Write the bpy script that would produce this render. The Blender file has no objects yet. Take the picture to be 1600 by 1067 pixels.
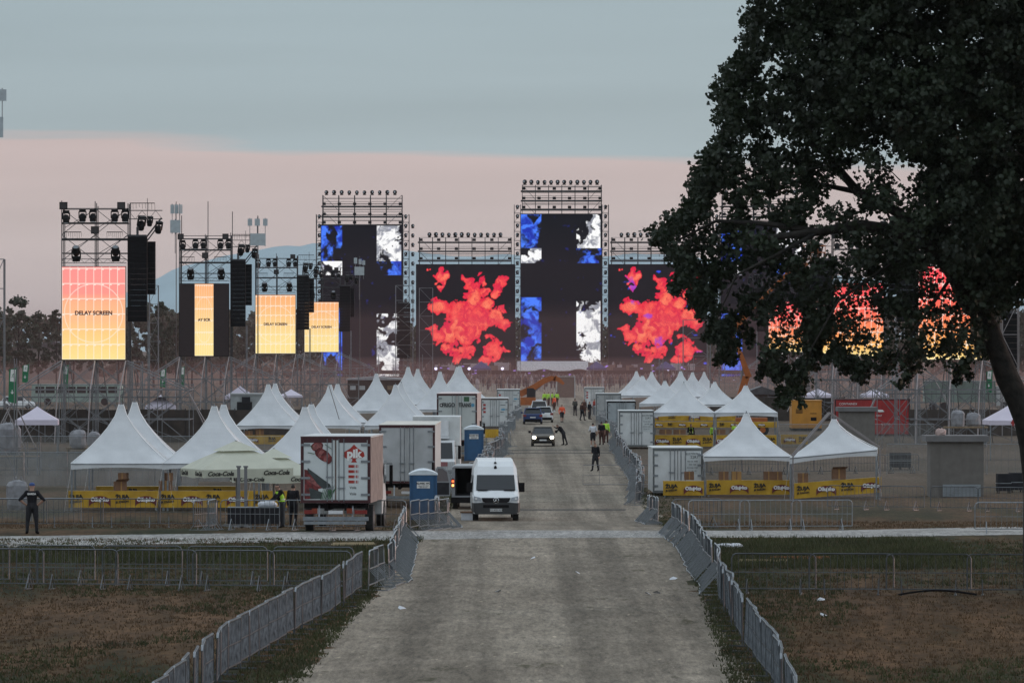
import bpy, math, random
import numpy as np
from mathutils import Vector, Matrix
random.seed(7); rng = np.random.default_rng(11)
C = bpy.context.scene.collection
sc = bpy.context.scene
R = math.radians
# ------------------------------------------------------------------ camera, sky, light
F = 8889.0      # focal length in photograph pixels (200 mm on 36 mm, 1600 px wide)
CH = 7.65       # camera height above the field
HY = 536.0      # row of the horizon
cam_d = bpy.data.cameras.new('camera'); cam = bpy.data.objects.new('camera', cam_d); C.objects.link(cam)
cam_d.lens = 200; cam_d.sensor_width = 36; cam_d.clip_end = 40000; cam_d.clip_start = 1
cam.location = (0, 0, CH); cam.rotation_euler = (R(90) + math.atan(2.5 / F), 0, 0)
sc.camera = cam
w = bpy.data.worlds.new('World'); sc.world = w; w.use_nodes = True
SUN_EL, SUN_AZ = 7.0, 62.0      # the glow low on the right, a little beyond the stage
def sky_world():
    nt = w.node_tree; N = nt.nodes; L = nt.links; N.clear()
    out = N.new('ShaderNodeOutputWorld'); bg = N.new('ShaderNodeBackground')
    tc = N.new('ShaderNodeTexCoord'); sp = N.new('ShaderNodeSeparateXYZ'); L.new(tc.outputs['Generated'], sp.inputs[0])
    def M(op, a, b=None, c=None):
        n = N.new('ShaderNodeMath'); n.operation = op
        for i, v in enumerate((a, b, c)):
            if v is None: continue
            if isinstance(v, (int, float)): n.inputs[i].default_value = v
            else: L.new(v, n.inputs[i])
        return n.outputs[0]
    z = sp.outputs[2]; x = sp.outputs[0]
    nz = N.new('ShaderNodeTexNoise'); nz.inputs['Scale'].default_value = 9; nz.inputs['Detail'].default_value = 5
    mp = N.new('ShaderNodeMapping'); mp.inputs['Scale'].default_value = (1.0, 1.0, 22.0)
    L.new(tc.outputs['Generated'], mp.inputs[0]); L.new(mp.outputs[0], nz.inputs[0])
    # lower edge of the cloud sheet: tilts down to the right
    e = M('ADD', z, M('ADD', M('MULTIPLY', x, 0.034), M('MULTIPLY', M('SUBTRACT', nz.outputs[0], 0.5), 0.010)))
    edge = M('MULTIPLY_ADD', e, 1 / 0.0019, -0.0318 / 0.0019)
    cl = N.new('ShaderNodeClamp'); L.new(edge, cl.inputs[0])
    def ramp(stops, fac):
        r = N.new('ShaderNodeValToRGB'); r.color_ramp.interpolation = 'EASE'; el = r.color_ramp.elements
        el[0].position, el[0].color = stops[0][0], (*stops[0][1], 1)
        el[1].position, el[1].color = stops[-1][0], (*stops[-1][1], 1)
        for p, c in stops[1:-1]:
            q = el.new(p); q.color = (*c, 1)
        L.new(fac, r.inputs[0]); return r.outputs[0]
    low = ramp([(0.0, LOW0), (0.45, LOW1), (1.0, LOW2)], M('MULTIPLY', z, 1 / 0.036))
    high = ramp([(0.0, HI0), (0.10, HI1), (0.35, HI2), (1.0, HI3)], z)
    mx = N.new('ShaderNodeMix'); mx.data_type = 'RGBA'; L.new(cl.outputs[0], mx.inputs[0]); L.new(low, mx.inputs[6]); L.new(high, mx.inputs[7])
    # soft long streaks in the cloud sheet
    st = N.new('ShaderNodeTexNoise'); st.inputs['Scale'].default_value = 14; st.inputs['Detail'].default_value = 3
    mp2 = N.new('ShaderNodeMapping'); mp2.inputs['Scale'].default_value = (0.6, 0.6, 9.0); L.new(tc.outputs['Generated'], mp2.inputs[0]); L.new(mp2.outputs[0], st.inputs[0])
    br = M('MULTIPLY_ADD', st.outputs[0], 0.24, 0.88)
    m2 = N.new('ShaderNodeVectorMath'); m2.operation = 'SCALE'; L.new(mx.outputs[2], m2.inputs[0]); L.new(br, m2.inputs['Scale'])
    sk = N.new('ShaderNodeTexSky'); sk.sky_type = 'NISHITA'; sk.sun_disc = False
    sk.sun_elevation = R(SUN_EL); sk.sun_rotation = R(SUN_AZ)
    s3 = N.new('ShaderNodeVectorMath'); s3.operation = 'SCALE'; L.new(sk.outputs[0], s3.inputs[0]); s3.inputs['Scale'].default_value = 0.006
    ad = N.new('ShaderNodeVectorMath'); ad.operation = 'ADD'; L.new(m2.outputs[0], ad.inputs[0]); L.new(s3.outputs[0], ad.inputs[1])
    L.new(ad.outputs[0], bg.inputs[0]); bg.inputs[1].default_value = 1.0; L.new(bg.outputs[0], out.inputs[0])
LOW0, LOW1, LOW2 = (0.44, 0.38, 0.385), (0.54, 0.465, 0.46), (0.55, 0.455, 0.45)
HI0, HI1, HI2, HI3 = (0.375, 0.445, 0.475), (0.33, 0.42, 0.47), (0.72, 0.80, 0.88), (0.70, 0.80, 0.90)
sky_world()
sl = bpy.data.lights.new('sun', 'SUN'); sl.energy = 1.1; sl.angle = R(14); sl.color = (1.0, 0.62, 0.50)
so = bpy.data.objects.new('sun', sl); C.objects.link(so)
so.rotation_euler = Vector((math.sin(R(SUN_AZ)) * math.cos(R(SUN_EL)), math.cos(R(SUN_AZ)) * math.cos(R(SUN_EL)), math.sin(R(SUN_EL)))).to_track_quat('Z', 'Y').to_euler()
vs = sc.view_settings; vs.view_transform = 'Standard'; vs.look = 'None'; vs.gamma = 1; vs.exposure = 0
sc.cycles.max_bounces = 6; sc.cycles.volume_bounces = 0
# ------------------------------------------------------------------ helpers
def gz(d):
    return 0.9 * min(1, max(0, (245 - d) / 41.0))
def gd(py):                                  # distance at which the ray of row py meets the field
    d = F * (CH - 0.9) / (py - HY)
    if d <= 204: return d
    k = (py - HY) / F                        # CH - .9*(245-d)/41 = k d
    d = (CH - 0.9 * 245 / 41.0) / (k - 0.9 / 41.0) if abs(k - 0.9 / 41) > 1e-6 else 0
    if 204 < d < 245: return d
    return F * CH / (py - HY)
def X(px, d): return (px - 800.0) * d / F
def Z(py, d): return CH - (py - HY) * d / F
def srgb(r, g, b):
    return tuple(((c / 255) / 12.92 if c / 255 <= 0.04045 else ((c / 255 + 0.055) / 1.055) ** 2.4) for c in (r, g, b))
MATS = {}
def mat(name, col=(0.5, 0.5, 0.5), rough=0.7, metal=0.0, var=0.12, scale=3.0, bump=0.0, emit=None, estr=1.0, alpha=1.0, transl=0.0, dirt=None):
    if name in MATS: return MATS[name]
    m = bpy.data.materials.new(name); m.use_nodes = True; nt = m.node_tree; N = nt.nodes; L = nt.links
    b = N['Principled BSDF']; b.inputs['Roughness'].default_value = rough; b.inputs['Metallic'].default_value = metal
    tc = N.new('ShaderNodeTexCoord'); nz = N.new('ShaderNodeTexNoise'); nz.inputs['Scale'].default_value = scale; nz.inputs['Detail'].default_value = 6
    L.new(tc.outputs['Object'], nz.inputs['Vector'])
    r = N.new('ShaderNodeValToRGB'); r.color_ramp.elements[0].position = 0.3; r.color_ramp.elements[1].position = 0.72
    c1 = tuple(max(0, c * (1 - var)) for c in col); c2 = tuple(min(1, c * (1 + var)) for c in col)
    if dirt: c1 = dirt
    r.color_ramp.elements[0].color = (*c1, 1); r.color_ramp.elements[1].color = (*c2, 1)
    L.new(nz.outputs[0], r.inputs[0]); L.new(r.outputs[0], b.inputs['Base Color'])
    if bump:
        bp = N.new('ShaderNodeBump'); bp.inputs['Strength'].default_value = bump; bp.inputs['Distance'].default_value = 0.05
        L.new(nz.outputs[0], bp.inputs['Height']); L.new(bp.outputs[0], b.inputs['Normal'])
    if emit:
        b.inputs['Emission Color'].default_value = (*emit, 1); b.inputs['Emission Strength'].default_value = estr
    if alpha < 1: b.inputs['Alpha'].default_value = alpha
    if transl:
        tr = N.new('ShaderNodeBsdfTranslucent'); tr.inputs[0].default_value = (*col, 1); mx = N.new('ShaderNodeMixShader'); mx.inputs[0].default_value = transl
        L.new(b.outputs[0], mx.inputs[1]); L.new(tr.outputs[0], mx.inputs[2]); L.new(mx.outputs[0], N['Material Output'].inputs[0])
    MATS[name] = m; return m
class MB:
    def __init__(s): s.v = []; s.f = []; s.m = []
    def add(s, vs, fs, m=0):
        o = len(s.v); s.v += [tuple(p) for p in vs]; s.f += [tuple(o + i for i in q) for q in fs]; s.m += [m] * len(fs)
        return s
    def box(s, x0, x1, y0, y1, z0, z1, m=0):
        return s.add([(x0, y0, z0), (x1, y0, z0), (x1, y1, z0), (x0, y1, z0), (x0, y0, z1), (x1, y0, z1), (x1, y1, z1), (x0, y1, z1)],
              [(0, 3, 2, 1), (4, 5, 6, 7), (0, 1, 5, 4), (1, 2, 6, 5), (2, 3, 7, 6), (3, 0, 4, 7)], m)
    def cyl(s, p, q, r0, r1=None, n=8, m=0, cap=True):
        r1 = r0 if r1 is None else r1
        p = Vector(p); q = Vector(q); d = (q - p)
        if d.length < 1e-6: return s
        d.normalize(); a = d.cross(Vector((0, 0, 1)) if abs(d.z) < 0.9 else Vector((1, 0, 0))).normalized(); b = d.cross(a)
        vs = []
        for i in range(n):
            t = 2 * math.pi * (i + 0.5) / n; u = a * math.cos(t) + b * math.sin(t)
            vs += [p + u * r0, q + u * r1]
        fs = [(2 * i, 2 * i + 1, (2 * i + 3) % (2 * n), (2 * i + 2) % (2 * n)) for i in range(n)]
        if cap: fs += [tuple(2 * i for i in range(n)), tuple(2 * i + 1 for i in reversed(range(n)))]
        return s.add(vs, fs, m)
    def bar(s, p, q, r=0.025, m=0): return s.cyl(p, q, r, r, 4, m)
    def tube(s, pts, rs, n=6, m=0):
        if isinstance(rs, (int, float)): rs = [rs] * len(pts)
        pts = [Vector(p) for p in pts]; rings = []
        up = Vector((0.3, 0.2, 1)).normalized()
        for i, p in enumerate(pts):
            d = (pts[min(i + 1, len(pts) - 1)] - pts[max(i - 1, 0)]).normalized()
            a = d.cross(up)
            if a.length < 0.05: a = d.cross(Vector((1, 0, 0)))
            a.normalize(); b = d.cross(a)
            rings.append([p + (a * math.cos(2 * math.pi * k / n) + b * math.sin(2 * math.pi * k / n)) * rs[i] for k in range(n)])
        return s.loft(rings, True, m)
    def loft(s, rings, caps=True, m=0):
        n = len(rings[0]); vs = [p for r in rings for p in r]; fs = []
        for i in range(len(rings) - 1):
            for k in range(n):
                fs.append((i * n + k, i * n + (k + 1) % n, (i + 1) * n + (k + 1) % n, (i + 1) * n + k))
        if caps: fs += [tuple(reversed(range(n))), tuple((len(rings) - 1) * n + k for k in range(n))]
        return s.add(vs, fs, m)
    def lathe(s, prof, c=(0, 0, 0), n=12, m=0):
        return s.loft([[(c[0] + r * math.cos(2 * math.pi * k / n), c[1] + r * math.sin(2 * math.pi * k / n), c[2] + z) for k in range(n)] for r, z in prof], True, m)
    def ball(s, c, r, n=8, m=0, sq=(1, 1, 1)):
        rings = []
        for i in range(1, n):
            t = math.pi * i / n; rings.append([(c[0] + r * sq[0] * math.sin(t) * math.cos(2 * math.pi * k / n), c[1] + r * sq[1] * math.sin(t) * math.sin(2 * math.pi * k / n), c[2] - r * sq[2] * math.cos(t)) for k in range(n)])
        return s.loft(rings, True, m)
    def prism(s, pts, y0, y1, m=0):           # polygon in x,z pushed along y
        n = len(pts)
        return s.add([(x, y0, z) for x, z in pts] + [(x, y1, z) for x, z in pts],
              [tuple(range(n)), tuple(n + i for i in reversed(range(n)))] + [(i, n + i, n + (i + 1) % n, (i + 1) % n) for i in range(n)], m)
    def truss(s, p, q, h=0.3, step=0.5, r=0.02, up=(0, 0, 1), m=0):
        p = Vector(p); q = Vector(q); d = q - p; L_ = d.length; u = Vector(up) * h; sd = d.normalized().cross(Vector(up)) * h
        for o in (Vector((0, 0, 0)), u, sd, u + sd): s.bar(p + o, q + o, r, m)
        n = max(1, int(L_ / step))
        for i in range(n):
            a = p + d * (i / n); b = p + d * ((i + 1) / n)
            s.bar(a, b + u, r * 0.6, m) if i % 2 else s.bar(a + u, b, r * 0.6, m)
            s.bar(a, b + sd, r * 0.6, m)
        return s
    def build(s, name, mats, parent=None, smooth=False, loc=None, rz=0):
        me = bpy.data.meshes.new(name); me.from_pydata(s.v, [], s.f)
        if not isinstance(mats, (list, tuple)): mats = [mats]
        for m_ in mats: me.materials.append(m_)
        if len(mats) > 1: me.polygons.foreach_set('material_index', s.m)
        if smooth: me.polygons.foreach_set('use_smooth', [True] * len(me.polygons))
        me.update(); o = bpy.data.objects.new(name, me); C.objects.link(o)
        if parent is not None: o.parent = parent
        if loc is not None: o.location = loc
        if rz: o.rotation_euler = (0, 0, rz)
        return o
def tag(o, label=None, cat=None, group=None, kind=None):
    if label: o['label'] = label
    if cat: o['category'] = cat
    if group: o['group'] = group
    if kind: o['kind'] = kind
    return o
def thing(name, label, cat, loc=(0, 0, 0), rz=0, group=None):
    o = bpy.data.objects.new(name, None); o.empty_display_size = 0.2; C.objects.link(o); o.location = loc; o.rotation_euler = (0, 0, rz)
    return tag(o, label, cat, group)
def dup(root, loc=None, rz=None, label=None, group=None, parent=None):
    c = root.copy(); C.objects.link(c)
    if parent is not None: c.parent = parent
    if loc is not None: c.location = loc
    if rz is not None: c.rotation_euler = (c.rotation_euler[0], c.rotation_euler[1], rz)
    if label: c['label'] = label
    if group: c['group'] = group
    for ch in list(root.children): dup(ch, parent=c)
    return c
def text(name, body, m, size, loc, parent=None, rot=(math.pi / 2, 0, 0), sx=1.0, ext=0.004, align='CENTER', bold=0.0, shear=0.0):
    cu = bpy.data.curves.new(name, 'FONT'); cu.body = body; cu.size = size; cu.extrude = ext; cu.align_x = align; cu.align_y = 'CENTER'; cu.offset = bold; cu.shear = shear
    cu.resolution_u = 3; cu.materials.append(m); o = bpy.data.objects.new(name, cu); C.objects.link(o)
    o.location = loc; o.rotation_euler = rot; o.scale = (sx, 1, 1)
    me = bpy.data.meshes.new_from_object(o); o2 = bpy.data.objects.new(name, me); C.objects.link(o2); o2.location = loc; o2.rotation_euler = rot; o2.scale = (sx, 1, 1)
    bpy.data.objects.remove(o)
    if parent is not None: o2.parent = parent
    return o2
def vnoise(x, y, seed=0):                      # smooth value noise in numpy
    r = np.random.default_rng(seed).random((64, 64)); xi = np.floor(x).astype(int); yi = np.floor(y).astype(int)
    fx = x - xi; fy = y - yi; fx = fx * fx * (3 - 2 * fx); fy = fy * fy * (3 - 2 * fy)
    g = lambda a, b: r[a % 64, b % 64]
    return (g(xi, yi) * (1 - fx) + g(xi + 1, yi) * fx) * (1 - fy) + (g(xi, yi + 1) * (1 - fx) + g(xi + 1, yi + 1) * fx) * fy
def fbm(x, y, seed=0, o=4):
    t = 0; a = 0.5
    for i in range(o): t = t + a * vnoise(x * 2 ** i + 17.3 * i, y * 2 ** i + 5.1 * i, seed + i); a *= 0.5
    return t / (1 - 0.5 ** o)
# ------------------------------------------------------------------ ground, tracks, hills
def ground_mat():
    m = bpy.data.materials.new('dry_field'); m.use_nodes = True; nt = m.node_tree; N = nt.nodes; L = nt.links; b = N['Principled BSDF']; b.inputs['Roughness'].default_value = 0.95
    b.inputs['Specular IOR Level'].default_value = 0.1
    ge = N.new('ShaderNodeNewGeometry'); mp = N.new('ShaderNodeMapping'); mp.inputs['Scale'].default_value = (1, 0.16, 1); L.new(ge.outputs['Position'], mp.inputs[0])
    def nz(sc_, det=6, rough=0.6):
        n = N.new('ShaderNodeTexNoise'); n.inputs['Scale'].default_value = sc_; n.inputs['Detail'].default_value = det; n.inputs['Roughness'].default_value = rough; L.new(mp.outputs[0], n.inputs['Vector']); return n.outputs[0]
    def rmp(f, st):
        r = N.new('ShaderNodeValToRGB'); el = r.color_ramp.elements; el[0].position, el[0].color = st[0][0], (*st[0][1], 1); el[1].position, el[1].color = st[-1][0], (*st[-1][1], 1)
        for p, c in st[1:-1]: el.new(p).color = (*c, 1)
        L.new(f, r.inputs[0]); return r.outputs[0]
    spy = N.new('ShaderNodeSeparateXYZ'); L.new(ge.outputs['Position'], spy.inputs[0])
    mrr = N.new('ShaderNodeMapRange'); mrr.inputs[1].default_value = 80; mrr.inputs[2].default_value = 200; L.new(spy.outputs[1], mrr.inputs[0])
    bnd = rmp(mrr.outputs[0], [(0.22, (0.30,) * 3), (0.36, (0.56,) * 3), (0.54, (0.57,) * 3), (0.66, (0.42,) * 3), (0.80, (0.33,) * 3), (0.95, (0.5,) * 3)])
    av = N.new('ShaderNodeMix'); av.data_type = 'RGBA'; av.inputs[0].default_value = 0.5; L.new(nz(0.28, 5, 0.62), av.inputs[6]); L.new(bnd, av.inputs[7])
    big = rmp(av.outputs[2], [(0.40, (0.020, 0.025, 0.009)), (0.46, (0.034, 0.032, 0.014)), (0.52, (0.080, 0.048, 0.024)), (0.62, (0.115, 0.066, 0.036))])
    fine = rmp(nz(5.0, 8, 0.75), [(0.30, (0.45, 0.45, 0.45)), (0.7, (1.5, 1.5, 1.5))])
    mid = rmp(nz(1.1, 5, 0.7), [(0.33, (0.6, 0.62, 0.6)), (0.68, (1.35, 1.3, 1.25))])
    def mul(a, c):
        x = N.new('ShaderNodeVectorMath'); x.operation = 'MULTIPLY'; L.new(a, x.inputs[0]); L.new(c, x.inputs[1]); return x.outputs[0]
    near = mul(mul(big, fine), mid)
    # trodden dusty earth of the festival field, farther out
    dust = mul(rmp(nz(0.12, 4, 0.6), [(0.35, (0.075, 0.062, 0.046)), (0.65, (0.125, 0.097, 0.074))]), fine)
    sp = N.new('ShaderNodeSeparateXYZ'); L.new(ge.outputs['Position'], sp.inputs[0])
    mr = N.new('ShaderNodeMapRange'); mr.inputs[1].default_value = 235; mr.inputs[2].default_value = 330; L.new(sp.outputs[1], mr.inputs[0])
    mx = N.new('ShaderNodeMix'); mx.data_type = 'RGBA'; L.new(mr.outputs[0], mx.inputs[0]); L.new(near, mx.inputs[6]); L.new(dust, mx.inputs[7]); L.new(mx.outputs[2], b.inputs['Base Color'])
    bp = N.new('ShaderNodeBump'); bp.inputs['Strength'].default_value = 0.5; bp.inputs['Distance'].default_value = 0.08; L.new(nz(5.0, 8, 0.7), bp.inputs['Height']); L.new(bp.outputs[0], b.inputs['Normal'])
    return m
def gravel_mat(name, c0, c1, patch, streak=0.9, lon=1.0):
    m = bpy.data.materials.new(name); m.use_nodes = True; nt = m.node_tree; N = nt.nodes; L = nt.links; b = N['Principled BSDF']; b.inputs['Roughness'].default_value = 0.95
    b.inputs['Specular IOR Level'].default_value = 0.15
    ge = N.new('ShaderNodeNewGeometry')
    def nz(sc_, vec, det=6, rough=0.6):
        mp = N.new('ShaderNodeMapping'); mp.inputs['Scale'].default_value = vec; L.new(ge.outputs['Position'], mp.inputs[0])
        n = N.new('ShaderNodeTexNoise'); n.inputs['Scale'].default_value = sc_; n.inputs['Detail'].default_value = det; n.inputs['Roughness'].default_value = rough; L.new(mp.outputs[0], n.inputs['Vector']); return n.outputs[0]
    def rmp(f, st):
        r = N.new('ShaderNodeValToRGB'); el = r.color_ramp.elements; el[0].position, el[0].color = st[0][0], (*st[0][1], 1); el[1].position, el[1].color = st[-1][0], (*st[-1][1], 1)
        L.new(f, r.inputs[0]); return r.outputs[0]
    def mul(a, c):
        x = N.new('ShaderNodeVectorMath'); x.operation = 'MULTIPLY'; L.new(a, x.inputs[0]); L.new(c, x.inputs[1]); return x.outputs[0]
    base = rmp(nz(0.5, (1, 0.25, 1)), [(0.3, c0), (0.7, c1)])
    ruts = rmp(nz(0.9, (1.0, 0.010, 1), 4), [(0.38, (1 - streak * 0.30,) * 3), (0.60, (1 + streak * 0.20,) * 3)])
    grit = rmp(nz(7, (1, 0.10, 1), 10, 0.9), [(0.37, (0.48, 0.48, 0.48)), (0.64, (1.62, 1.58, 1.52))])
    st = rmp(nz(6, (1, 0.16, 1), 2, 0.5), [(0.70, (1, 1, 1)), (0.74, (1.7, 1.68, 1.62))])
    wn = rmp(nz(1.0, (0.45, 0.22, 1), 4, 0.6), [(0.40, (0.87, 0.87, 0.86)), (0.62, (1.07, 1.07, 1.07))])
    col = mul(mul(mul(mul(base, ruts), grit), st), wn)
    mx = N.new('ShaderNodeMix'); mx.data_type = 'RGBA'; L.new(rmp(nz(1.5, (0.7, 0.16, 1), 8, 0.75), [(0.60, (0, 0, 0)), (0.66, (0.85, 0.85, 0.85))]), mx.inputs[0]); L.new(col, mx.inputs[6]); mx.inputs[7].default_value = (*patch, 1)
    L.new(mx.outputs[2], b.inputs['Base Color'])
    bp = N.new('ShaderNodeBump'); bp.inputs['Strength'].default_value = 0.55; bp.inputs['Distance'].default_value = 0.06; L.new(nz(7, (1, 0.6, 1), 8, 0.8), bp.inputs['Height']); L.new(bp.outputs[0], b.inputs['Normal'])
    return m
GM = ground_mat()
ys = [55, 80, 110, 140, 170, 204, 245, 300, 400, 600, 900, 1400, 2200, 4000, 9000]; xs = [-6000, -1500, -400, -100, -40, -15, 0, 15, 40, 100, 400, 1500, 6000]
g = MB(); g.add([(x, y, gz(y)) for y in ys for x in xs], [(j * 13 + i, j * 13 + i + 1, (j + 1) * 13 + i + 1, (j + 1) * 13 + i) for j in range(len(ys) - 1) for i in range(12)])
tag(g.build('ground', GM), kind='structure')
def strip(name, left, right, m, dz=0.004, jag=0.35, step=0.8, along='y'):
    rr = np.random.default_rng(len(name)); a0, a1 = left[0][0], left[-1][0]; n = int((a1 - a0) / step); V = []; Fc = []
    t = np.linspace(a0, a1, n); l = np.interp(t, *zip(*left)); r_ = np.interp(t, *zip(*right)); cols = 7
    nl = (fbm(t * 0.25, t * 0 + 3, 5) - 0.5) * 2 * jag + rr.normal(0, jag * 0.16, n); nr = (fbm(t * 0.25, t * 0 + 9, 8) - 0.5) * 2 * jag + rr.normal(0, jag * 0.16, n)
    for i in range(n):
        for k in range(cols):
            u = l[i] + nl[i] + (r_[i] + nr[i] - l[i] - nl[i]) * k / (cols - 1)
            x, y = (u, t[i]) if along == 'y' else (t[i], u)
            V.append((x, y, gz(y) + dz))
    for i in range(n - 1):
        for k in range(cols - 1):
            q = (i * cols + k, i * cols + k + 1, (i + 1) * cols + k + 1, (i + 1) * cols + k)
            Fc.append(q if along == 'y' else q[::-1])
    o = MB().add(V, Fc).build(name, m); return tag(o, kind='structure')
gr_road = gravel_mat('road_gravel', (0.170, 0.148, 0.120), (0.255, 0.226, 0.186), (0.070, 0.064, 0.038))
LE = [(70, -5.2), (112, -4.5), (150, -4.0), (195, -3.4), (240, -3.2), (320, -2.4), (450, -2.0), (600, -3.5), (1080, -14)]
RE = [(70, 4.3), (112, 4.5), (150, 5.3), (200, 6.0), (300, 6.6), (420, 7.8), (600, 11), (1080, 22)]
strip('road', LE, RE, gr_road, 0.006, 0.8)
gr_path = gravel_mat('pale_gravel', (0.26, 0.26, 0.255), (0.34, 0.34, 0.335), (0.24, 0.24, 0.22), 0.15)
strip('path', [(-60, 180), (-17, 188), (-8, 193), (0, 197), (6, 197.5), (12, 198), (19, 201), (60, 212)],
      [(-60, 190), (-17, 199), (-8, 203), (0, 207.5), (6, 206.5), (12, 207), (15, 213), (19, 219), (60, 236)], gr_path, 0.010, 0.5, 0.25, 'x')
# the long ridge beyond the city
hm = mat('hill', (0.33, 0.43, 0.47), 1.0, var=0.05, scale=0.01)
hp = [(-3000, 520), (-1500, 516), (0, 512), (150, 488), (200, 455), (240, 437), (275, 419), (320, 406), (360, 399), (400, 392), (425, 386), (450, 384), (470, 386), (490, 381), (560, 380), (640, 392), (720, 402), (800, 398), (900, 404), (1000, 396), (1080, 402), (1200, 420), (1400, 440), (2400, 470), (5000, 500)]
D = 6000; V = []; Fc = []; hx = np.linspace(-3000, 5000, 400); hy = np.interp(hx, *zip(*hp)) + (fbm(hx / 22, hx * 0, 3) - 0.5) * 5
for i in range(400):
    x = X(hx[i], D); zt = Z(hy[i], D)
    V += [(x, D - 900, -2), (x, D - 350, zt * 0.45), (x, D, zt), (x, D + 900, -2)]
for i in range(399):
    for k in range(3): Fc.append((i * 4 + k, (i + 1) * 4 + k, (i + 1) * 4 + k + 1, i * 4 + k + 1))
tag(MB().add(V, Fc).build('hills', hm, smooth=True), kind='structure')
# the evening air
hz = MB().box(-5500, 5500, -30, 8000, -3, 125)
hmat = bpy.data.materials.new('haze_air'); hmat.use_nodes = True; nt = hmat.node_tree; nt.nodes.clear()
o_ = nt.nodes.new('ShaderNodeOutputMaterial'); pv = nt.nodes.new('ShaderNodeVolumePrincipled'); pv.inputs['Color'].default_value = (0.80, 0.84, 0.90, 1); pv.inputs['Density'].default_value = 0.000022; pv.inputs['Anisotropy'].default_value = 0.0
nt.links.new(pv.outputs[0], o_.inputs['Volume'])
tag(hz.build('haze', hmat), 'thin evening haze over the whole festival field', 'haze', kind='stuff')
for k, (h_, d0_, dn) in enumerate(((5.0, 560, 0.00034), (12.5, 640, 0.00013), (24.0, 720, 0.00005))):
    dm = bpy.data.materials.new('dust_air'); dm.use_nodes = True; nt = dm.node_tree; nt.nodes.clear()
    o_ = nt.nodes.new('ShaderNodeOutputMaterial'); pv = nt.nodes.new('ShaderNodeVolumePrincipled'); pv.inputs['Color'].default_value = (0.92, 0.52, 0.47, 1); pv.inputs['Density'].default_value = dn
    nt.links.new(pv.outputs[0], o_.inputs['Volume'])
    tag(MB().box(-420 - 9 * k, 420 + 9 * k, d0_, 1170 - k * 3, -2 + 0.1 * k, h_).build('dust', dm), 'low reddish dust hanging over the ground before the stage', 'dust', kind='stuff')
# ------------------------------------------------------------------ materials
galv = mat('galvanised_steel', (0.26, 0.28, 0.30), 0.36, 0.8, 0.25, 4)
barm = mat('dull_barrier_bars', (0.085, 0.095, 0.105), 0.55, 0.6, 0.35, 1.2)
steel_d = mat('dark_scaffold_steel', (0.075, 0.075, 0.08), 0.5, 0.6, 0.3, 2)
steel_m = mat('scaffold_steel', (0.22, 0.22, 0.23), 0.42, 0.8, 0.25, 2)
steel_l = mat('bright_scaffold_tube', (0.30, 0.27, 0.27), 0.38, 0.7, 0.15, 2)
black = mat('black_plastic', (0.008, 0.007, 0.008), 0.7, 0, 0.3, 5)
lampm = mat('lamp_black', (0.012, 0.012, 0.013), 0.5, 0.1, 0.3, 6)
lens = mat('lamp_lens', (0.55, 0.58, 0.62), 0.15, 0.6, 0.1, 6)
pvc = mat('white_tent_cloth', (0.78, 0.80, 0.82), 0.45, 0, 0.05, 0.9, 0.45, transl=0.2, dirt=(0.60, 0.62, 0.64))
lilac = mat('lilac_tent_cloth', (0.72, 0.66, 0.76), 0.6, 0, 0.06, 1.5, 0.1, transl=0.2)
beige = mat('beige_canvas', (0.62, 0.63, 0.52), 0.75, 0, 0.07, 2, 0.1, transl=0.22)
yellow = mat('yellow_banner_cloth', (0.52, 0.31, 0.02), 0.7, 0, 0.14, 1.6, dirt=(0.36, 0.20, 0.012))
inkk = mat('black_print', (0.02, 0.018, 0.015), 0.7)
inkw = mat('white_print', (0.75, 0.74, 0.72), 0.6, var=0.04)
inkr = mat('dark_red_print', (0.13, 0.018, 0.02), 0.6)
card = mat('brown_cardboard', (0.19, 0.10, 0.055), 0.85, 0, 0.2, 4)
cardl = mat('light_cardboard', (0.36, 0.20, 0.07), 0.85, 0, 0.15, 4)
wood = mat('old_timber', (0.22, 0.16, 0.10), 0.85, 0, 0.3, 6)
woodp = mat('pale_timber', (0.42, 0.33, 0.2), 0.8, 0, 0.2, 6)
concrete = mat('grey_render', (0.15, 0.138, 0.125), 0.9, 0, 0.14, 2.5, 0.3)
concrete_l = mat('cap_stone', (0.155, 0.15, 0.15), 0.9, 0, 0.12, 2, 0.3)
truckw = mat('white_truck_panel', (0.62, 0.64, 0.64), 0.45, 0, 0.10, 1.2, dirt=(0.50, 0.51, 0.50))
truckg = mat('grey_truck_panel', (0.43, 0.44, 0.45), 0.5, 0, 0.12, 1.4, dirt=(0.34, 0.35, 0.35))
roofp = mat('cream_truck_roof', (0.66, 0.64, 0.57), 0.6, 0, 0.10, 1.5, dirt=(0.48, 0.46, 0.40))
dred = mat('dark_red_paint', (0.05, 0.010, 0.013), 0.4, 0, 0.15, 3)
redp = mat('red_paint', (0.34, 0.02, 0.02), 0.45, 0, 0.2, 2)
rubber = mat('tyre_rubber', (0.022, 0.022, 0.022), 0.85)
glassd = mat('dark_glass', (0.02, 0.024, 0.028), 0.08, 0, 0.1, 2)
carw = mat('white_car_paint', (0.70, 0.72, 0.73), 0.22, 0, 0.03, 2)
carb = mat('blue_car_paint', (0.035, 0.06, 0.16), 0.22, 0.3, 0.05, 2)
card_ = mat('dusty_brown_car_paint', (0.075, 0.062, 0.045), 0.35, 0.2, 0.2, 3)
cars = mat('silver_van_paint', (0.30, 0.31, 0.33), 0.3, 0.4, 0.06, 2)
tblue = mat('toilet_blue_plastic', (0.02, 0.085, 0.19), 0.45, 0, 0.12, 3)
orange = mat('orange_machine_paint', (0.36, 0.095, 0.015), 0.45, 0, 0.2, 2)
gen_y = mat('generator_orange', (0.50, 0.22, 0.025), 0.5, 0, 0.15, 1.5)
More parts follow.
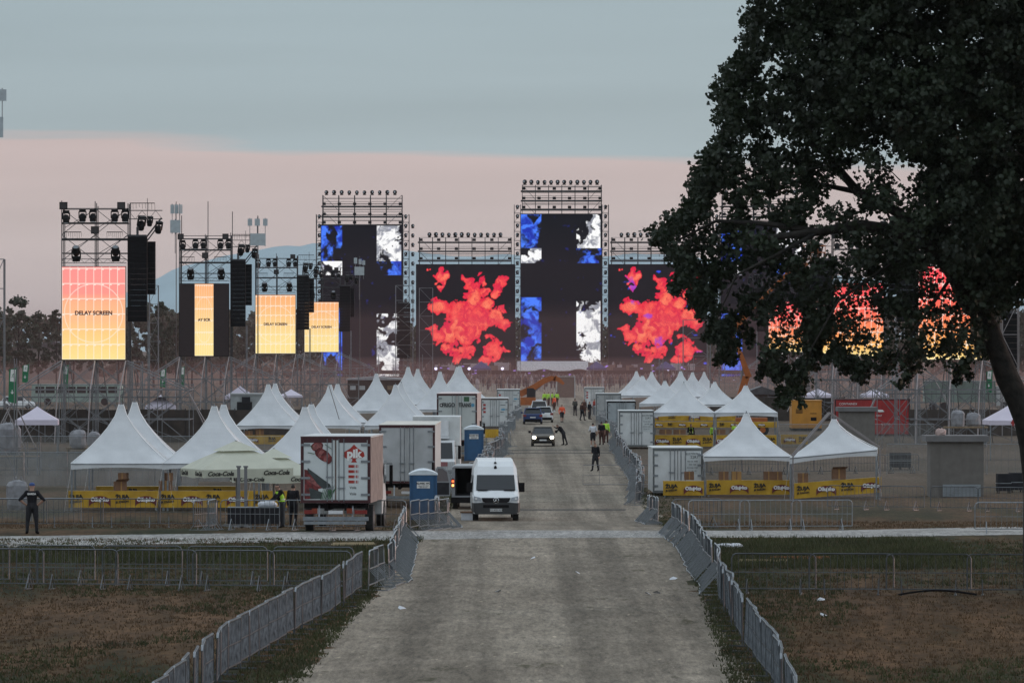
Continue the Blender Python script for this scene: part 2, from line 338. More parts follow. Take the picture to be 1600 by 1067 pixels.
taill = mat('tail_lamp_red', (0.20, 0.014, 0.01), 0.3)
plate = mat('number_plate_white', (0.6, 0.6, 0.6), 0.5)
sheet = mat('grey_fence_sheeting', (0.22, 0.24, 0.25), 0.8, 0, 0.3, 1.2, 0.3, alpha=0.48)
netm = mat('wire_mesh_infill', (0.22, 0.22, 0.21), 0.7, 0.2, 0.3, 3, alpha=0.30)
hoard = mat('brown_hoarding', (0.055, 0.042, 0.035), 0.85, 0, 0.4, 1.2)
green = mat('exit_green', (0.03, 0.20, 0.09), 0.7, 0, 0.12, 2, transl=0.2)
skin = mat('skin', (0.38, 0.22, 0.16), 0.6, 0, 0.05, 6)
hairm = mat('dark_hair', (0.02, 0.015, 0.012), 0.7)
cl_black = mat('black_cloth', (0.014, 0.014, 0.017), 0.85, var=0.3)
cl_dark = mat('dark_trousers', (0.028, 0.028, 0.032), 0.85, var=0.25)
cl_white = mat('white_cloth', (0.62, 0.64, 0.68), 0.8)
cl_hiv = mat('hi_vis_yellow', (0.42, 0.75, 0.05), 0.6, emit=None)
cl_org = mat('hi_vis_orange', (0.80, 0.10, 0.03), 0.6)
cl_brown = mat('brown_cloth', (0.07, 0.035, 0.028), 0.85)
cl_red = mat('red_cloth', (0.30, 0.04, 0.03), 0.85)
cl_blue = mat('blue_cap', (0.03, 0.07, 0.22), 0.7)
for m_ in (black, lampm, cl_black, cl_dark, cl_brown): m_.node_tree.nodes['Principled BSDF'].inputs['Specular IOR Level'].default_value = 0.15
# ------------------------------------------------------------------ LED picture content
def led_picture(name, m, w_, h_, pic, parent, loc):
    """pic(u, v) -> rgb in linear; u right, v down, in photograph pixels of the panel"""
    nx = int(w_[1] / 0.75) + 1; ny = int(h_[1] / 0.75) + 1
    u, v = np.meshgrid(np.linspace(0, w_[1], nx), np.linspace(0, h_[1], ny))
    col = pic(u, v)
    P = np.zeros((ny, nx, 3)); P[..., 0] = (u / w_[1] - 0.5) * w_[0]; P[..., 2] = (0.5 - v / h_[1]) * h_[0]
    idx = np.arange(nx * ny).reshape(ny, nx)
    Fc = np.stack([idx[1:, :-1], idx[1:, 1:], idx[:-1, 1:], idx[:-1, :-1]], -1).reshape(-1, 4)
    me = bpy.data.meshes.new(name); me.from_pydata(P.reshape(-1, 3).tolist(), [], Fc.tolist())
    at = me.color_attributes.new('picture', 'FLOAT_COLOR', 'POINT'); at.data.foreach_set('color', np.concatenate([col, np.ones((ny, nx, 1))], -1).reshape(-1).astype(np.float32))
    me.materials.append(m); o = bpy.data.objects.new(name, me); C.objects.link(o); o.parent = parent; o.location = loc; return o
def led_mat():
    m = bpy.data.materials.new('led_picture'); m.use_nodes = True; nt = m.node_tree; N = nt.nodes; L = nt.links; b = N['Principled BSDF']
    b.inputs['Base Color'].default_value = (0.006, 0.006, 0.008, 1); b.inputs['Roughness'].default_value = 0.9; b.inputs['Specular IOR Level'].default_value = 0.05
    a = N.new('ShaderNodeAttribute'); a.attribute_name = 'picture'; L.new(a.outputs['Color'], b.inputs['Emission Color']); b.inputs['Emission Strength'].default_value = 1.0
    return m
LEDM = led_mat()
def delay_mat(nm, top, st4):
    m = bpy.data.materials.new(nm); m.use_nodes = True; nt = m.node_tree; N = nt.nodes; L = nt.links; b = N['Principled BSDF']; b.inputs['Base Color'].default_value = (0.01, 0.01, 0.01, 1); b.inputs['Roughness'].default_value = 0.7
    tc = N.new('ShaderNodeTexCoord'); sp = N.new('ShaderNodeSeparateXYZ'); L.new(tc.outputs['Generated'], sp.inputs[0])
    def M(op, a, b_=None, c=None):
        n = N.new('ShaderNodeMath'); n.operation = op
        for i, v in enumerate((a, b_, c)):
            if v is None: continue
            if isinstance(v, (int, float)): n.inputs[i].default_value = v
            else: L.new(v, n.inputs[i])
        return n.outputs[0]
    x, z = sp.outputs[0], sp.outputs[2]
    r = N.new('ShaderNodeValToRGB'); el = r.color_ramp.elements
    el[0].position = 0.0; el[0].color = (1.0, 0.78, 0.30, 1); el[1].position = 1; el[1].color = (*top, 1)
    for p, c in st4: el.new(p).color = (*c, 1)
    L.new(z, r.inputs[0])
    gx = M('LESS_THAN', M('FRACT', M('ADD', M('MULTIPLY', x, 8.0), 0.03)), 0.10)
    gz_ = M('LESS_THAN', M('FRACT', M('ADD', M('MULTIPLY', z, 6.1), 0.035)), 0.07)
    tick = M('MULTIPLY', M('LESS_THAN', M('FRACT', M('ADD', M('MULTIPLY', x, 8.0), 0.02)), 0.30), M('GREATER_THAN', M('FRACT', M('ADD', M('MULTIPLY', z, 6.1), 0.035)), 0.93))
    dx = M('MULTIPLY', M('SUBTRACT', x, 0.5), 1.0); dz = M('MULTIPLY', M('SUBTRACT', z, 0.5), 1.46)
    rad = M('SQRT', M('ADD', M('MULTIPLY', dx, dx), M('MULTIPLY', dz, dz)))
    ring = M('MULTIPLY', M('LESS_THAN', M('ABSOLUTE', M('SUBTRACT', rad, 0.46)), 0.008), 0.45)
    gm = M('MAXIMUM', M('MAXIMUM', M('MULTIPLY', M('MAXIMUM', gx, gz_), 0.62), M('MULTIPLY', tick, 0.75)), ring)
    mx = N.new('ShaderNodeMix'); mx.data_type = 'RGBA'; L.new(gm, mx.inputs[0]); L.new(r.outputs[0], mx.inputs[6]); mx.inputs[7].default_value = (1, 0.93, 0.82, 1)
    L.new(mx.outputs[2], b.inputs['Emission Color']); b.inputs['Emission Strength'].default_value = 1.0
    return m
TEST1 = delay_mat('test_card_pink', (1.0, 0.31, 0.29), ((0.28, (1.0, 0.64, 0.24)), (0.42, (1.0, 0.54, 0.27)), (0.62, (1.0, 0.47, 0.26)), (0.72, (1.0, 0.32, 0.27))))
TEST2 = delay_mat('test_card_amber', (1.0, 0.45, 0.19), ((0.3, (1.0, 0.76, 0.32)), (0.5, (1.0, 0.66, 0.27)), (0.8, (1.0, 0.52, 0.22))))
TEST3 = delay_mat('test_card_red', (1.0, 0.07, 0.10), ((0.14, (1.0, 0.50, 0.12)), (0.36, (1.0, 0.27, 0.10)), (0.65, (1.0, 0.12, 0.09))))
def lerp3(a, b, t): return np.array(a) * (1 - t[..., None]) + np.array(b) * t[..., None]
DARK = (0.006, 0.006, 0.009)
BL = [(83, 25, 9), (88, 38, 12), (90, 58, 15), (110, 64, 12), (74, 74, 18), (96, 84, 20), (56, 74, 13), (40, 68, 12), (30, 64, 9), (118, 84, 12), (134, 92, 12), (128, 80, 8), (50, 106, 14), (32, 110, 11), (76, 112, 17), (50, 130, 11), (64, 144, 10), (78, 136, 10), (104, 26, 6), (108, 40, 8), (132, 30, 8), (126, 42, 9), (36, 16, 9), (42, 22, 9), (38, 34, 5), (17, 11, 4), (116, 128, 11), (124, 138, 11), (108, 146, 8), (136, 68, 5), (88, 100, 16), (24, 100, 6), (140, 132, 5), (64, 92, 15), (98, 12, 3)]
def red_picture(seed, mixblue=0):
    def f(u, v):
        wx = (fbm(u / 10, v / 10, seed) - 0.5) * 20; wy = (fbm(u / 10, v / 10, seed + 9) - 0.5) * 20
        U = u + wx; V_ = v + wy; fld = np.full(u.shape, -1.0)
        for x, y, r in BL: fld = np.maximum(fld, 1 - np.hypot(U - x, V_ - y) / (r * 1.12))
        fld = fld + (fbm(u / 6, v / 6, seed + 3, 5) - 0.5) * 0.80 - 0.03
        n = fbm(U / 16, V_ / 16, seed + 5, 5); rid = np.abs(n - 0.5) * 2
        t = np.clip((fld - 0.02) / 0.9, 0, 1) ** 0.9; base = lerp3((0.80, 0.004, 0.04), (1.0, 0.13, 0.10), t)
        hot = np.clip((n - 0.52) * 7, 0, 1) * t; base = base * (1 - hot[..., None] * 0.8) + np.array((1.0, 0.26, 0.13)) * hot[..., None] * 0.8
        streak = np.clip(1 - rid / 0.24, 0, 1) * 0.95 * np.clip(fbm(u / 25, v / 25, seed + 50) * 6 - 2.2, 0, 1); base = base * (1 - streak[..., None]) + np.array((0.72, 0.004, 0.06)) * streak[..., None]
        if mixblue:
            bn = np.clip((fbm(u / 20, v / 20, seed + 31) - 0.66) * 10, 0, 1) * (t > 0); base = base * (1 - bn[..., None] * .7) + np.array((0.22, 0.05, 0.75)) * bn[..., None] * .7
        a = np.clip((fld + 0.005) / 0.035, 0, 1); out = np.array(DARK) * (1 - a[..., None]) + base * a[..., None]
        if mixblue:
            b2 = np.clip((fbm(u / 11, v / 11, seed + 41) - 0.76) * 14, 0, 1) * (1 - a); out = out + np.array((0.03, 0.08, 0.8)) * b2[..., None]
        return out
    return f
def smoke(kind, u, v, seed, dens):
    wx = (fbm(u / 14, v / 14, seed) - 0.5) * 26; wy = (fbm(u / 14, v / 14, seed + 4) - 0.5) * 26
    n = fbm((u + wx) / 18, (v + wy) / 18, seed + 2, 5); m2 = fbm((u + wy) / 9, (v + wx) / 9, seed + 6, 4)
    if kind == 'w':
        a = np.clip((n - (1 - dens)) / 0.035, 0, 1); c = lerp3((0.30, 0.31, 0.36), (1.0, 1.0, 1.0), np.clip((m2 - 0.36) * 6, 0, 1))
    else:
        a = np.clip((n - (1 - dens)) / 0.10, 0, 1); c = lerp3((0.01, 0.03, 0.42), (0.07, 0.22, 1.0), np.clip((m2 - 0.35) * 3.5, 0, 1))
    return np.array(DARK) * (1 - a[..., None]) + c * a[..., None]
def tower_picture(boxes, seed):
    def f(u, v):
        out = np.zeros(u.shape + (3,)) + np.array(DARK)
        for i, (kind, x0, x1, y0, y1, d) in enumerate(boxes):
            mk = (u >= x0) & (u < x1) & (v >= y0) & (v < y1); s_ = smoke(kind, u, v, seed + i * 13, d); out[mk] = s_[mk]
        bn = np.clip((fbm(u / 9, v / 9, seed + 77) - 0.76) * 12, 0, 1) * 0.25
        return out + np.array((0.03, 0.05, 0.6)) * bn[..., None]
    return f
# ------------------------------------------------------------------ lamps used on every tower
def moving_head():
    t = thing('stage_light', 'x', 'stage light')
    MB().box(-0.17, 0.17, -0.13, 0.13, -0.14, 0.0).build('base', lampm, t)
    MB().box(-0.21, -0.16, -0.05, 0.05, -0.48, -0.12).box(0.16, 0.21, -0.05, 0.05, -0.48, -0.12).box(-0.2, 0.2, -0.05, 0.05, -0.17, -0.12).build('yoke', lampm, t)
    MB().lathe([(0.09, -0.68), (0.17, -0.64), (0.18, -0.42), (0.13, -0.27), (0.06, -0.22)], n=10).build('head', lampm, t)
    MB().cyl((0, 0, -0.685), (0, 0, -0.66), 0.14, n=10).build('lens', lens, t)
    return t
def place_light(proto, used, p, sc_, rx, rz, label, group):
    if not used[0]: t = proto; used[0] = True; t['label'] = label; t['group'] = group
    else: t = dup(proto, label=label, group=group)
    t.location = p; t.rotation_euler = (rx, 0, rz); t.scale = (sc_,) * 3
    return t
HEAD = moving_head(); UH = [False]
def big_head():
    t = thing('stage_light', 'x', 'stage light')
    MB().box(-0.5, 0.5, -0.4, 0.4, -0.25, 0.05).build('base', lampm, t)
    MB().lathe([(0.25, 0.05), (0.62, 0.3), (0.72, 0.8), (0.55, 1.25), (0.2, 1.45)], n=10).build('head', lampm, t)
    MB().ball((0, -0.58, 0.72), 0.3, 8, sq=(1, 0.55, 1.1)).build('lens', lens, t)
    return t
BIG = big_head(); UB = [False]
# ------------------------------------------------------------------ main stage
DS = 1185.0; S = F / DS
def sx(px): return X(px, DS)
def szz(py): return Z(py, DS)
def stage_lights(pts, label, group, rx=0, s=1.0, rz=0):
    for p in pts: place_light(BIG, UB, p, s * random.uniform(0.56, 0.66), rx, rz + random.uniform(-0.5, 0.5), label, group)
def deck_bank(name, label, x0, x1, ytop, ybot, ncol, decks, group, lights):
    """lighting decks standing above a screen, px coordinates"""
    t = thing(name, label, 'scaffold', (sx((x0 + x1) / 2), DS + 2.5, szz(ybot)))
    ox, oz = t.location.x, t.location.z; b = MB(); b2 = MB(); b3 = MB(); fl = []
    H = szz(ytop) - oz
    for i in range(ncol + 1):
        x = sx(x0 + (x1 - x0) * i / ncol) - ox
        for y in (-2.2, 0, 2.2): b.bar((x, y, 0), (x, y, H), 0.085)
    xa, xb = sx(x0) - ox, sx(x1) - ox
    for k in range(int(H / 1.15) + 1):
        z = min(H, k * 1.15)
        for y in (-2.2, 2.2): b2.bar((xa, y, z), (xb, y, z), 0.05)
    for py in decks:
        z = szz(py) - oz; b3.box(xa - 0.3, xb + 0.1, -2.4, 2.4, z - 0.22, z + 0.05)
        for y in (-2.45,):
            b3.bar((xa, y, z + 0.9), (xb, y, z + 0.9), 0.05)
        n = int((xb - xa) / 3.2)
        for i in range(n + 1):
            x = xa + (xb - xa) * (i + 0.1) / (n + 0.2); fl.append(MB().box(x - 0.35, x + 0.35, -2.7, -2.3, z + 0.15, z + 0.7))
    b5 = MB()
    for (xi, xj) in ((0, 1), (ncol, ncol - 1)):
        for k in range(2):
            b5.bar((sx(x0 + (x1 - x0) * xi / ncol) - ox, -2.3, H * (1 - k * 0.5)), (sx(x0 + (x1 - x0) * xj / ncol) - ox, -2.3, H * (0.5 - k * 0.5)), 0.06)
    b.build('standards', steel_d, t); b2.build('ledgers', steel_d, t); b3.build('decks', steel_d, t); [q.build('floodlight', lampm, t) for q in fl]; b5.build('braces', steel_d, t)
    if lights:
        stage_lights([(sx(px), DS + 0.5, szz(ytop) + 0.15) for px in lights], f'round black stage light on top of the {group}', f'stage lights on the {group}')
    return t
def screen(name, label, x0, x1, y0, y1, pic, d=DS, wall=None):
    W_, H_ = (x1 - x0) * d / F, (y1 - y0) * d / F
    t = thing(name, label, 'video screen', (X((x0 + x1) / 2, d), d, Z((y0 + y1) / 2, d)))
    MB().box(-W_ / 2 - 0.15, W_ / 2 + 0.15, 0.06, 0.9, -H_ / 2 - 0.15, H_ / 2 + 0.15).build('casing', black, t)
    led_picture('picture', LEDM, (W_, x1 - x0), (H_, y1 - y0), pic, t, (0, 0, 0)); return t
screen('video_screen', 'tall centre stage screen with dark cross shape between blue and white smoke', 814, 940, 335, 580,
       tower_picture([('b', 0, 32, 0, 53, .62), ('w', 0, 32, 53, 76, .50), ('w', 87, 124, 0, 53, .54), ('b', 87, 126, 53, 76, .60), ('b', 0, 32, 130, 232, .62), ('w', 87, 124, 136, 232, .56)], 3))
screen('video_screen', 'tall left stage screen with dark cross shape, partly behind the delay towers', 502, 628, 353, 588,
       tower_picture([('b', 0, 33, 0, 55, .60), ('w', 0, 33, 55, 77, .52), ('w', 87, 125, 0, 55, .56), ('b', 87, 125, 55, 77, .58), ('b', 0, 33, 128, 235, .62), ('w', 87, 122, 137, 235, .58)], 51))
screen('video_screen', 'tall right stage screen seen only in scraps through the big tree', 1127, 1253, 353, 588,
       tower_picture([('b', 0, 33, 0, 55, .60), ('w', 0, 33, 55, 77, .52), ('w', 87, 125, 0, 55, .56), ('b', 87, 125, 55, 77, .58), ('b', 0, 33, 137, 235, .68), ('w', 87, 122, 137, 235, .58)], 91))
screen('video_screen', 'wide dark stage screen with red flames, left of the centre cross screen', 651, 804, 414, 581, red_picture(21))
screen('video_screen', 'wide dark stage screen with red flames and blue specks, right of the centre cross screen', 951, 1104, 414, 581, red_picture(21, 1))
def L12(a, b, n): return [a + (b - a) * i / (n - 1) for i in range(n)]
deck_bank('lighting_scaffold', 'lighting scaffold of five bays above the left tall cross screen', 504, 628, 305, 353, 5, (322, 338, 351), 'scaffold over the left tall screen', L12(510, 617, 10))
deck_bank('lighting_scaffold', 'highest lighting scaffold above the centre cross screen', 816, 940, 289, 335, 6, (298, 313, 327), 'scaffold over the centre cross screen', L12(820, 933, 12))
deck_bank('lighting_scaffold', 'lighting scaffold above the right tall screen, behind the tree', 1129, 1252, 305, 353, 5, (322, 338, 351), 'scaffold over the right tall screen', L12(1135, 1242, 10))
deck_bank('lighting_scaffold', 'three-level lighting scaffold above the left red flame screen', 655, 799, 371, 414, 7, (378, 392, 407), 'scaffold over the left red screen', L12(671, 782, 12))
deck_bank('lighting_scaffold', 'three-level lighting scaffold above the right red flame screen', 956, 1100, 371, 414, 7, (378, 392, 407), 'scaffold over the right red screen', L12(971, 1082, 12))
def side_column(name, label, xs_, y0, y1, lx, group):
    x0, x1 = xs_; t = thing(name, label, 'scaffold', (sx((x0 + x1) / 2), DS + 1.5, 0)); ox = t.location.x; b = MB(); b2 = MB(); H = szz(y0)
    for x in (sx(x0) - ox, sx(x1) - ox):
        for y in (-1.4, 1.4): b.bar((x, y, 0), (x, y, H), 0.09)
    k = 0; z = 0.5
    while z < H:
        for y in (-1.4, 1.4): b2.bar((sx(x0) - ox, y, z), (sx(x1) - ox, y, z), 0.05)
        b2.bar((sx(x0) - ox, -1.4, z), (sx(x1) - ox, -1.4, min(H, z + 1.9)), 0.045); z += 1.9
    b.build('standards', steel_d, t); b2.build('ledgers', steel_d, t)
    y = y0 + 6; P = []
    while y < y1: P.append((sx(lx), DS - 0.6, szz(y))); y += 14.6
    for p in P: place_light(BIG, UB, p, 0.52, 0, random.uniform(-0.6, 0.6), f'black stage light in the column on the {group}', f'stage lights down the {group}')
for x0, x1, y0, lx, gname in ((803.5, 813.5, 320, 808.5, 'left side of the centre cross screen'), (941, 951, 320, 946, 'right side of the centre cross screen'),
                       (494, 503.5, 335, 499, 'left side of the left tall screen'), (629.5, 639, 335, 634, 'right side of the left tall screen'),
                       (1115, 1125, 335, 1120, 'left side of the right tall screen')):
    side_column('lighting_column', f'narrow scaffold column of lights on the {gname}', (x0, x1), y0, 580, lx, gname)
# second column of lamps reaching out from the left tall screen
for k in range(14):
    place_light(BIG, UB, (sx(645), DS - 0.4, szz(356 + 14.6 * k)), 0.52, 0, 0.4, 'black stage light in the outermost column beside the left red screen', 'stage lights in the outermost left column')
# stage floor and what stands on it
t = thing('stage_platform', 'long dark stage platform under the video screens', 'stage', (0, DS - 3, 0))
MB().box(sx(480), sx(1262), 0, 22, 1.2, 2.0).build('floor', black, t)
b = MB()
for i in range(105): x = sx(482 + i * 7.5); b.bar((x, -0.2, 0), (x, -0.2, 1.3), 0.07); b.bar((x, -0.2, 0.1), (x + 1.0, -0.2, 1.2), 0.04)
b.build('props', steel_m, t)
MB().box(sx(640), sx(1115), 0.4, 0.6, 0.0, 1.3).build('front_skirt', mat('stage_skirt', (0.10, 0.06, 0.06), 0.9, var=0.4, scale=0.5), t)
t = thing('stage_canopy', 'long sagging white canopy sheet hanging below the centre cross screen', 'canopy', (sx(863), DS - 9, szz(573)))
V = []; n = 40
for i in range(n + 1):
    u = i / n; x = sx(808 + 110 * u) - t.location.x; sag = 0.35 * abs(math.sin(u * math.pi * 4)); V += [(x, -1.5, -0.75 - 0.2 * math.sin(u * 12.6) + sag * 0.4), (x, 0, 0.95), (x, 2.5, 1.2)]
MB().add(V, [(i * 3 + k, (i + 1) * 3 + k, (i + 1) * 3 + k + 1, i * 3 + k + 1) for i in range(n) for k in range(2)]).build('sheet', mat('canopy_sheet', (0.55, 0.54, 0.55), 0.7), t)
b = MB()
for px in (808, 918): 
    for dy in (0, 2.4): b.bar((sx(px) - t.location.x, dy, 1.0), (sx(px) - t.location.x, dy, -szz(573)), 0.09)
b.build('posts', steel_m, t)
# PA truss towers in front of the stage
for px, lab in ((807, 'left'), (921, 'right')):
    d = 1100; tt = thing('truss_mast', f'slim truss mast standing just {lab} of the stage canopy sheet', 'mast', (X(px, d), d, 0)); b = MB()
    b.truss((0, 0, 0), (0, 0, Z(560, d)), 0.8, 0.8, 0.05, (1, 0, 0)); b.build('truss', steel_m, tt)
for px, lab, yb in ((1161 - 0, 'right', 0),):
    pass
# crowd, equipment and barriers too far off to count
b = MB(); cm = [mat('crowd_pale', (0.38, 0.32, 0.34), 0.9), mat('crowd_dark', (0.05, 0.035, 0.04), 0.9), mat('crowd_violet', (0.3, 0.2, 0.5), 0.7, emit=(0.45, 0.25, 1.0), estr=0.7), mat('crowd_brown', (0.18, 0.11, 0.09), 0.9)]
for i in range(620):
    px = random.uniform(640, 1115); d = random.uniform(930, 1165); x = X(px, d); h = random.uniform(1.5, 1.85); m_ = random.choice((0, 1, 1, 3, 3, 1)); z0 = 0 if random.random() < 0.6 else 2.0
    if z0: d = DS + random.uniform(-1, 3); x = X(px, d)
    b.lathe([(0.12, 0), (0.16, h * 0.45), (0.24, h * 0.6), (0.22, h * 0.8), (0.07, h * 0.85), (0.11, h * 0.92), (0.04, h)], (x, d, z0), 6, m_)
tag(b.build('crowd', cm), 'scattered far crew and spectators in front of the stage', 'crowd', kind='stuff')
b = MB()
for i in range(90):
    px = random.uniform(640, 1115); d = DS + random.uniform(-4, 2); x = X(px, d); w_ = random.uniform(0.3, 1.6); h = random.uniform(0.4, 1.7)
    b.box(x - w_, x + w_, d - 0.4, d + 0.4, 2.0, 2.0 + h, random.choice((0, 1, 1, 3)))
for i in range(26):
    px = random.uniform(650, 1105); x = X(px, DS - 5); z = random.uniform(0.4, 3.0); b.box(x - 0.25, x + 0.25, DS - 5.1, DS - 5, z, z + 0.18, 2)
tag(b.build('stage_equipment', cm), 'mass of cases, risers and violet lamps along the stage floor', 'equipment', kind='stuff')
b = MB()
for dd in (900, 1000, 1080, 1140):
    for i in range(150):
        x = X(600 + 600 * i / 150, dd); x2 = X(600 + 600 * (i + 1) / 150, dd); b.bar((x, dd, 0), (x, dd, 1.2), 0.05); b.bar((x, dd, 1.2), (x2, dd, 1.2), 0.04); b.bar((x, dd, 0.5), (x2, dd, 0.5), 0.03)
tag(b.build('far_barriers', steel_m), 'far lines of steel barriers across the field before the stage', 'barriers', kind='stuff')
# small pointed lights along the stage foot
lm = mat('white_lamp_glow', (0.8, 0.8, 0.9), 0.5, emit=(0.75, 0.7, 1.0), estr=2.0)
for i, (px, py) in enumerate([(681, 576), (733, 576), (785, 576), (1044, 577), (1126, 595), (1147, 595), (1189, 595)]):
    d = DS - 6; l = thing('work_lamp', ['small lit lamp on a post before the left flame screen', 'small lit lamp on a post near the foot of the right screens'][px > 900], 'lamp', (X(px, d), d, 0), 0, ['lit lamps at the foot of the left flame screen', 'lit lamps at the foot of the right screens'][px > 900])
    MB().bar((0, 0, 0), (0, 0, Z(py, d)), 0.05).build('post', steel_m, l); MB().ball((0, -0.1, Z(py, d)), 0.3, 6).build('lamp_head', lm, l)
for px, lab in ((752, 'blue gazebo roof in front of the left red flame screen'), (932, 'dark blue gazebo beside the right truss mast'), (1040, 'dark gazebo below the right red flame screen')):
    d = 1150; t = thing('gazebo', lab, 'gazebo', (X(px, d), d, 0), 0.2); c_ = mat('blue_gazebo_cloth', (0.05, 0.05, 0.16), 0.8)
    MB().add([(-1.7, -1.7, 2.6), (1.7, -1.7, 2.6), (1.7, 1.7, 2.6), (-1.7, 1.7, 2.6), (0, 0, 4.0), (-1.7, -1.7, 2.2), (1.7, -1.7, 2.2), (1.7, 1.7, 2.2), (-1.7, 1.7, 2.2)], [(0, 1, 4), (1, 2, 4), (2, 3, 4), (3, 0, 4), (5, 6, 1, 0), (6, 7, 2, 1), (7, 8, 3, 2), (8, 5, 0, 3)]).build('roof', c_, t)
    for a in (-1, 1):
        for c2 in (-1, 1): MB().bar((1.65 * a, 1.65 * c2, 0), (1.65 * a, 1.65 * c2, 2.6), 0.05).build('leg', steel_m, t)
# ------------------------------------------------------------------ delay towers
def cloth_box(b, x, z, w_=0.9):            # slack cable hanging in loops
    for i in range(9):
        xx = x - w_ / 2 + w_ * i / 8; b.bar((xx, -0.1, z), (xx + 0.02, -0.1, z - random.uniform(0.3, 0.55)), 0.015)
def delay_tower(px, d, ordinal, mirror=1, H=18.1, strip=False, mast=None, ybase=0, arr_label='', txt='DELAY SCREEN', scr=True, lights=True, w0=2.45):
    TEST = TEST3 if mirror < 0 else (TEST1 if d < 500 else TEST2)
    ox = X(px, d); T = thing('scaffold_tower', f'{ordinal} delay scaffold tower with dark tubes and splayed bright legs', 'scaffold tower', (ox, d, 0))
    X3 = (-w0, 0.1, w0 + 0.15); st = MB(); le = MB(); br = MB(); lo = MB(); dk = MB()
    for x in X3:
        for y in (0.1, 1.6, 3.1): st.bar((x, y, 6.2), (x, y, H + random.uniform(0, 0.4)), 0.046)
        for y in (0.1, 1.6, 3.1): lo.bar((x, y, 0), (x, y, 6.2), 0.051)
    for z in (14.5, 15.6, 16.8, 17.9):
        for y in (0.1, 3.1): le.bar((X3[0], y, z), (X3[2], y, z), 0.041)
        for x in X3: le.bar((x, 0.1, z), (x, 3.1, z), 0.041)
    for z in (15.5, 16.75): dk.box(X3[0], X3[2], 0.2, 0.6, z - 0.04, z + 0.1)
    le.truss((X3[0], -0.2, 13.75), (X3[2] - 0.1, -0.2, 13.75), 0.3, 0.35, 0.029)
    for (a, b_) in ((X3[0], X3[1]), (X3[1], X3[2])):
        for z in (13.9, 15.9):
            br.bar((a, 0.12, z), (b_, 0.12, z + 2), 0.032); br.bar((b_, 0.14, z), (a, 0.14, z + 2), 0.032)
            br.bar((a, 3.12, z + .6), (b_, 3.12, z + 2.1), 0.029)
        for z in (0.2, 2.1, 4.1):
            lo.bar((a, 0.12, z), (b_, 0.12, z + 2), 0.035); lo.bar((b_, 0.14, z), (a, 0.14, z + 2), 0.035)
            lo.bar((a, 3.1, z), (b_, 3.1, z + 2), 0.032); lo.bar((b_, 1.6, z), (a, 1.6, z + 2), 0.032)
    LG = []
    for x, dx in ((-w0 + 0.05, -0.25), (0.1, -0.25), (w0, -0.35)):   # bright front legs
        LG.append(MB().tube([(x, -0.25, 6.3), (x + dx, -1.6, 4.1), (x + dx * 1.6, -2.4, 0)], 0.05, 5))
        lo.bar((x - 0.2, 3.3, 6.2), (x - 0.9, 4.6, 0), 0.043); lo.bar((x + 0.4, 2.2, 6.2), (x + 1.1, 3.5, 0), 0.043)
    # broad base frame with ledgers and rakers
    bx = (-5.7, -4.0, -w0, 0.1, w0, 5.0, 7.4)
    for z in (1.85, 4.1):
        for y in (-2.2, 3.4): lo.bar((bx[0] if z > 3 else -3.2, y, z), (bx[-1], y, z), 0.051)
    for x in bx:
        for y in (-2.2, 3.4):
            if z: lo.bar((x, y, 0), (x, y, 4.1), 0.043)
        lo.bar((x, -2.2, 4.1), (x, 3.4, 4.1), 0.036); lo.bar((x, -2.2, 1.85), (x, 3.4, 1.85), 0.036)
    for s_ in (-1, 1):
        e = -5.6 if s_ < 0 else 7.3; a = -w0 if s_ < 0 else w0 + 0.1
        for o_ in (0, 0.22): lo.bar((a, -0.2, 6.3 - o_), (e, -2.2, 4.2 - o_), 0.051)
        for o_ in (0, 0.25): LG.append(MB().bar((e, -2.2, 4.0), (e + s_ * 1.5 + o_, -3.0, 1.0), 0.043))
        lo.bar((a, -2.2, 4.1), (e, -2.2, 0.2), 0.043); lo.bar((a, 3.4, 0.3), (e, 3.4, 4.1), 0.043); lo.bar((e, -2.2, 4.1), (a * 1.4, -2.2, 1.85), 0.043)
    for i in range(5):
        a, c_ = bx[i], bx[i + 2]; lo.bar((a, 3.4, 0.1), (c_, 3.4, 4.1), 0.032); lo.bar((c_, -2.2, 0.1), (a, -2.2, 1.9), 0.029)
    # outrigger that carries the loudspeakers
    m_ = mirror; xa = (w0 + 0.15) * m_; ho = 17.4
    le.truss((xa, 0.6, ho - 0.3), (xa + 2.6 * m_, 0.6, ho - 0.3), 0.65, 0.5, 0.036)
    for y in (0.6, 1.3): br.bar((xa, y, 14.0), (xa + 2.5 * m_, y, 17.2), 0.051); br.bar((xa, y, 13.6), (xa + 2.5 * m_, y, 16.9), 0.036)
    st.bar((xa + 1.45 * m_, 0.6, 17), (xa + 1.45 * m_, 0.6, 18.7), 0.029)
    cab = MB()
    for cx, cz, cw in ((-1.6, 16.1, 1.3), (1.6, 16.1, 1.2), (xa + 1.1 * m_, 18.3, 1.9)):
        cloth_box(cab, cx, cz, cw); cab.bar((cx - cw / 2, -0.1, cz), (cx + cw / 2, -0.1, cz), 0.043)
    for zz in (0, 0.1): lo.bar((xa + 1.5 * m_ + zz, 0.6, 0), (xa + 1.5 * m_ + zz, 0.6, 9.4), 0.051)
    if mast:
        for (mx_, hz_) in mast: st.bar((mx_, 1.5, 6), (mx_, 1.5, hz_), 0.051)
        le.bar((mast[0][0], 1.5, mast[0][1] - 2.0), (mast[-1][0], 1.5, mast[0][1] - 2.0), 0.041); le.bar((mast[0][0], 1.5, mast[0][1] - 3.3), (mast[1][0], 1.5, mast[0][1] - 3.3), 0.041)
        for i in range(len(mast) - 1): br.bar((mast[i][0], 1.5, mast[0][1] - 5), (mast[i + 1][0], 1.5, mast[0][1] - 2), 0.032)
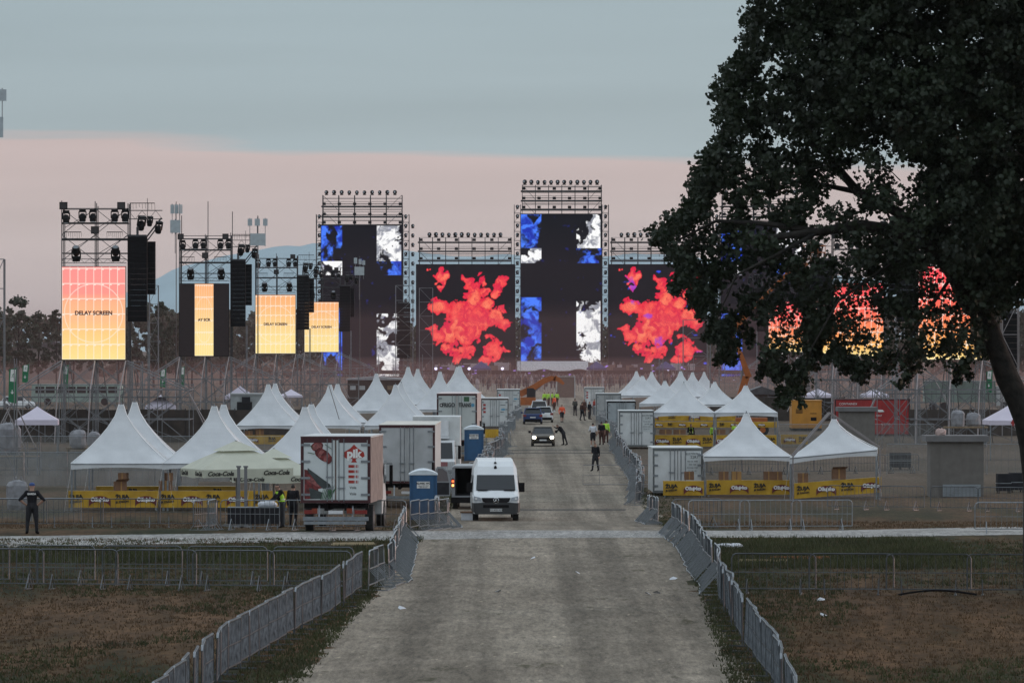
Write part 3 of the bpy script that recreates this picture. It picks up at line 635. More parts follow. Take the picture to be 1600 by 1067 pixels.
    st.build('standards', steel_d, T); le.build('ledgers', steel_d, T); br.build('braces', steel_d, T); dk.build('decks', steel_d, T); cab.build('cable_loops', black, T)
    lo.build('base_frame', steel_m, T); [q.build('leg', steel_l, T) for q in LG]
    SW = 4.83; S0, S1 = 6.4, 13.45
    if scr:
        s = thing('video_screen', f'{txt.lower() if 0 else "delay screen"} glowing pink to yellow on the {ordinal} tower' if not strip else f'mostly dark delay screen with one glowing strip on the {ordinal} tower', 'video screen', (ox, d - 0.15, (S0 + S1) / 2))
        MB().box(-SW / 2 - 0.04, SW / 2 + 0.04, 0.03, 0.3, -(S1 - S0) / 2 - 0.05, (S1 - S0) / 2 + 0.05).build('casing', black, s)
        if strip:
            MB().box(-SW * 0.5, -SW * 0.195, 0.0, 0.029, -(S1 - S0) / 2, (S1 - S0) / 2).build('dark_panels', mat('unlit_led', (0.03, 0.015, 0.015), 0.6), s)
            MB().box(SW * 0.195, SW * 0.5, 0.0, 0.029, -(S1 - S0) / 2, (S1 - S0) / 2).build('dark_panels', MATS['unlit_led'], s)
            MB().box(-SW * 0.19, SW * 0.19, 0.0, 0.03, -(S1 - S0) / 2, (S1 - S0) / 2).build('picture', TEST, s)
        else: MB().box(-SW / 2, SW / 2, 0.0, 0.03, -(S1 - S0) / 2, (S1 - S0) / 2).build('picture', TEST, s)
        text('lettering', txt, inkr, 0.42 if not strip else 0.36, (0, -0.012, 0.0), s, bold=0.018)
    a = thing('line_array', arr_label, 'loudspeaker', (ox + xa + 0.72 * m_, d + 0.2, 16.0))
    b = MB()
    for i in range(16): z = -0.25 - i * 0.405; b.box(-0.74, 0.74, -0.35, 0.35, z - 0.395, z)
    b.build('cabinets', black, a); MB().box(-0.7, 0.7, -0.3, 0.3, -0.24, -0.1).cyl((0, 0, -0.1), (0, 0, 0.5), 0.1).build('rigging_frame', steel_d, a)
    b = MB()
    for i in range(10): z = -0.6 - i * 0.405; b.box(0.65 * m_ if m_ > 0 else -1.3, 1.3 if m_ > 0 else -0.65, 0.7, 1.4, z - 0.395, z)
    b.build('side_cabinets', black, a)
    if lights:
        for i, (lx, lz, sc_) in enumerate([(-2.1, 17.75, 1.0), (-0.85, 17.85, 1.0), (-0.05, 17.85, 1.0), (1.6, 17.85, 1.0), (2.4, 17.85, 1.0)]):
            place_light(HEAD, UH, (ox + lx, d - 0.1, lz), sc_ * 1.45, 0, 0, f'moving-head lamp hanging from the top rail of the {ordinal} tower', f'lamps along the top rail of the {ordinal} tower')
        for lx, lz in ((-1.3, 13.95), (1.7, 13.95)):
            l = place_light(HEAD, UH, (ox + lx, d - 0.3, lz), 1.7, math.pi + 0.5, 0, f'lamp standing above the screen of the {ordinal} tower', f'lamps above the screen of the {ordinal} tower')
        for lx, lz in ((-2.3, 18.1), (2.1, 18.1), (0.1, 16.25)):
            b = thing('strobe_light', f'square black strobe lamp on the frame of the {ordinal} tower', 'strobe light', (ox + lx, d - 0.15, lz), 0, f'square strobes on the {ordinal} tower')
            MB().box(-0.3, 0.3, -0.12, 0.2, -0.28, 0.28).build('housing', lampm, b); MB().box(-0.25, 0.25, -0.135, -0.122, -0.22, 0.22).build('front_glass', glassd, b)
        for lx, lz, k in ((xa + 1.1 * m_, 17.3, 1.3), (xa + 2.4 * m_, 16.9, 1.1), (xa + 1.7 * m_, 17.3, 0.9)):
            place_light(HEAD, UH, (ox + lx, d + 0.3, lz), k * 1.25, 0.3 * k, 0.5, f'lamp hanging from the loudspeaker arm of the {ordinal} tower', f'lamps on the loudspeaker arm of the {ordinal} tower')
    return T
delay_tower(146.5, 433.6, 'leftmost and nearest left', 1, arr_label='tallest black line array, right of the pink DELAY SCREEN')
delay_tower(319, 559, 'second left', 1, strip=True, txt='AY SCR', mast=[(-2.3, 20.2), (0.3, 21.6), (2.7, 20.6), (5.2, 20.2)], arr_label='black line array right of the screen with one glowing strip')
delay_tower(430.5, 689, 'third left', 1, arr_label='black line array between the third and fourth left delay screens')
delay_tower(502.5, 808, 'fourth left', 1, arr_label='black line array in front of the left tall stage screen')
delay_tower(1484.5, 433.6, 'nearest right', -1, arr_label='black line array behind leaves, left of the rightmost glowing screen')
delay_tower(1341.5, 555, 'second right', -1, arr_label='black line array behind leaves, left of the second right screen')
delay_tower(1306.5, 689, 'third right', -1, arr_label='black line array seen in scraps left of the third right screen')
delay_tower(1227.5, 808, 'fourth right', -1, arr_label='black line array seen in scraps left of the fourth right screen')
# speaker hangs with a bare scaffold at the left stage wing
def bare_scaffold(px0, px1, ytop, d, label, speaker=None, m=steel_m):
    t = thing('scaffold_mast', label, 'scaffold', (X((px0 + px1) / 2, d), d, 0)); h = (px1 - px0) * d / F / 2; H = Z(ytop, d); b = MB(); c_ = MB()
    for x in (-h, h):
        for y in (0, 2 * h): b.bar((x, y, 0), (x, y, H), 0.06)
    n = max(3, int(H / 2.4))
    for i in range(n):
        z0 = H * i / n; z1 = H * (i + 1) / n
        b.bar((-h, 0, z1), (h, 0, z1), 0.045); b.bar((-h, 2 * h, z1), (h, 2 * h, z1), 0.04)
        c_.bar((-h, 0, z0), (h, 0, z1), 0.04) if i % 2 else c_.bar((h, 0, z0), (-h, 0, z1), 0.04)
    b.build('standards', m, t); c_.build('braces', m, t)
    if speaker:
        s = thing('line_array', speaker[4], 'loudspeaker', (X((speaker[0] + speaker[1]) / 2, d), d + 0.8, Z(speaker[2], d))); w_ = (speaker[1] - speaker[0]) * d / F / 2; hh = (speaker[3] - speaker[2]) * d / F; n = 12; b = MB()
        for i in range(n): b.box(-w_, w_, -0.4, 0.4, -hh * (i + 0.95) / n, -hh * i / n)
        b.build('cabinets', black, s); MB().box(-w_ * 0.8, w_ * 0.8, -0.3, 0.3, 0.01, 0.25).build('rigging_frame', steel_d, s)
bare_scaffold(618, 645, 446, 930, 'slender scaffold mast holding speakers left of the red flame screen', (620, 641, 474, 560, 'dark line array inside the scaffold left of the red flame screen'))
bare_scaffold(655, 676, 450, 1000, 'thin far scaffold mast in front of the left red flame screen', None)
bare_scaffold(1068, 1106, 500, 900, 'open scaffold frame in front of the right red flame screen', None, steel_m)
bare_scaffold(233, 247, 446, 800, 'thin far scaffold mast right of the tallest line array', None, steel_m)
bare_scaffold(-14, 6, 405, 470, 'scaffold tower cut off by the left edge of the view', None, steel_m)
bare_scaffold(1566, 1592, 470, 470, 'dark scaffold tower right of the big tree trunk', (1569, 1590, 490, 600, 'dark line array hanging right of the big tree trunk'), steel_l)
# floor-mounted fence of cable towers between: antennas
apan = mat('antenna_grey', (0.42, 0.47, 0.49), 0.6)
def antenna(px0, px1, y0, y1, d, label, group=None, yaw=0.3, pole=2.0):
    t = thing('antenna', label, 'antenna', (X((px0 + px1) / 2, d), d, Z(y1, d)), yaw, group); w_ = (px1 - px0) * d / F / 2; h = (y1 - y0) * d / F
    MB().box(-w_, w_, -0.08, 0.08, 0, h).build('panel', apan, t); MB().bar((0, 0.14, -pole), (0, 0.14, h + 0.1), 0.04).bar((0, 0.14, h * .3), (0, 0.0, h * .3), 0.03).build('bracket', steel_m, t)
for k, (a, b_) in enumerate(((266.5, 272), (273, 278.5), (279.5, 285))): antenna(a, b_, 320, 334, 559, f'{["first", "middle", "last"][k]} of three slim grey antenna panels at the second left mast top', 'slim antennas at the left end of the second tower', 0.2 + 0.3 * k)
antenna(266, 282, 344, 364, 559, 'square grey antenna panel below three slim ones on the second left mast', None, 0.2)
for k, (a, b_) in enumerate(((387, 394), (398, 406), (411, 418))): antenna(a, b_, 342, 353, 559, f'{["left", "middle", "right"][k]} one of three small antenna panels above the second line array', 'small antennas above the second line array', 0.1)
antenna(391, 415, 365, 384, 559, 'large square antenna panel above the second line array', None, 0.1)
for k, (a, b_) in enumerate(((553, 558), (560.5, 565), (566, 570.5))): antenna(a, b_, 403 + k * 2, 412 + k, 808, f'{["left", "middle", "right"][k]} one of three tiny antennas in front of the left tall screen', 'tiny antennas before the left tall screen', 0.1)
antenna(554, 569, 417, 430, 808, 'square antenna panel in front of the left tall stage screen', None, 0.1, 3.5)
antenna(-3, 10, 140, 158, 400, 'grey antenna box high at the left edge of the view', None, 0.1); antenna(-8, 5, 183, 215, 400, 'taller grey antenna box below another at the left edge', None, 0.1)
t = thing('antenna_mast', 'steel mast carrying antenna boxes just outside the left edge', 'mast', (X(-5, 400) , 400.4, 0)); MB().truss((0, 0, 0), (0, 0, Z(125, 400)), 0.3, 0.5, 0.03, (-1, 0, 0)).build('truss', steel_m, t)
for (px, dd, zt, lab) in ((275, 559, Z(315, 559), 'pole of the second tower carrying four left antennas'), (403, 559, Z(338, 559), 'pole above the second line array carrying four antennas'), (562, 808, Z(400, 808), 'pole carrying small antennas before the left tall screen')):
    t = thing('antenna_mast', lab, 'mast', (X(px, dd), dd + 0.35, 0)); MB().cyl((0, 0, 0), (0, 0, zt), 0.05, 0.035, 6).build('pole', steel_d, t); MB().box(-0.25, 0.25, -0.25, 0.25, -0.02, 0.06).build('foot_plate', steel_m, t)
# ------------------------------------------------------------------ tents
def pagoda(px, d, hw, eave, peak, label, group, rz=0.0, valance=0.28, pole_to=None, depth=None, lean=0, sides=False):
    """peaked marquee; hw, eave, peak in photograph pixels at distance d"""
    s = F / d; W_ = hw / s; ze = Z(eave, d); zp = Z(peak, d); y0 = d + W_; t = thing('pagoda_tent', label, 'tent', (X(px, d), y0, gz(d)), rz, group); g0 = gz(d)
    ze -= g0; zp -= g0; zp += random.uniform(-.06, .06); rz += random.uniform(-.035, .035); t.rotation_euler = (0, 0, rz); n = 14; V = []; k = 8
    for i in range(n + 1):
        q = i / n; w_ = W_ * (0.045 + 0.955 * (1 - q) ** 1.55); z = ze + (zp - ze) * q
        for sd in range(4):
            for j in range(k):
                u = -1 + 2 * j / k; c, s2 = [(u, -1), (1, u), (-u, 1), (-1, -u)][sd]
                sag = 1 - 0.085 * (1 - u * u) * math.sin(math.pi * min(1, q * 1.15)) ; V.append((w_ * c * sag, w_ * s2 * sag, z + lean * w_ * c / W_ * (1 - q)))
    m = 4 * k; Fc = [(i * m + j, i * m + (j + 1) % m, (i + 1) * m + (j + 1) % m, (i + 1) * m + j) for i in range(n) for j in range(m)] + [tuple(n * m + j for j in range(m))]
    MB().add(V, Fc).build('roof', pvc, t, smooth=False)
    V = []; 
    for sd in range(4):
        for j in range(k + 1):
            u = -1 + 2 * j / k; c, s2 = [(u, -1), (1, u), (-u, 1), (-1, -u)][sd]; zz = lean * c; arch = 0.10 * (1 - u * u)
            V += [(W_ * c * 1.004, W_ * s2 * 1.004, ze + zz + 0.01), (W_ * c * 1.004, W_ * s2 * 1.004, ze + zz - valance + arch)]
    MB().add(V, [(sd * (2 * k + 2) + 2 * j, sd * (2 * k + 2) + 2 * j + 1, sd * (2 * k + 2) + 2 * j + 3, sd * (2 * k + 2) + 2 * j + 2) for sd in range(4) for j in range(k)]).build('valance', pvc, t)
    for a in (-1, 1):
        for b_ in (-1, 1): MB().box(W_ * a * 0.985 - 0.04, W_ * a * 0.985 + 0.04, W_ * b_ * 0.985 - 0.04, W_ * b_ * 0.985 + 0.04, 0, ze + lean * a).build('leg', galv, t)
    MB().cyl((0, 0, ze), (0, 0, zp + 0.12), 0.03, n=5).bar((-W_, -W_, ze + lean * -1 - 0.03), (W_, -W_, ze + lean - 0.03), 0.03).bar((-W_, W_, ze - lean - 0.03), (W_, W_, ze + lean - 0.03), 0.03).build('roof_frame', galv, t)
    for a, b_ in ((-1, -1), (1, -1)): MB().bar((W_ * a * .98, W_ * b_, ze), (W_ * a * 1.12, W_ * b_ - .9, 0.0), 0.004).build('guy_rope', inkw, t)
    b = MB()
    for a, b_ in ((-1, -1), (1, -1), (1, 1), (-1, 1)):
        b.tube([(W_ * a * (0.045 + 0.955 * (1 - q) ** 1.55) * 1.004, W_ * b_ * (0.045 + 0.955 * (1 - q) ** 1.55) * 1.004, ze + (zp - ze) * q + lean * a * (1 - q) + .01) for q in (0, .15, .3, .45, .6, .8, 1)], .018, 4)
    b.build('corner_seams', mat('seam_white', (.86, .86, .86), .4, var=.03), t)
    return t
GL = 'white pagoda tents left of the track'; GR = 'white pagoda tents right of the track'
dA = 259.5
pagoda(184, dA, 76, 724, 634, 'leftmost big white pagoda tent over the yellow beer bar', GL, 0.03)
pagoda(331, dA, 76, 724, 634, 'big white pagoda tent behind the beige parasol', GL, 0.0)
pagoda(474, dA, 75, 724, 638, 'big white pagoda tent rising behind the meat truck', GL, -0.02)
for px, pk, lab in ((206, 630, 'white pagoda tent directly behind the leftmost big one'), (346, 632, 'white pagoda tent peeking out behind the tent with the beige parasol'), (484, 633, 'white pagoda tent peeking out behind the one at the meat truck')):
    pagoda(px, dA + 11, 70, 716, pk, lab, GL, 0.04)
dB = 386
for px, lab in ((417, 'mid-distance white pagoda tent nearest the grey cabin'), (514, 'mid-distance white pagoda tent with a loose pole at its peak'), (617, 'mid-distance white pagoda tent above the plain white trailer')):
    pagoda(px, dB, 49, 665, 602, lab, GL, 0.02)
for px, lab in ((428, 'pagoda tent tucked behind the one nearest the grey cabin'), (526, 'pagoda tent tucked behind the one with a loose pole'), (626, 'pagoda tent tucked behind the one above the plain trailer')):
    pagoda(px, dB + 14, 47, 660, 600, lab, GL, 0.03)
pagoda(587, 485, 43, 642, 583, 'farther pagoda tent in front of the low black marquee', GL, 0.0)
pagoda(637, 540, 42, 632, 574, 'grey-looking pagoda tent highest in the middle of the left group', GL, 0.05)
pagoda(652, 575, 36, 630, 577, 'slim half-hidden pagoda tent with loose ropes at its peak', GL, 0.2)
pagoda(687, 487, 43, 640, 581, 'pagoda tent just left of the tall refrigerated truck', GL, 0.0)
pagoda(718, 540, 38, 622, 572, 'pagoda tent right above the tall refrigerated truck', GL, 0.06)
pagoda(714, 560, 36, 622, 573, 'pagoda tent half hidden behind the one above the refrigerated truck', GL, 0.0)
dR = 283
pagoda(1169, dR, 68, 713, 648, 'front right white pagoda tent beside the white container', GR, 0.0, 0.26)
pagoda(1307, dR - 4, 68, 709, 655, 'leaning front right pagoda tent under bare crossed roof poles', GR, -0.05, 0.3, lean=0.20)
pagoda(1070, 415, 47.5, 645, 597.5, 'second-row right pagoda tent nearest the track', GR, 0.0, 0.3)
pagoda(1167, 415, 48.5, 645, 602, 'second-row right pagoda tent away from the track', GR, 0.0, 0.3)
pagoda(1040, 508, 40, 631, 595.6, 'third-row right pagoda tent nearest the track', GR, 0.0)
pagoda(1118, 508, 36, 632, 596.6, 'third-row right pagoda tent away from the track', GR, 0.0)
pagoda(1004.5, 620, 36, 618, 588, 'far right-side pagoda tent in front of two taller peaks', GR, 0.05)
pagoda(995, 650, 30, 617, 579.7, 'far pagoda tent leftmost of the right group', GR)
pagoda(1019, 660, 30, 618, 580.6, 'far pagoda tent second from left in the right group', GR)
pagoda(1064.5, 600, 34, 620, 579.7, 'far pagoda tent in the middle of the right group', GR)
pagoda(1083, 630, 32, 620, 581.6, 'far pagoda tent just right of the middle peak', GR)
pagoda(1101, 720, 24, 612, 581.5, 'thin folded far pagoda tent beside the orange boom lift', GR)
# bare crossed poles over the leaning tent
t = thing('roof_poles', 'bare aluminium poles crossing above the leaning tent', 'tent poles', (X(1298, dR - 6), dR - 6, 0)); b = MB(); d0 = dR - 6
for o_ in (0, 1.4): b.bar((X(1239, d0) - t.location.x, o_, Z(713, d0)), (0, o_ + .3, Z(645, d0)), 0.05); b.bar((0, o_ + .3, Z(645, d0)), (X(1375, d0) - t.location.x, o_, Z(699, d0)), 0.05)
for px, yy in ((1239, 713), (1375, 699)): b.bar((X(px, d0) - t.location.x, 0, 0), (X(px, d0) - t.location.x, 0, Z(yy, d0)), 0.045)
b.build('poles', steel_l, t)
t = thing('loose_pole', 'long pale pole leaning out of a mid-distance tent peak', 'pole', (X(530, 384), 384, 0)); MB().bar((0, 0, 2.5), (X(510, 384) - X(530, 384) , 0, Z(589, 384)), 0.035).build('pole', steel_l, t)
def gazebo(px, d, hw, eave, val, peak, label, cross=False):
    s = F / d; W_ = hw / s; g0 = gz(d); t = thing('gazebo', label, 'gazebo', (X(px, d), d + W_, g0), 0.05, 'pale pop-up gazebos'); ze = Z(eave, d) - g0; zv = Z(val, d) - g0; zp = Z(peak, d) - g0; V = []; n = 6
    for i in range(n + 1):
        q = i / n; w_ = W_ * (1 - q * 0.99) ** 1.12
        V += [(-w_, -w_, ze + (zp - ze) * q), (w_, -w_, ze + (zp - ze) * q), (w_, w_, ze + (zp - ze) * q), (-w_, w_, ze + (zp - ze) * q)]
    V += [(-W_, -W_, zv), (W_, -W_, zv), (W_, W_, zv), (-W_, W_, zv)]; b0 = 4 * (n + 1)
    MB().add(V[:b0], [(i * 4 + j, i * 4 + (j + 1) % 4, i * 4 + 4 + (j + 1) % 4, i * 4 + 4 + j) for i in range(n) for j in range(4)]).build('roof', lilac, t)
    MB().add([V[0], V[1], V[2], V[3]] + V[b0:], [(4 + j, 4 + (j + 1) % 4, (j + 1) % 4, j) for j in range(4)]).build('valance', lilac, t)
    for a in (-1, 1):
        for b_ in (-1, 1): MB().box(W_ * a * .97 - .03, W_ * a * .97 + .03, W_ * b_ * .97 - .03, W_ * b_ * .97 + .03, 0, ze).build('leg', galv, t)
    if cross: MB().box(-0.45, 0.45 - .6, -W_ - 0.03, -W_ - .015, (ze + zv) / 2 - .07, (ze + zv) / 2 + .07).box(-.38, -.24, -W_ - 0.034, -W_ - .031, (ze + zv) / 2 - .2, (ze + zv) / 2 + .2).build('red_cross', redp, t)
gazebo(55.5, 385, 33, 656, 664, 635, 'lilac-white gazebo at the far left among scaffold tubes')
gazebo(249.5, 470, 24, 634.5, 639, 617, 'small white gazebo behind the leftmost tents')
gazebo(374, 560, 24, 619, 624, 603, 'lilac gazebo just above the grey cabin')
gazebo(454, 620, 18, 618, 621, 608, 'tiny lilac gazebo between two delay towers')
gazebo(1279, 600, 22, 617, 623, 607.5, 'small white gazebo above the orange generator')
gazebo(1367, 590, 21, 617, 621, 607.5, 'small white gazebo above the red container')
gazebo(1588, 370, 44, 657, 664, 628, 'white first-aid gazebo with a red cross, right of the tree trunk', True)

def walkway(label, px0, px1, d, z, seed):
    t = thing('scaffold_walkway', label, 'scaffold', (X((px0 + px1) / 2, d), d, 0)); h = (px1 - px0) * d / F / 2; n = max(3, int(2 * h / 2.1)); r = random.Random(seed); a = MB(); b = MB()
    for y in (0, 2.2):
        for i in range(n + 1): x = -h + 2 * h * i / n; a.bar((x, y, 0), (x, y, z + 1.1 + r.choice((0, 0, 1.6))), .04)
        for zz in (z * .5, z, z + 1.0): b.bar((-h, y, zz), (h, y, zz), .035)
        for i in range(n):
            x0, x1 = -h + 2 * h * i / n, -h + 2 * h * (i + 1) / n
            b.bar((x0, y, 0), (x1, y, z * .5), .03) if r.random() < .5 else b.bar((x1, y, z * .5), (x0, y, z), .03)
    a.build('standards', steel_m, t); b.build('ledgers', steel_m, t); MB().box(-h, h, 0, 2.2, z - .06, z).build('deck', steel_d, t)
walkway('long low scaffold walkway behind the left middle tents', 380, 560, 640, 3.0, 1)
walkway('scaffold walkway behind the leftmost tower legs', 20, 300, 470, 3.2, 2)
walkway('scaffold walkway behind the right orange generator', 1200, 1330, 620, 3.6, 3)
walkway('scaffold walkway behind the rightmost tower legs', 1390, 1620, 480, 3.4, 4)
walkway('farther scaffold walkway below the left tall stage screen', 500, 660, 880, 3.2, 5)
walkway('farther scaffold walkway below the right tall stage screen', 1060, 1230, 860, 3.2, 6)
# ------------------------------------------------------------------ steel crowd barriers
trackm = mat('blue_grey_zinc_bars', (0.15, 0.17, 0.19), 0.6, 0.5, 0.75, 5.0)
def barrier(kind):
    """2.3 m long, 1.1 m high; 'plain' has flat feet, 'splay' has lower bars sloping out to a ground rail"""
    t = thing('crowd_barrier', 'x', 'barrier'); L_ = 1.13; r = 0.021; fm = galv if kind != 'plain' else mat('weathered_barrier_frame', (0.13, 0.14, 0.15), 0.45, 0.75, 0.3, 2); b = MB()
    b.tube([(-L_, 0, 0.16), (-L_, 0, 0.98), (-L_ + 0.04, 0, 1.06), (-L_ + 0.12, 0, 1.10), (L_ - 0.12, 0, 1.10), (L_ - 0.04, 0, 1.06), (L_, 0, 0.98), (L_, 0, 0.16)], r, 5)
    b.bar((-L_, 0, 0.16), (L_, 0, 0.16), r); b.bar((-L_, 0, 0.60), (L_, 0, 0.60), 0.014); b.build('frame', fm if kind != 'track' else barm, t)
    if kind == 'track': MB().tube([(-L_, 0, 1.0), (-L_ + 0.05, 0, 1.09), (L_ - 0.05, 0, 1.09), (L_, 0, 1.0)], 0.025, 5).build('top_rail', galv, t)  # brighter than the frame: rim light on the top put into its colour
    b = MB(); nb = 20 if kind == 'track' else 12; rb = 0.013 if kind == 'track' else 0.008
    for i in range(1, nb): x = -L_ + 2 * L_ * i / nb; b.bar((x, 0, 0.16), (x, 0, 1.09), rb)
    b.build('bars', trackm if kind == 'track' else (galv if kind == 'bright' else barm), t)
    if kind in ('plain', 'bright'):
        for s_ in (-0.72, 0.72): MB().box(s_ - 0.025, s_ + 0.025, -0.34, 0.34, 0.0, 0.03).bar((s_, -0.30, 0.03), (s_, 0, 0.42), 0.016).bar((s_, 0.30, 0.03), (s_, 0, 0.42), 0.016).bar((s_, 0, 0.02), (s_, 0, 0.17), 0.02).build('foot', fm, t)
    elif kind == 'track':
        for s_ in (-L_, L_): MB().bar((s_, -0.34, 0.03), (s_, 0.3, 0.03), 0.02).bar((s_, 0, 0.02), (s_, 0, 0.18), 0.02).build('foot', barm, t)
    else:
        b = MB()
        for i in range(0, 8): x = -L_ + 2 * L_ * i / 7; b.bar((x, 0, 0.60), (x, -0.52, 0.03), 0.012)
        b.bar((-L_, -0.52, 0.03), (L_, -0.52, 0.03), 0.018); b.bar((-L_, -0.02, 0.61), (L_, -0.02, 0.61), 0.018); b.build('splayed_front', galv, t)
        for s_ in (-L_, L_): MB().bar((s_, -0.5, 0.03), (s_, 0.3, 0.03), 0.02).bar((s_, 0, 0.02), (s_, 0, 0.18), 0.02).build('foot', galv, t)
    return t
BP, BS, BT, BB = barrier('plain'), barrier('splay'), barrier('track'), barrier('bright'); USED = {id(BP): 0, id(BS): 0, id(BT): 0, id(BB): 0}
def place_barrier(proto, x, y, rz, label, group, tilt=0.0, flip=False):
    if not USED[id(proto)]: t = proto; USED[id(proto)] = 1; t['label'] = label; t['group'] = group
    else: t = dup(proto, label=label, group=group)
    t.location = (x, y, gz(y)); t.rotation_euler = (tilt, 0, rz + (math.pi if flip else 0)); return t
def barrier_line(proto, pts, label, group, wob=0.05, flip=False, tilt=0.0, gap=2.3):
    """pts: (px, py of the ground) or (x, d) pairs given as ('m', x, d)"""
    P = [Vector((p[1], p[2])) for p in pts]; seg = [(P[i + 1] - P[i]).length for i in range(len(P) - 1)]; tot = sum(seg); n = max(1, round(tot / gap)); k = 0
    def at(s):
        for i, q in enumerate(seg):
            if s <= q or i == len(seg) - 1: return P[i] + (P[i + 1] - P[i]) * (s / q)
            s -= q
    for i in range(n):
        a, b_ = at(tot * i / n), at(tot * (i + 1) / n); a = a + Vector((random.gauss(0, wob), 0)); m = (a + b_) / 2; dd = b_ - a
        place_barrier(proto, m.x, m.y, math.atan2(dd.y, dd.x) + random.gauss(0, wob * 0.4), label, group, tilt + random.gauss(0, 0.02), flip)
def mpt(*ps): return [('m', x, d) for x, d in ps]
nl = mpt((-6.0, 88), (-5.9, 97), (-5.9, 104), (-5.8, 115), (-5.2, 127.6), (-4.96, 134), (-4.58, 139.5), (-4.1, 154.5))
barrier_line(BT, nl, 'steel crowd barrier in the long near row down the left edge of the track', 'barriers along the near left edge of the track', 0.04)
barrier_line(BS, mpt((-3.95, 155), (-3.4, 161), (-3.6, 183.6), (-3.76, 197.7)), 'splayed steel barrier at the left track edge between cross row and pale path', 'splayed barriers left of the track before the pale path', 0.05)
barrier_line(BS, mpt((-3.7, 206), (-3.0, 211), (-2.4, 215), (-2.45, 219)), 'splayed steel barrier bulging round the blue toilet beside the white van', 'splayed barriers by the front blue toilet', 0.03)
barrier_line(BS, mpt((-2.9, 224), (-3.2, 240)), 'steel barrier running back between blue toilet and silver van', 'barriers between toilet and silver van', 0.08)
barrier_line(BS, mpt((-2.1, 312), (-1.75, 318), (-1.6, 335), (-1.3, 350), (-1.45, 372), (-0.9, 385), (-1.0, 405), (-0.75, 440)), 'steel barrier in the zigzag row along the left track edge beside the trucks', 'zigzag barriers beside the trucks', 0.22)
barrier_line(BT, mpt((4.7, 90), (4.96, 104), (5.15, 111), (5.12, 118.5), (5.2, 128), (5.27, 134), (5.39, 144), (5.45, 149)), 'steel crowd barrier in the long near row down the right edge of the track', 'barriers along the near right edge of the track', 0.04, True)
barrier_line(BS, mpt((5.55, 152), (5.77, 159), (5.7, 167), (5.9, 183), (5.94, 192), (5.7, 202)), 'splayed steel barrier at the right track edge before the pale path', 'splayed barriers right of the track before the pale path', 0.05, True)
barrier_line(BS, mpt((5.9, 228), (5.7, 240), (6.0, 246)), 'splayed steel barrier beside the nearest white container', 'splayed barriers by the nearest container', 0.06, True)
barrier_line(BS, mpt((6.0, 268), (6.3, 284), (6.9, 310), (7.1, 331), (7.2, 360), (7.55, 385), (7.5, 407), (8.0, 440)), 'steel barrier in the leaning row between track and right-hand containers', 'leaning barriers right of the track', 0.12, True, -0.05)
# rows across the grass
barrier_line(BP, mpt((-17.2, 157), (-12.4, 156), (-4.4, 154.5)), 'steel crowd barrier in the near left row across the dry grass', 'near left barriers across the grass', 0.05)
barrier_line(BP, mpt((-16.3, 159.5), (-4.3, 157.5)), 'steel crowd barrier in the second line just behind the near left cross row', 'second line of near left barriers across the grass', 0.08)
barrier_line(BP, mpt((5.9, 153), (15.5, 152), (18.5, 151)), 'steel crowd barrier in the near right row across the dark grass', 'near right barriers across the grass', 0.05)
barrier_line(BB, mpt((-10.75, 208), (-3.75, 206)), 'bright steel barrier in the row in front of the meat truck and parasols', 'bright barriers in front of the meat truck', 0.04)
place_barrier(BB, -11.3, 209.4, 1.25, 'steel barrier turned end-on at the left end of the row before the parasols', 'end-on barriers left of the parasols')
place_barrier(BB, -11.0, 208.6, 1.5, 'steel barrier turned end-on at the left end of the row before the parasols', 'end-on barriers left of the parasols')
barrier_line(BP, mpt((-20, 217), (-11.3, 217.5)), 'dull steel barrier in the row behind the man at the left', 'barriers behind the man at the left', 0.06)
barrier_line(BB, mpt((6.6, 207), (12.3, 208)), 'steel barrier in the row before the leaning right tent', 'barriers before the front right tents', 0.05)
barrier_line(BP, mpt((5.8, 214), (8.5, 216)), 'steel barrier at the corner between pale path and white container', 'barriers at the corner by the container', 0.12)
barrier_line(BB, mpt((16.4, 202), (21, 201.5)), 'steel barrier at the right edge beside the rendered block', 'barriers at the right edge by the rendered block', 0.04)
barrier_line(BP, mpt((9.2, 330), (24, 335)), 'thin far steel barrier on the bare ground behind the front right tents', 'far barriers behind the front right tents', 0.1)
barrier_line(BP, mpt((-22, 345), (-9, 345)), 'thin far steel barrier behind the left beer bars', 'far barriers behind the left beer bars', 0.1)
barrier_line(BP, mpt((14.5, 262), (23.5, 258)), 'steel barrier between the leaning tent and the rendered block', 'barriers beside the rendered block', 0.1)
barrier_line(BP, mpt((-4.9, 288), (-2.4, 296)), 'steel barrier in the short line in front of the small white truck', 'barriers in front of the small truck', 0.08)
b = MB()
for P_ in ([(-0.6, 450), (-0.8, 470), (0.1, 500), (-0.3, 540), (0.9, 575), (0.4, 600)], [(8.1, 450), (8.4, 480), (8.1, 515), (8.9, 557), (8.4, 600)]):
    for (x0, d0), (x1, d1) in zip(P_[:-1], P_[1:]):
        n = int((d1 - d0) / 2.3)
        for i in range(n):
            a = Vector((x0 + (x1 - x0) * i / n + random.gauss(0, .2), d0 + (d1 - d0) * i / n, 0)); c_ = Vector((x0 + (x1 - x0) * (i + 1) / n + random.gauss(0, .2), d0 + (d1 - d0) * (i + 1) / n - .1, 0)); u = Vector((0, 0, 1.1))
            b.tube([a, a + u, c_ + u, c_], .02, 4)
            for k in range(1, 8): q = a.lerp(c_, k / 8); b.bar(q + Vector((0, 0, .15)), q + u, .009)
tag(b.build('far_barrier_rows', galv), 'far rows of steel barriers along both edges of the track beyond the cars', 'barriers', kind='stuff')
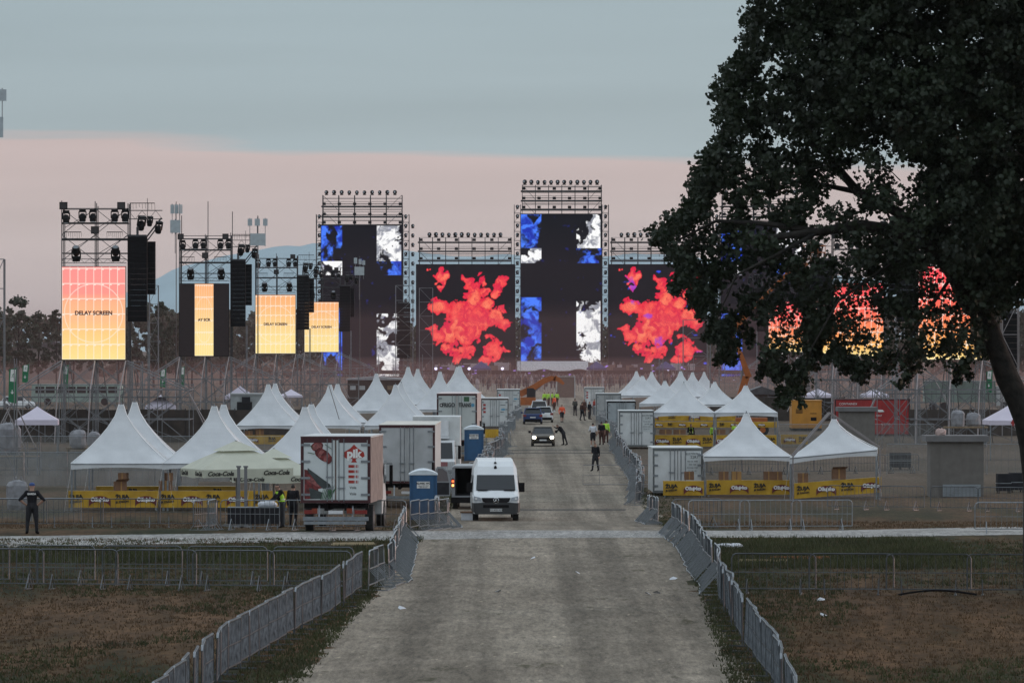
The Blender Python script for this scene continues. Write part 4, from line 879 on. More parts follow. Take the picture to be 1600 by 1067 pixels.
# mesh gate standing on the track
t = thing('mesh_gate', 'thin wire gate panel standing on the track by the man in black', 'gate', (X(968, 310), 306, 0), 0.08); b = MB(); W_ = 2.05
b.tube([(-W_, 0, 0.05), (-W_, 0, 1.1), (W_, 0, 1.1), (W_, 0, 0.05), (-W_, 0, 0.05)], 0.018, 4).bar((-W_, 0, .55), (W_, 0, .55), 0.012).bar((-1.15, 0, 0.05), (-1.15, 0, 1.1), 0.014); b.build('frame', steel_m, t)
# site fences of mesh panels with sheeting
def site_fence(label, x0, x1, d, h, m, post=3.4, group=None, yaw=0):
    t = thing('site_fence', label, 'fence', (x0, d, gz(d)), yaw, group); n = max(1, round((x1 - x0) / post)); fr = MB(); pn = MB()
    for i in range(n):
        a = (x1 - x0) * i / n + 0.03; c_ = (x1 - x0) * (i + 1) / n - 0.03; o = random.uniform(-0.06, 0.06)
        fr.tube([(a, o, 0.02), (a, o, h), (c_, o, h), (c_, o, 0.02)], 0.022, 4); fr.bar((a, o, h * .5), (c_, o, h * .5), 0.012)
        pn.add([(a, o - .01, 0.12), (c_, o - .01, 0.12), (c_, o - .01, h - .03), (a, o - .01, h - .03)], [(0, 1, 2, 3)])
        for k in range(1, 7): fr.bar((a + (c_ - a) * k / 7, o, 0.1), (a + (c_ - a) * k / 7, o, h), 0.006)
    fr.build('frames', galv, t); pn.build('infill', m, t); return t
site_fence('tall mesh fence with grey sheeting behind the leftmost tents', X(-30, 300), X(310, 300), 300, 1.9, sheet, 2.2)
site_fence('upper mesh fence behind the left sheeted fence', X(-30, 345), X(440, 345), 345, 2.0, netm)
site_fence('low grey mesh fence with white top rail behind the man at the left', X(-30, 242), X(128, 242), 242, 0.98, netm, 2.6)
site_fence('sheeted fence right behind the silver van', X(655, 285), X(712, 285), 285, 1.7, sheet, 1.2)
site_fence('pale sheeted fence behind the left beer bars', X(310, 310), X(470, 310), 310, 1.8, sheet)
site_fence('mesh fence behind the rendered block on the right', X(1385, 330), X(1620, 330), 330, 1.8, netm)
site_fence('mesh fence in front of the red container', X(1215, 410), X(1460, 410), 410, 1.8, netm)
def hoarding(label, px0, px1, d, h):
    x0, x1 = X(px0, d), X(px1, d); t = thing('hoarding', label, 'fence', ((x0 + x1) / 2, d, 0)); W_ = (x1 - x0) / 2; b = MB(); n = int(2 * W_ / 1.25)
    for i in range(n): a = -W_ + 2 * W_ * i / n; b.box(a + .02, a + 2 * W_ / n - .02, -0.03 + random.uniform(-.03, .03), 0.05, 0, h + random.uniform(-.05, .05))
    b.build('boards', hoard, t); b = MB()
    for i in range(n + 1): a = -W_ + 2 * W_ * i / n; b.box(a - .04, a + .04, 0.06, 0.16, 0, h + 0.1)
    b.build('posts', steel_d, t)
hoarding('long dark brown hoarding behind the left tents', -20, 470, 440, 2.5)
hoarding('dark brown hoarding behind the farther right tents', 1110, 1320, 560, 2.3)
hoarding('brown hoarding behind the right delay tower', 1420, 1640, 470, 2.2)
# ------------------------------------------------------------------ beer bars with yellow banners
def banner_text(parent, x, z, y, k=1.0):
    text('lettering', 'ŽUJA', inkk, 0.25 * k, (x, y, z + 0.10 * k), parent, sx=1.1, bold=0.012, rot=(math.pi / 2, -0.08, 0))
    text('lettering', 'JE ZAKON', inkk, 0.12 * k, (x, y, z - 0.12 * k), parent, sx=1.1, bold=0.006, rot=(math.pi / 2, -0.08, 0))
def badge(parent, x, z, y, k=1.0):
    n = 12; up = [(x + (-0.5 + 1.0 * i / n) * k, z + (0.15 - 0.18 * (abs(-1 + 2 * i / n)) ** 2.2) * k) for i in range(n + 1)]; dn = [(px_, pz - 0.26 * k) for px_, pz in up]
    MB().prism(up + [(x + 0.5 * k, z - 0.34 * k), (x + 0.42 * k, z - 0.24 * k)] + dn[::-1][2:-2] + [(x - 0.42 * k, z - 0.24 * k), (x - 0.5 * k, z - 0.34 * k)], y - 0.004, y).build('badge', inkr, parent)
    text('lettering', 'Ožujsko', inkw, 0.25 * k, (x, y - 0.007, z - 0.02 * k), parent, sx=1.0, bold=0.014)
def bar_counter(label, px0, px1, d, ztop, hb, items, group, tilt=0.0, yaw=0.0, deep=0.6):
    x0, x1 = X(px0, d), X(px1, d); cx = (x0 + x1) / 2; W_ = (x1 - x0) / 2; g0 = gz(d); t = thing('beer_bar', label, 'beer bar', (cx, d, g0), yaw, group)
    n = 24; V = []
    for i in range(n + 1):
        x = -W_ + 2 * W_ * i / n; wv = 0.018 * math.sin(i * 1.7) + 0.01 * math.sin(i * 3.1); V += [(x, -0.02 + wv, ztop - hb + tilt * x), (x, -0.02 + wv * .5, ztop - hb / 2 + tilt * x), (x, -0.01, ztop + tilt * x)]
    MB().add(V, [(i * 3 + k, i * 3 + 3 + k, i * 3 + 4 + k, i * 3 + 1 + k) for i in range(n) for k in range(2)]).build('banner', yellow, t)
    MB().add([(-W_, 0, ztop - .05 + tilt * -W_), (W_, 0, ztop - .05 + tilt * W_), (W_, deep, ztop - .05 + tilt * W_), (-W_, deep, ztop - .05 + tilt * -W_)] + [(-W_, 0, ztop + tilt * -W_), (W_, 0, ztop + tilt * W_), (W_, deep, ztop + tilt * W_), (-W_, deep, ztop + tilt * -W_)],
             [(0, 3, 2, 1), (4, 5, 6, 7), (0, 1, 5, 4), (1, 2, 6, 5), (2, 3, 7, 6), (3, 0, 4, 7)]).build('counter_top', woodp, t)
    for x in (-W_ + .1, W_ - .1):
        for y in (0.08, deep - .08): MB().box(x - .025, x + .025, y - .025, y + .025, 0, ztop - .05 + tilt * x).build('leg', galv, t)
    for it in items:
        kind, px = it; x = X(px, d) - cx
        (banner_text if kind == 'z' else badge)(t, x, ztop - hb / 2 + tilt * x, -0.05, hb / 0.78)
    return t
GB = 'yellow-bannered beer bars'
dL = 259.5
bar_counter('yellow beer bar under the leftmost tent', 107, 248, dL, 0.92, 0.76, [('z', 119), ('b', 156), ('z', 191), ('b', 228)], GB, yaw=0.0)
bar_counter('yellow beer bar half behind the parasol posts', 252, 396, dL, 0.92, 0.76, [('z', 262), ('b', 300), ('z', 333), ('b', 371)], GB)
bar_counter('short yellow beer bar behind the man in the green vest', 399, 450, dL, 0.92, 0.76, [('z', 409)], GB)
bar_counter('second orange bar behind the leftmost beer bar', 150, 248, dL + 5, 1.0, 0.5, [('z', 208), ('b', 236)], GB)
bar_counter('second orange bar behind the parasol posts', 278, 372, dL + 5, 1.0, 0.5, [('b', 305), ('z', 340)], GB)
bar_counter('front right beer bar beside the white container', 1036, 1100, dR - 1.5, 0.84, 0.72, [('z', 1049), ('b', 1083)], GB)
bar_counter('front right beer bar under the upright tent', 1104, 1236, dR, 0.84, 0.72, [('z', 1117), ('b', 1155), ('z', 1187), ('b', 1221)], GB)
bar_counter('sagging beer bar under the leaning tent', 1241, 1377, dR - 4, 0.94, 0.76, [('z', 1255), ('b', 1291), ('z', 1324), ('b', 1361)], GB, tilt=0.075)
bar_counter('beer bar beside the second white container', 977, 1021, 415, 0.95, 0.84, [('b', 987), ('z', 1009)], GB)
bar_counter('beer bar under the second-row tent nearest the track', 1023, 1115, 415, 0.95, 0.84, [('b', 1035), ('z', 1058), ('b', 1083), ('z', 1105)], GB)
bar_counter('beer bar under the second-row tent away from the track', 1119, 1214, 415, 0.95, 0.84, [('b', 1130), ('z', 1156), ('b', 1180), ('z', 1204)], GB)
bar_counter('back bar behind the second-row bar nearest the track', 1022, 1115, 423, 1.80, 0.42, [('b', 1030), ('z', 1047), ('b', 1066), ('b', 1100)], GB)
bar_counter('back bar behind the second-row bar away from the track', 1120, 1214, 423, 1.80, 0.42, [('z', 1128), ('b', 1147), ('b', 1190)], GB)
bar_counter('low beer bar right of the second-row tents', 1220, 1262, 420, 0.9, 0.7, [('b', 1234), ('z', 1254)], GB)
bar_counter('dim beer bar under the mid-distance left tents', 372, 462, 386, 1.4, 0.6, [('b', 395), ('z', 425)], GB)
bar_counter('farthest right beer bar under the third-row tents', 1002, 1150, 508, 1.5, 0.8, [('b', 1020), ('z', 1050), ('b', 1085), ('z', 1120)], GB)
bar_counter('yellow bar glimpsed behind the second blue toilet', 758, 779, 400, 1.6, 0.6, [], GB)
def carton(label, px, d, z, w_, h, m=card, rz=0.2, open_=False):
    t = thing('cardboard_box', label, 'box', (X(px, d), d + 0.32, gz(d) + z), rz); b = MB(); b.box(-w_ / 2, w_ / 2, -0.22, 0.22, 0, h).build('carton', m, t)
    MB().box(-w_ * .06, w_ * .06, -0.224, 0.224, h * .02, h + 0.003).build('tape', cardl if m is card else card, t)
    if open_: MB().add([(-w_ / 2, -.22, h), (w_ / 2, -.22, h), (w_ / 2 + .1, -.4, h + .12), (-w_ / 2, -.4, h + .1)], [(0, 1, 2, 3)]).build('flap', m, t)
carton('brown box on the counter under the leftmost tent', 187, dL, 0.92, 0.52, 0.42, rz=0.3, open_=True)
carton('brown box balanced on another under the leftmost tent', 192, dL, 1.35, 0.38, 0.38, rz=-0.2)
carton('brown box left of the beige parasol', 258, dL, 0.92, 0.6, 0.45, rz=0.1); carton('upright box atop the one left of the beige parasol', 263, dL, 1.38, 0.3, 0.35, rz=0.3)
for px, m_, lab in ((1077, card, 'brown box before the nearest container'), (1131, card, 'dark box with white lid line under the upright right tent'), (1151, cardl, 'orange-brown box beside the dark one under the upright right tent'), (1201, card, 'left box of the wide pair under the upright right tent'), (1215, card, 'right box of the wide pair under the upright right tent')):
    carton(lab, px, dR, 0.84, 0.46, 0.42, m_, 0.05)
carton('box at the left end of the sagging bar', 1255, dR - 4, 0.82, 0.5, 0.45, rz=0.0); carton('larger open box at the middle of the sagging bar', 1311, dR - 4, 0.98, 0.66, 0.5, rz=0.05, open_=True)
for px, z, lab in ((1040, 1.0, 'flat box on the second-row bar nearest the track'), (1062, 1.0, 'long box on the second-row bar nearest the track'), (1124, 1.0, 'box on the second-row bar just right of the tent post'), (1150, 1.0, 'box on the second-row bar away from the track'), (1004, 1.0, 'box in front of the second container')):
    carton(lab, px, 415, z, 0.9, 0.34, card, 0.0)
carton('big brown box under the tent near the grey cabin', 405, 386, 1.4, 0.55, 0.6); carton('dark box beside the big brown one near the grey cabin', 388, 386, 1.4, 0.5, 0.3)
# ------------------------------------------------------------------ beige parasols
def parasol(px, d, hw, rim, top, label, rz=0.35, val=0.32, tilt=0.0):
    s = F / d; W_ = hw / s / 1.25; g0 = gz(d); zr = Z(rim, d) - g0; zt = Z(top, d) - g0; t = thing('parasol', label, 'parasol', (X(px, d), d, g0), rz, 'beige parasols'); t.rotation_euler = (0, tilt, rz)
    cs = [(-1, -1), (1, -1), (1, 1), (-1, 1)]; zc = zr + (zt - zr) * 0.62; V = [(W_ * a, W_ * b_, zr) for a, b_ in cs] + [(W_ * .30 * a, W_ * .30 * b_, zc) for a, b_ in cs]
    Vm = []; n = 6
    for i in range(n + 1):
        q = i / n; w_ = W_ * (1 - 0.68 * q); z = zr + (zc - zr) * q ** 0.9
        for sd in range(4):
            a, b_ = cs[sd], cs[(sd + 1) % 4]
            for j in range(4): u = j / 4; sg = 1 - 0.05 * math.sin(u * math.pi) * math.sin(math.pi * (0.1 + q * .8)); Vm.append(((a[0] + (b_[0] - a[0]) * u) * w_ * sg, (a[1] + (b_[1] - a[1]) * u) * w_ * sg, z))
    MB().add(Vm, [(i * 16 + j, i * 16 + (j + 1) % 16, i * 16 + 16 + (j + 1) % 16, i * 16 + 16 + j) for i in range(n) for j in range(16)]).build('canopy', beige, t)
    MB().add([(W_ * .42 * a, W_ * .42 * b_, zc + .02) for a, b_ in cs] + [(0, 0, zt)], [(0, 1, 4), (1, 2, 4), (2, 3, 4), (3, 0, 4)]).build('vent_cap', beige, t)
    for k in range(4):
        a, b_ = cs[k], cs[(k + 1) % 4]; V = []
        for j in range(9): u = j / 8; x, y = (a[0] + (b_[0] - a[0]) * u) * W_ * 1.003, (a[1] + (b_[1] - a[1]) * u) * W_ * 1.003; V += [(x, y, zr), (x, y, zr - val + 0.03 * math.sin(u * 9))]
        v = MB().add(V, [(2 * j, 2 * j + 1, 2 * j + 3, 2 * j + 2) for j in range(8)]).build('valance', beige, t)
        ang = math.atan2(b_[1] - a[1], b_[0] - a[0]); nx, ny = math.sin(ang), -math.cos(ang)
        for u in (-0.62, 0.62): text('lettering', 'Coca-Cola', inkk, 0.24, (nx * W_ * 1.012 + math.cos(ang) * u * W_, ny * W_ * 1.012 + math.sin(ang) * u * W_, zr - val * .52), v, rot=(math.pi / 2, 0, ang), bold=0.008, shear=0.35)
    MB().cyl((0, 0, 0), (0, 0, zt), 0.05, n=8).build('pole', steel_m, t); b = MB()
    for a, b_ in cs: b.bar((0, 0, zc - .1), (W_ * a, W_ * b_, zr - .02), 0.02).bar((0, 0, zr - .3), (W_ * .5 * a, W_ * .5 * b_, zr + (zc - zr) * .45), 0.015)
    b.build('ribs', wood, t); MB().box(-.45, .45, -.45, .45, 0, 0.1).build('base', concrete, t)
parasol(371, 222, 90, 731, 688, 'beige parasol with vent cap and soft drink lettering in front of the beer bars', 0.30, tilt=-0.015)
parasol(428, 240, 80, 741, 700, 'second beige parasol tucked behind the first, by the meat truck', 0.12)
for px, lab in ((373, 'left post of the pair under the beige parasol'), (384, 'right post of the pair under the beige parasol')):
    t = thing('steel_post', lab, 'post', (X(px, 216), 216, gz(216))); MB().box(-.06, .06, -.05, .05, 0, 2.3).box(-.09, .09, -.07, .07, 2.3, 2.36).build('post', steel_m, t); MB().box(-.2, .2, -.2, .2, 0, .05).build('foot_plate', steel_m, t)
def table(label, px, d, w_, group=None):
    t = thing('folding_table', label, 'table', (X(px, d), d, gz(d)), 0, group); MB().box(-w_ / 2, w_ / 2, -.35, .35, 0.78, 0.83).build('table_top', galv, t)
    MB().add([(-w_ / 2, -.36, .2), (w_ / 2, -.36, .2), (w_ / 2, -.36, .8), (-w_ / 2, -.36, .8)], [(0, 1, 2, 3)]).build('dark_cloth', cl_dark, t)
    for a in (-1, 1):
        for c_ in (-.3, .3): MB().bar((a * (w_ / 2 - .08), c_, 0), (a * (w_ / 2 - .08), c_, .78), .02).build('leg', galv, t)
table('dark draped work table under the beige parasol', 376, 212, 0.95); table('second dark draped table beside the man in the green vest', 416, 212, 1.0)
for k, (px, s_) in enumerate(((410, .16), (421, .2), (427, .13))):
    t = thing('plastic_bag', ['small', 'largest', 'smallest'][k] + ' crumpled white bag on the draped table by the green vest', 'bag', (X(px, 212), 212, gz(212) + .83)); MB().ball((0, 0, s_ * .6), s_, 7, sq=(1.2, 1, .75)).build('bag', cl_white, t, True)
# ------------------------------------------------------------------ trucks and containers
def wheels_axle(t, xs_, y, r=0.48, w_=0.28, z=None):
    for x in xs_:
        o = MB().cyl((x - w_ / 2, y, r), (x + w_ / 2, y, r), r, n=16).build('wheel', rubber, t); MB().cyl((x - w_ / 2 - .01, y, r), (x + w_ / 2 + .01, y, r), r * .5, n=10).build('rim', steel_m, o)
def box_truck(name, label, px, d, W_, H0, H1, Ln, yaw, face, frame, roofm, cab=None, group=None, side=None):
    """rear of a box body towards the camera; origin at the rear centre on the ground"""
    t = thing(name, label, 'truck', (X(px, d), d, gz(d)), yaw, group); h = W_ / 2; side = side or truckw
    o = MB().box(-h, h, 0.02, Ln, H0, H1 - .04).build('cargo_box', side, t)
    MB().box(-h - .02, h + .02, 0.0, Ln, H1 - .04, H1 + .02).build('roof', roofm, t)
    b = MB(); f = 0.10
    b.box(-h, -h + f, -.05, .05, H0, H1).box(h - f, h, -.05, .05, H0, H1).box(-h + f, h - f, -.05, .05, H1 - f * 1.2, H1).box(-h + f, h - f, -.05, .05, H0, H0 + f); b.build('rear_frame', frame, t)
    for s_ in (-1, 1):
        dr = MB().box(min(s_ * .03, s_ * (h - f - .01)), max(s_ * .03, s_ * (h - f - .01)), -.035, .0, H0 + f + .01, H1 - f * 1.2 - .01).build('rear_door', face, t)
        b = MB()
        for xx in ([.12, .30] if s_ else []): b.cyl((s_ * xx, -.06, H0 + .05), (s_ * xx, -.06, H1 - .08), .016, n=6)
        for z in (H0 + .5, H0 + .9): b.box(min(s_ * .08, s_ * .34), max(s_ * .08, s_ * .34), -.08, -.05, z, z + .05)
        b.build('locking_bars', galv, dr)
        for k in range(4): z = H0 + .3 + (H1 - H0 - .6) * k / 3; MB().box(min(s_ * (h - .34), s_ * (h - .02)), max(s_ * (h - .34), s_ * (h - .02)), -.065, -.04, z - .04, z + .04).build('hinge', galv, dr)
    MB().box(-.42, -.30, .1, Ln, H0 - .28, H0 - .02).box(.30, .42, .1, Ln, H0 - .28, H0 - .02).box(-h + .1, h - .1, .3, .5, H0 - .2, H0 - .02).build('chassis', black, t)
    MB().box(-h + .08, h - .08, -.02, .08, .42, .56).bar((-.6, .03, .5), (-.6, .2, H0 - .1), .04).bar((.6, .03, .5), (.6, .2, H0 - .1), .04).build('rear_bumper', galv, t)
    for s_ in (-1, 1): l = MB().box(s_ * (h - .35) - .22, s_ * (h - .35) + .22, -.03, .05, .66, .80).build('tail_light', taill, t)
    MB().box(-.26, .26, -.04, -.02, .66, .78).build('number_plate', plate, t)
    wheels_axle(t, (-h + .17, h - .17), 1.8)
    if Ln > 9: wheels_axle(t, (-h + .17, h - .17), 3.1)
    else: wheels_axle(t, (-h + .17, h - .17), Ln + 1.2)
    if cab:
        c = MB().loft([[(-h + .05, y, .5), (h - .05, y, .5), (h - .05, y, z * .62), (h - .14, y, z), (-h + .14, y, z), (-h + .05, y, z * .62)] for y, z in ((Ln + .12, 2.75), (Ln + 1.0, 2.8), (Ln + 1.75, 2.6), (Ln + 2.15, 1.6))]).build('cab', cab, t)
        for s_ in (-1, 1):
            MB().box(s_ * (h - .03) - .012, s_ * (h - .03) + .012, Ln + .9, Ln + 1.7, 1.6, 2.35).build('side_window', glassd, c)
            MB().box(s_ * (h + .16) - .06, s_ * (h + .16) + .06, Ln + 1.75, Ln + 1.9, 1.55, 2.25).bar((s_ * h, Ln + 1.7, 2.3), (s_ * (h + .2), Ln + 1.8, 2.3), .02).build('mirror', black, c)
        MB().add([(-h + .2, Ln - .1, 3.0), (h - .2, Ln - .1, 3.0), (h - .2, Ln + 1.0, 2.8), (-h + .2, Ln + 1.0, 2.8)], [(0, 1, 2, 3)]).build('wind_deflector', cab, c)
    return t
TK = box_truck('box_truck', 'meat delivery truck with red cured-meat pictures and a pik logo on its rear doors', 524.5, 203, 2.50, 1.05, 3.42, 5.6, R(-3.2), mat('truck_door_white', (0.56, 0.60, 0.60), .45, 0, .08, 1.4), dred, truckw, truckw, side=mat('sunset_pink_side_panel', (0.24, 0.18, 0.16), .5, 0, .4, 2.5))  # side panel colour carries the pink cast of the low sun
doors = [c_ for c_ in TK.children if c_.name.startswith('rear_door')]; ld, rd = doors
# pictures on the doors: sliced sausage, ham board, leaves, logo
meat1, meat2, meat3 = mat('meat_red_print', (0.15, 0.018, 0.018), .5, var=.7, scale=9), mat('meat_pink_print', (0.26, 0.08, 0.075), .5, var=.5, scale=14), mat('slate_print', (0.035, 0.045, 0.045), .5, var=.4, scale=5)
leafp = mat('leaf_green_print', (0.04, 0.11, 0.05), .6, var=.4, scale=12); logor = mat('logo_red', (0.34, 0.022, 0.014), .45, var=.1)
def blob(pts, y, m, par, name='printed_picture'): return MB().prism(pts, y - .003, y).build(name, m, par)
def ell(cx, cz, a, b_, rot=0, n=20, j=0.0):
    return [(cx + (a * math.cos(q) * math.cos(rot) - b_ * math.sin(q) * math.sin(rot)) * (1 + j * math.sin(q * 5)), cz + (a * math.cos(q) * math.sin(rot) + b_ * math.sin(q) * math.cos(rot)) * (1 + j * math.sin(q * 3))) for q in [2 * math.pi * i / n for i in range(n)]]
blob(ell(-.66, 3.06, .22, .17, .2, j=.05), -.037, meat1, ld); blob(ell(-.66, 3.06, .17, .12, .2), -.041, meat2, ld); blob(ell(-.44, 2.76, .36, .19, -.6, j=.05), -.037, meat1, ld)
for k in range(5): blob(ell(-.62 + .1 * k, 2.88 - .075 * k, .09, .15, -.5), -.041 - .0045 * k, meat2 if k % 2 else meat1, ld)
blob([(-1.12, 2.25), (-.98, 2.22), (-.45, 1.86), (-.25, 1.72), (-.32, 1.62), (-.62, 1.55), (-.62, 1.2), (-1.12, 1.18)], -.037, meat1, ld)
blob([(-.98, 2.02), (-.50, 1.75), (-.62, 1.62), (-1.05, 1.86)], -.041, meat2, ld)
blob([(-1.0, 2.3), (-.2, 1.72), (-.16, 1.62), (-.45, 1.56), (-.66, 1.74), (-1.0, 2.2)], -.0455, meat3, ld); blob([(-.95, 1.6), (-.45, 1.42), (-.5, 1.2), (-.9, 1.2)], -.0455, meat3, ld)
for k in range(7): x = -.55 + .055 * k; blob([(x, 1.18), (x + .03, 1.18), (x + .14 + .02 * k, 1.62 + .04 * (k % 3)), (x + .08, 1.45)], -.05 - .004 * (k % 2), leafp, ld)
for (a, c_) in (((-.95, 3.12), (-.8, 3.0)), ((-1.0, 2.85), (-.75, 2.8)), ((-.38, 3.14), (-.15, 2.98))): MB().bar((a[0], -.04, a[1]), (c_[0], -.04, c_[1]), .014).build('printed_stem', leafp, ld)
sp = [(.66, 3.14), (.76, 3.0), (.93, 2.86), (.95, 2.72), (.86, 2.64), (.76, 2.66), (.70, 2.60), (.74, 2.50), (.58, 2.50), (.62, 2.60), (.56, 2.66), (.44, 2.64), (.36, 2.72), (.38, 2.86), (.56, 3.0)]
blob([(.66 + (x - .66) * 1.3, z) for x, z in sp], -.037, logor, rd, 'logo_badge'); text('logo_lettering', 'pik', inkw, .42, (.66, -.046, 2.80), rd, bold=.02)
MB().box(.60, .86, -.04, -.037, 2.655, 2.675).build('logo_underline', inkw, rd)
b = MB()
for r_ in range(4):
    z = 2.36 - .185 * r_; b.box(.46, .66, -.042, -.037, z - .05, z + .05)
    for q in range(3): b.box(.68 + .055 * q, .70 + .055 * q + .012 * (q % 2), -.042, -.037, z - .05, z + .05)
b.build('printed_strips', logor, rd); text('small_lettering', 'Vole', inkk, .13, (.62, -.042, 1.60), rd); text('small_lettering', 'Vole', inkk, .13, (.62, -.042, 1.38), rd)
MB().box(-1.14, -.1, -.045, -.038, 3.20, 3.30).box(.1, 1.12, -.045, -.038, 3.20, 3.30).build('red_door_border', dred, rd)
MB().box(-1.1, 1.1, -.5, -.1, .30, .40).build('tail_lift', galv, TK)
for k, x in enumerate((-.75, .5)): MB().box(x - .1, x + .1, -.09, -.03, .68, .86).build('tail_light', mat('amber_lamp', (.2, .03, .01), .3), TK)
T2 = box_truck('box_trailer', 'tall plain grey-white trailer with open view of its cream roof, behind the meat truck', 636, 264, 2.60, 1.15, 3.85, 12.5, R(-0.5), truckg, dred, roofp, None)
for px_ in (): pass
T4 = box_truck('box_truck', 'refrigerated truck lettered FRIGO TRANS rising behind the small white truck', 714, 370, 2.62, 1.25, 4.36, 11.5, R(-1.0), mat('pale_green_grey_door', (0.50, 0.53, 0.51), .5, 0, .08, 1.3), dred, mat('pinkish_roof', (0.62, 0.52, 0.50), .5), carw, side=mat('sunset_pink_white_side', (0.52, 0.44, 0.42), .45, var=.08))  # sunset glow from the right is tinted into the side colour
d4 = [c_ for c_ in T4.children if c_.name.startswith('rear_door')]; fk = mat('grey_lettering', (.05, .05, .05), .6)
text('lettering', 'FRIGO', fk, .36, (-.55, -.09, 3.62), d4[0], sx=.8, bold=.012); text('lettering', 'TRANS', fk, .36, (.52, -.09, 3.62), d4[1], sx=.72, bold=.012)
blob(ell(-1.02, 3.62, .11, .12), -.04, inkk, d4[0], 'logo_ring'); blob(ell(-1.02, 3.62, .05, .055), -.045, inkw, d4[0], 'logo_ring'); blob(ell(1.03, 3.62, .11, .12), -.04, mat('logo_blue', (.1, .3, .45), .5), d4[1], 'logo_disc')
MB().box(.45, .80, -.045, -.037, 3.85, 4.16).build('dark_green_sign', leafp, d4[1])
# small white truck facing the camera
d3 = 302; t = thing('refrigerated_truck', 'small white truck facing the camera with a fridge unit over its cab', 'truck', (X(681, d3), d3, gz(d3)), 0); h = 1.27
MB().box(-h, h, 2.0, 8.0, 1.0, 3.72).build('cargo_box', truckw, t)
MB().box(-.75, .15, 1.75, 1.99, 2.72, 3.5).build('fridge_grille', black, t); MB().box(.16, .66, 1.6, 1.99, 2.66, 3.52).box(-.95, .7, 1.6, 1.99, 2.56, 2.68).build('fridge_unit', mat('fridge_white', (.6, .61, .62), .4), t)
c = MB().loft([[(-1.05, y, .5), (1.05, y, .5), (1.05, y, z * .6), (.98, y, z), (-.98, y, z), (-1.05, y, z * .6)] for y, z in ((0.0, 1.35), (.12, 1.5), (.42, 2.42), (1.9, 2.48))]).build('cab', carw, t)
MB().add([(-.9, .10, 1.52), (.9, .10, 1.52), (.86, .395, 2.36), (-.86, .395, 2.36)], [(0, 1, 2, 3)]).build('windscreen', glassd, c)
MB().box(-.62, .62, -.03, -.0, 1.12, 1.34).build('red_name_strip', redp, c)
for s_ in (-1, 1): MB().box(s_ * 1.25 - .08, s_ * 1.25 + .08, .3, .42, 1.5, 2.2).bar((s_ * 1.0, .4, 2.2), (s_ * 1.25, .36, 2.2), .02).build('mirror', black, c); MB().box(s_ * .82 - .16, s_ * .82 + .16, -.03, 0.0, .72, .9).build('headlight', lens, c)
MB().box(-1.05, 1.05, -.06, .1, .4, .68).build('bumper', truckg, c); wheels_axle(t, (-.95, .95), .9, .42); wheels_axle(t, (-.95, .95), 6, .42)
def container(label, px, d, W_, H_, Ln, face=truckw, frame=mat('container_frame_grey', (.12, .13, .13), .5), marks=1, z0=0.15, yaw=0, roof=truckw):
    t = thing('container', label, 'container', (X(px, d), d, gz(d)), yaw); h = W_ / 2
    b = MB(); nn = int(Ln / .28)
    for i in range(nn): y = .1 + (Ln - .2) * i / nn; o = .02 if i % 2 else 0; b.box(-h + .03 - o, h - .03 + o, y, y + (Ln - .2) / nn, z0 + .05, z0 + H_ - .05)
    b.build('side_walls', face, t); MB().box(-h - .01, h + .01, 0.0, Ln, z0 + H_ - .05, z0 + H_ + .02).build('roof', roof, t)
    b = MB(); f = .075; b.box(-h, -h + f, -.03, .06, z0, z0 + H_).box(h - f, h, -.03, .06, z0, z0 + H_).box(-h + f, h - f, -.03, .06, z0 + H_ - .14, z0 + H_).box(-h + f, h - f, -.03, .06, z0, z0 + .12); b.build('end_frame', frame, t)
    for s_ in (-1, 1):
        dr = MB().box(min(s_ * .02, s_ * (h - f - .01)), max(s_ * .02, s_ * (h - f - .01)), -.02, .05, z0 + .13, z0 + H_ - .15).build('door', face, t); b = MB()
        for xx in (.16, .38): b.cyl((s_ * xx, -.05, z0 + .06), (s_ * xx, -.05, z0 + H_ - .06), .02, n=6)
        for z in (z0 + 1.0,): b.box(min(s_ * .14, s_ * .45), max(s_ * .14, s_ * .45), -.075, -.05, z, z + .05)
        for k in range(4): z = z0 + .35 + (H_ - .7) * k / 3; b.box(min(s_ * (h - .26), s_ * (h - .02)), max(s_ * (h - .26), s_ * (h - .02)), -.05, -.02, z - .05, z + .05)
        b.build('locking_gear', galv, dr)
        if marks and s_ > 0:
            MB().box(.36, h - .14, -.026, -.021, z0 + H_ * .42, z0 + H_ * .90).build('notice', mat('notice_grey', (.52, .55, .55), .6), dr)
            if marks == 1:
                text('lettering', 'BLUU 970174 6', fk, .17, ((.36 + h - .14) / 2, -.03, z0 + H_ * .87), dr, sx=.65); text('lettering', '22R1', fk, .2, ((.36 + h - .14) / 2 + .1, -.03, z0 + H_ * .795), dr)
                for k, r_ in enumerate(('MAX. GR.  30480', 'TARE  3080', 'PAYLOAD  27400', 'CU. CAP  28.1')): text('lettering', r_, fk, .09, ((.36 + h - .14) / 2, -.03, z0 + H_ * (.70 - .07 * k)), dr, sx=.8)
            else: blob(ell(.75, z0 + H_ * .62, .2, .09), -.03, mat('logo_blue', (.1, .3, .45), .5), dr, 'logo'); MB().box(.5, .95, -.03, -.027, z0 + H_ * .76, z0 + H_ * .78).box(.5, .8, -.03, -.027, z0 + H_ * .52, z0 + H_ * .54).build('lettering_lines', fk, dr)
        if marks == 2 and s_ < 0:
            for k in range(3): MB().box(-h + .2, -h + .42, -.03, -.021, z0 + H_ * (.5 + .12 * k), z0 + H_ * (.57 + .12 * k)).build('red_label', redp, dr)
    return t
container('nearest white container with lettered notice, at the end of the front right beer bar', 1059, 285, 2.50, 2.25, 6.0, yaw=0.02)
container('second white container with lettered notice, beside the second-row tent', 994.5, 412, 2.52, 2.6, 6.0)
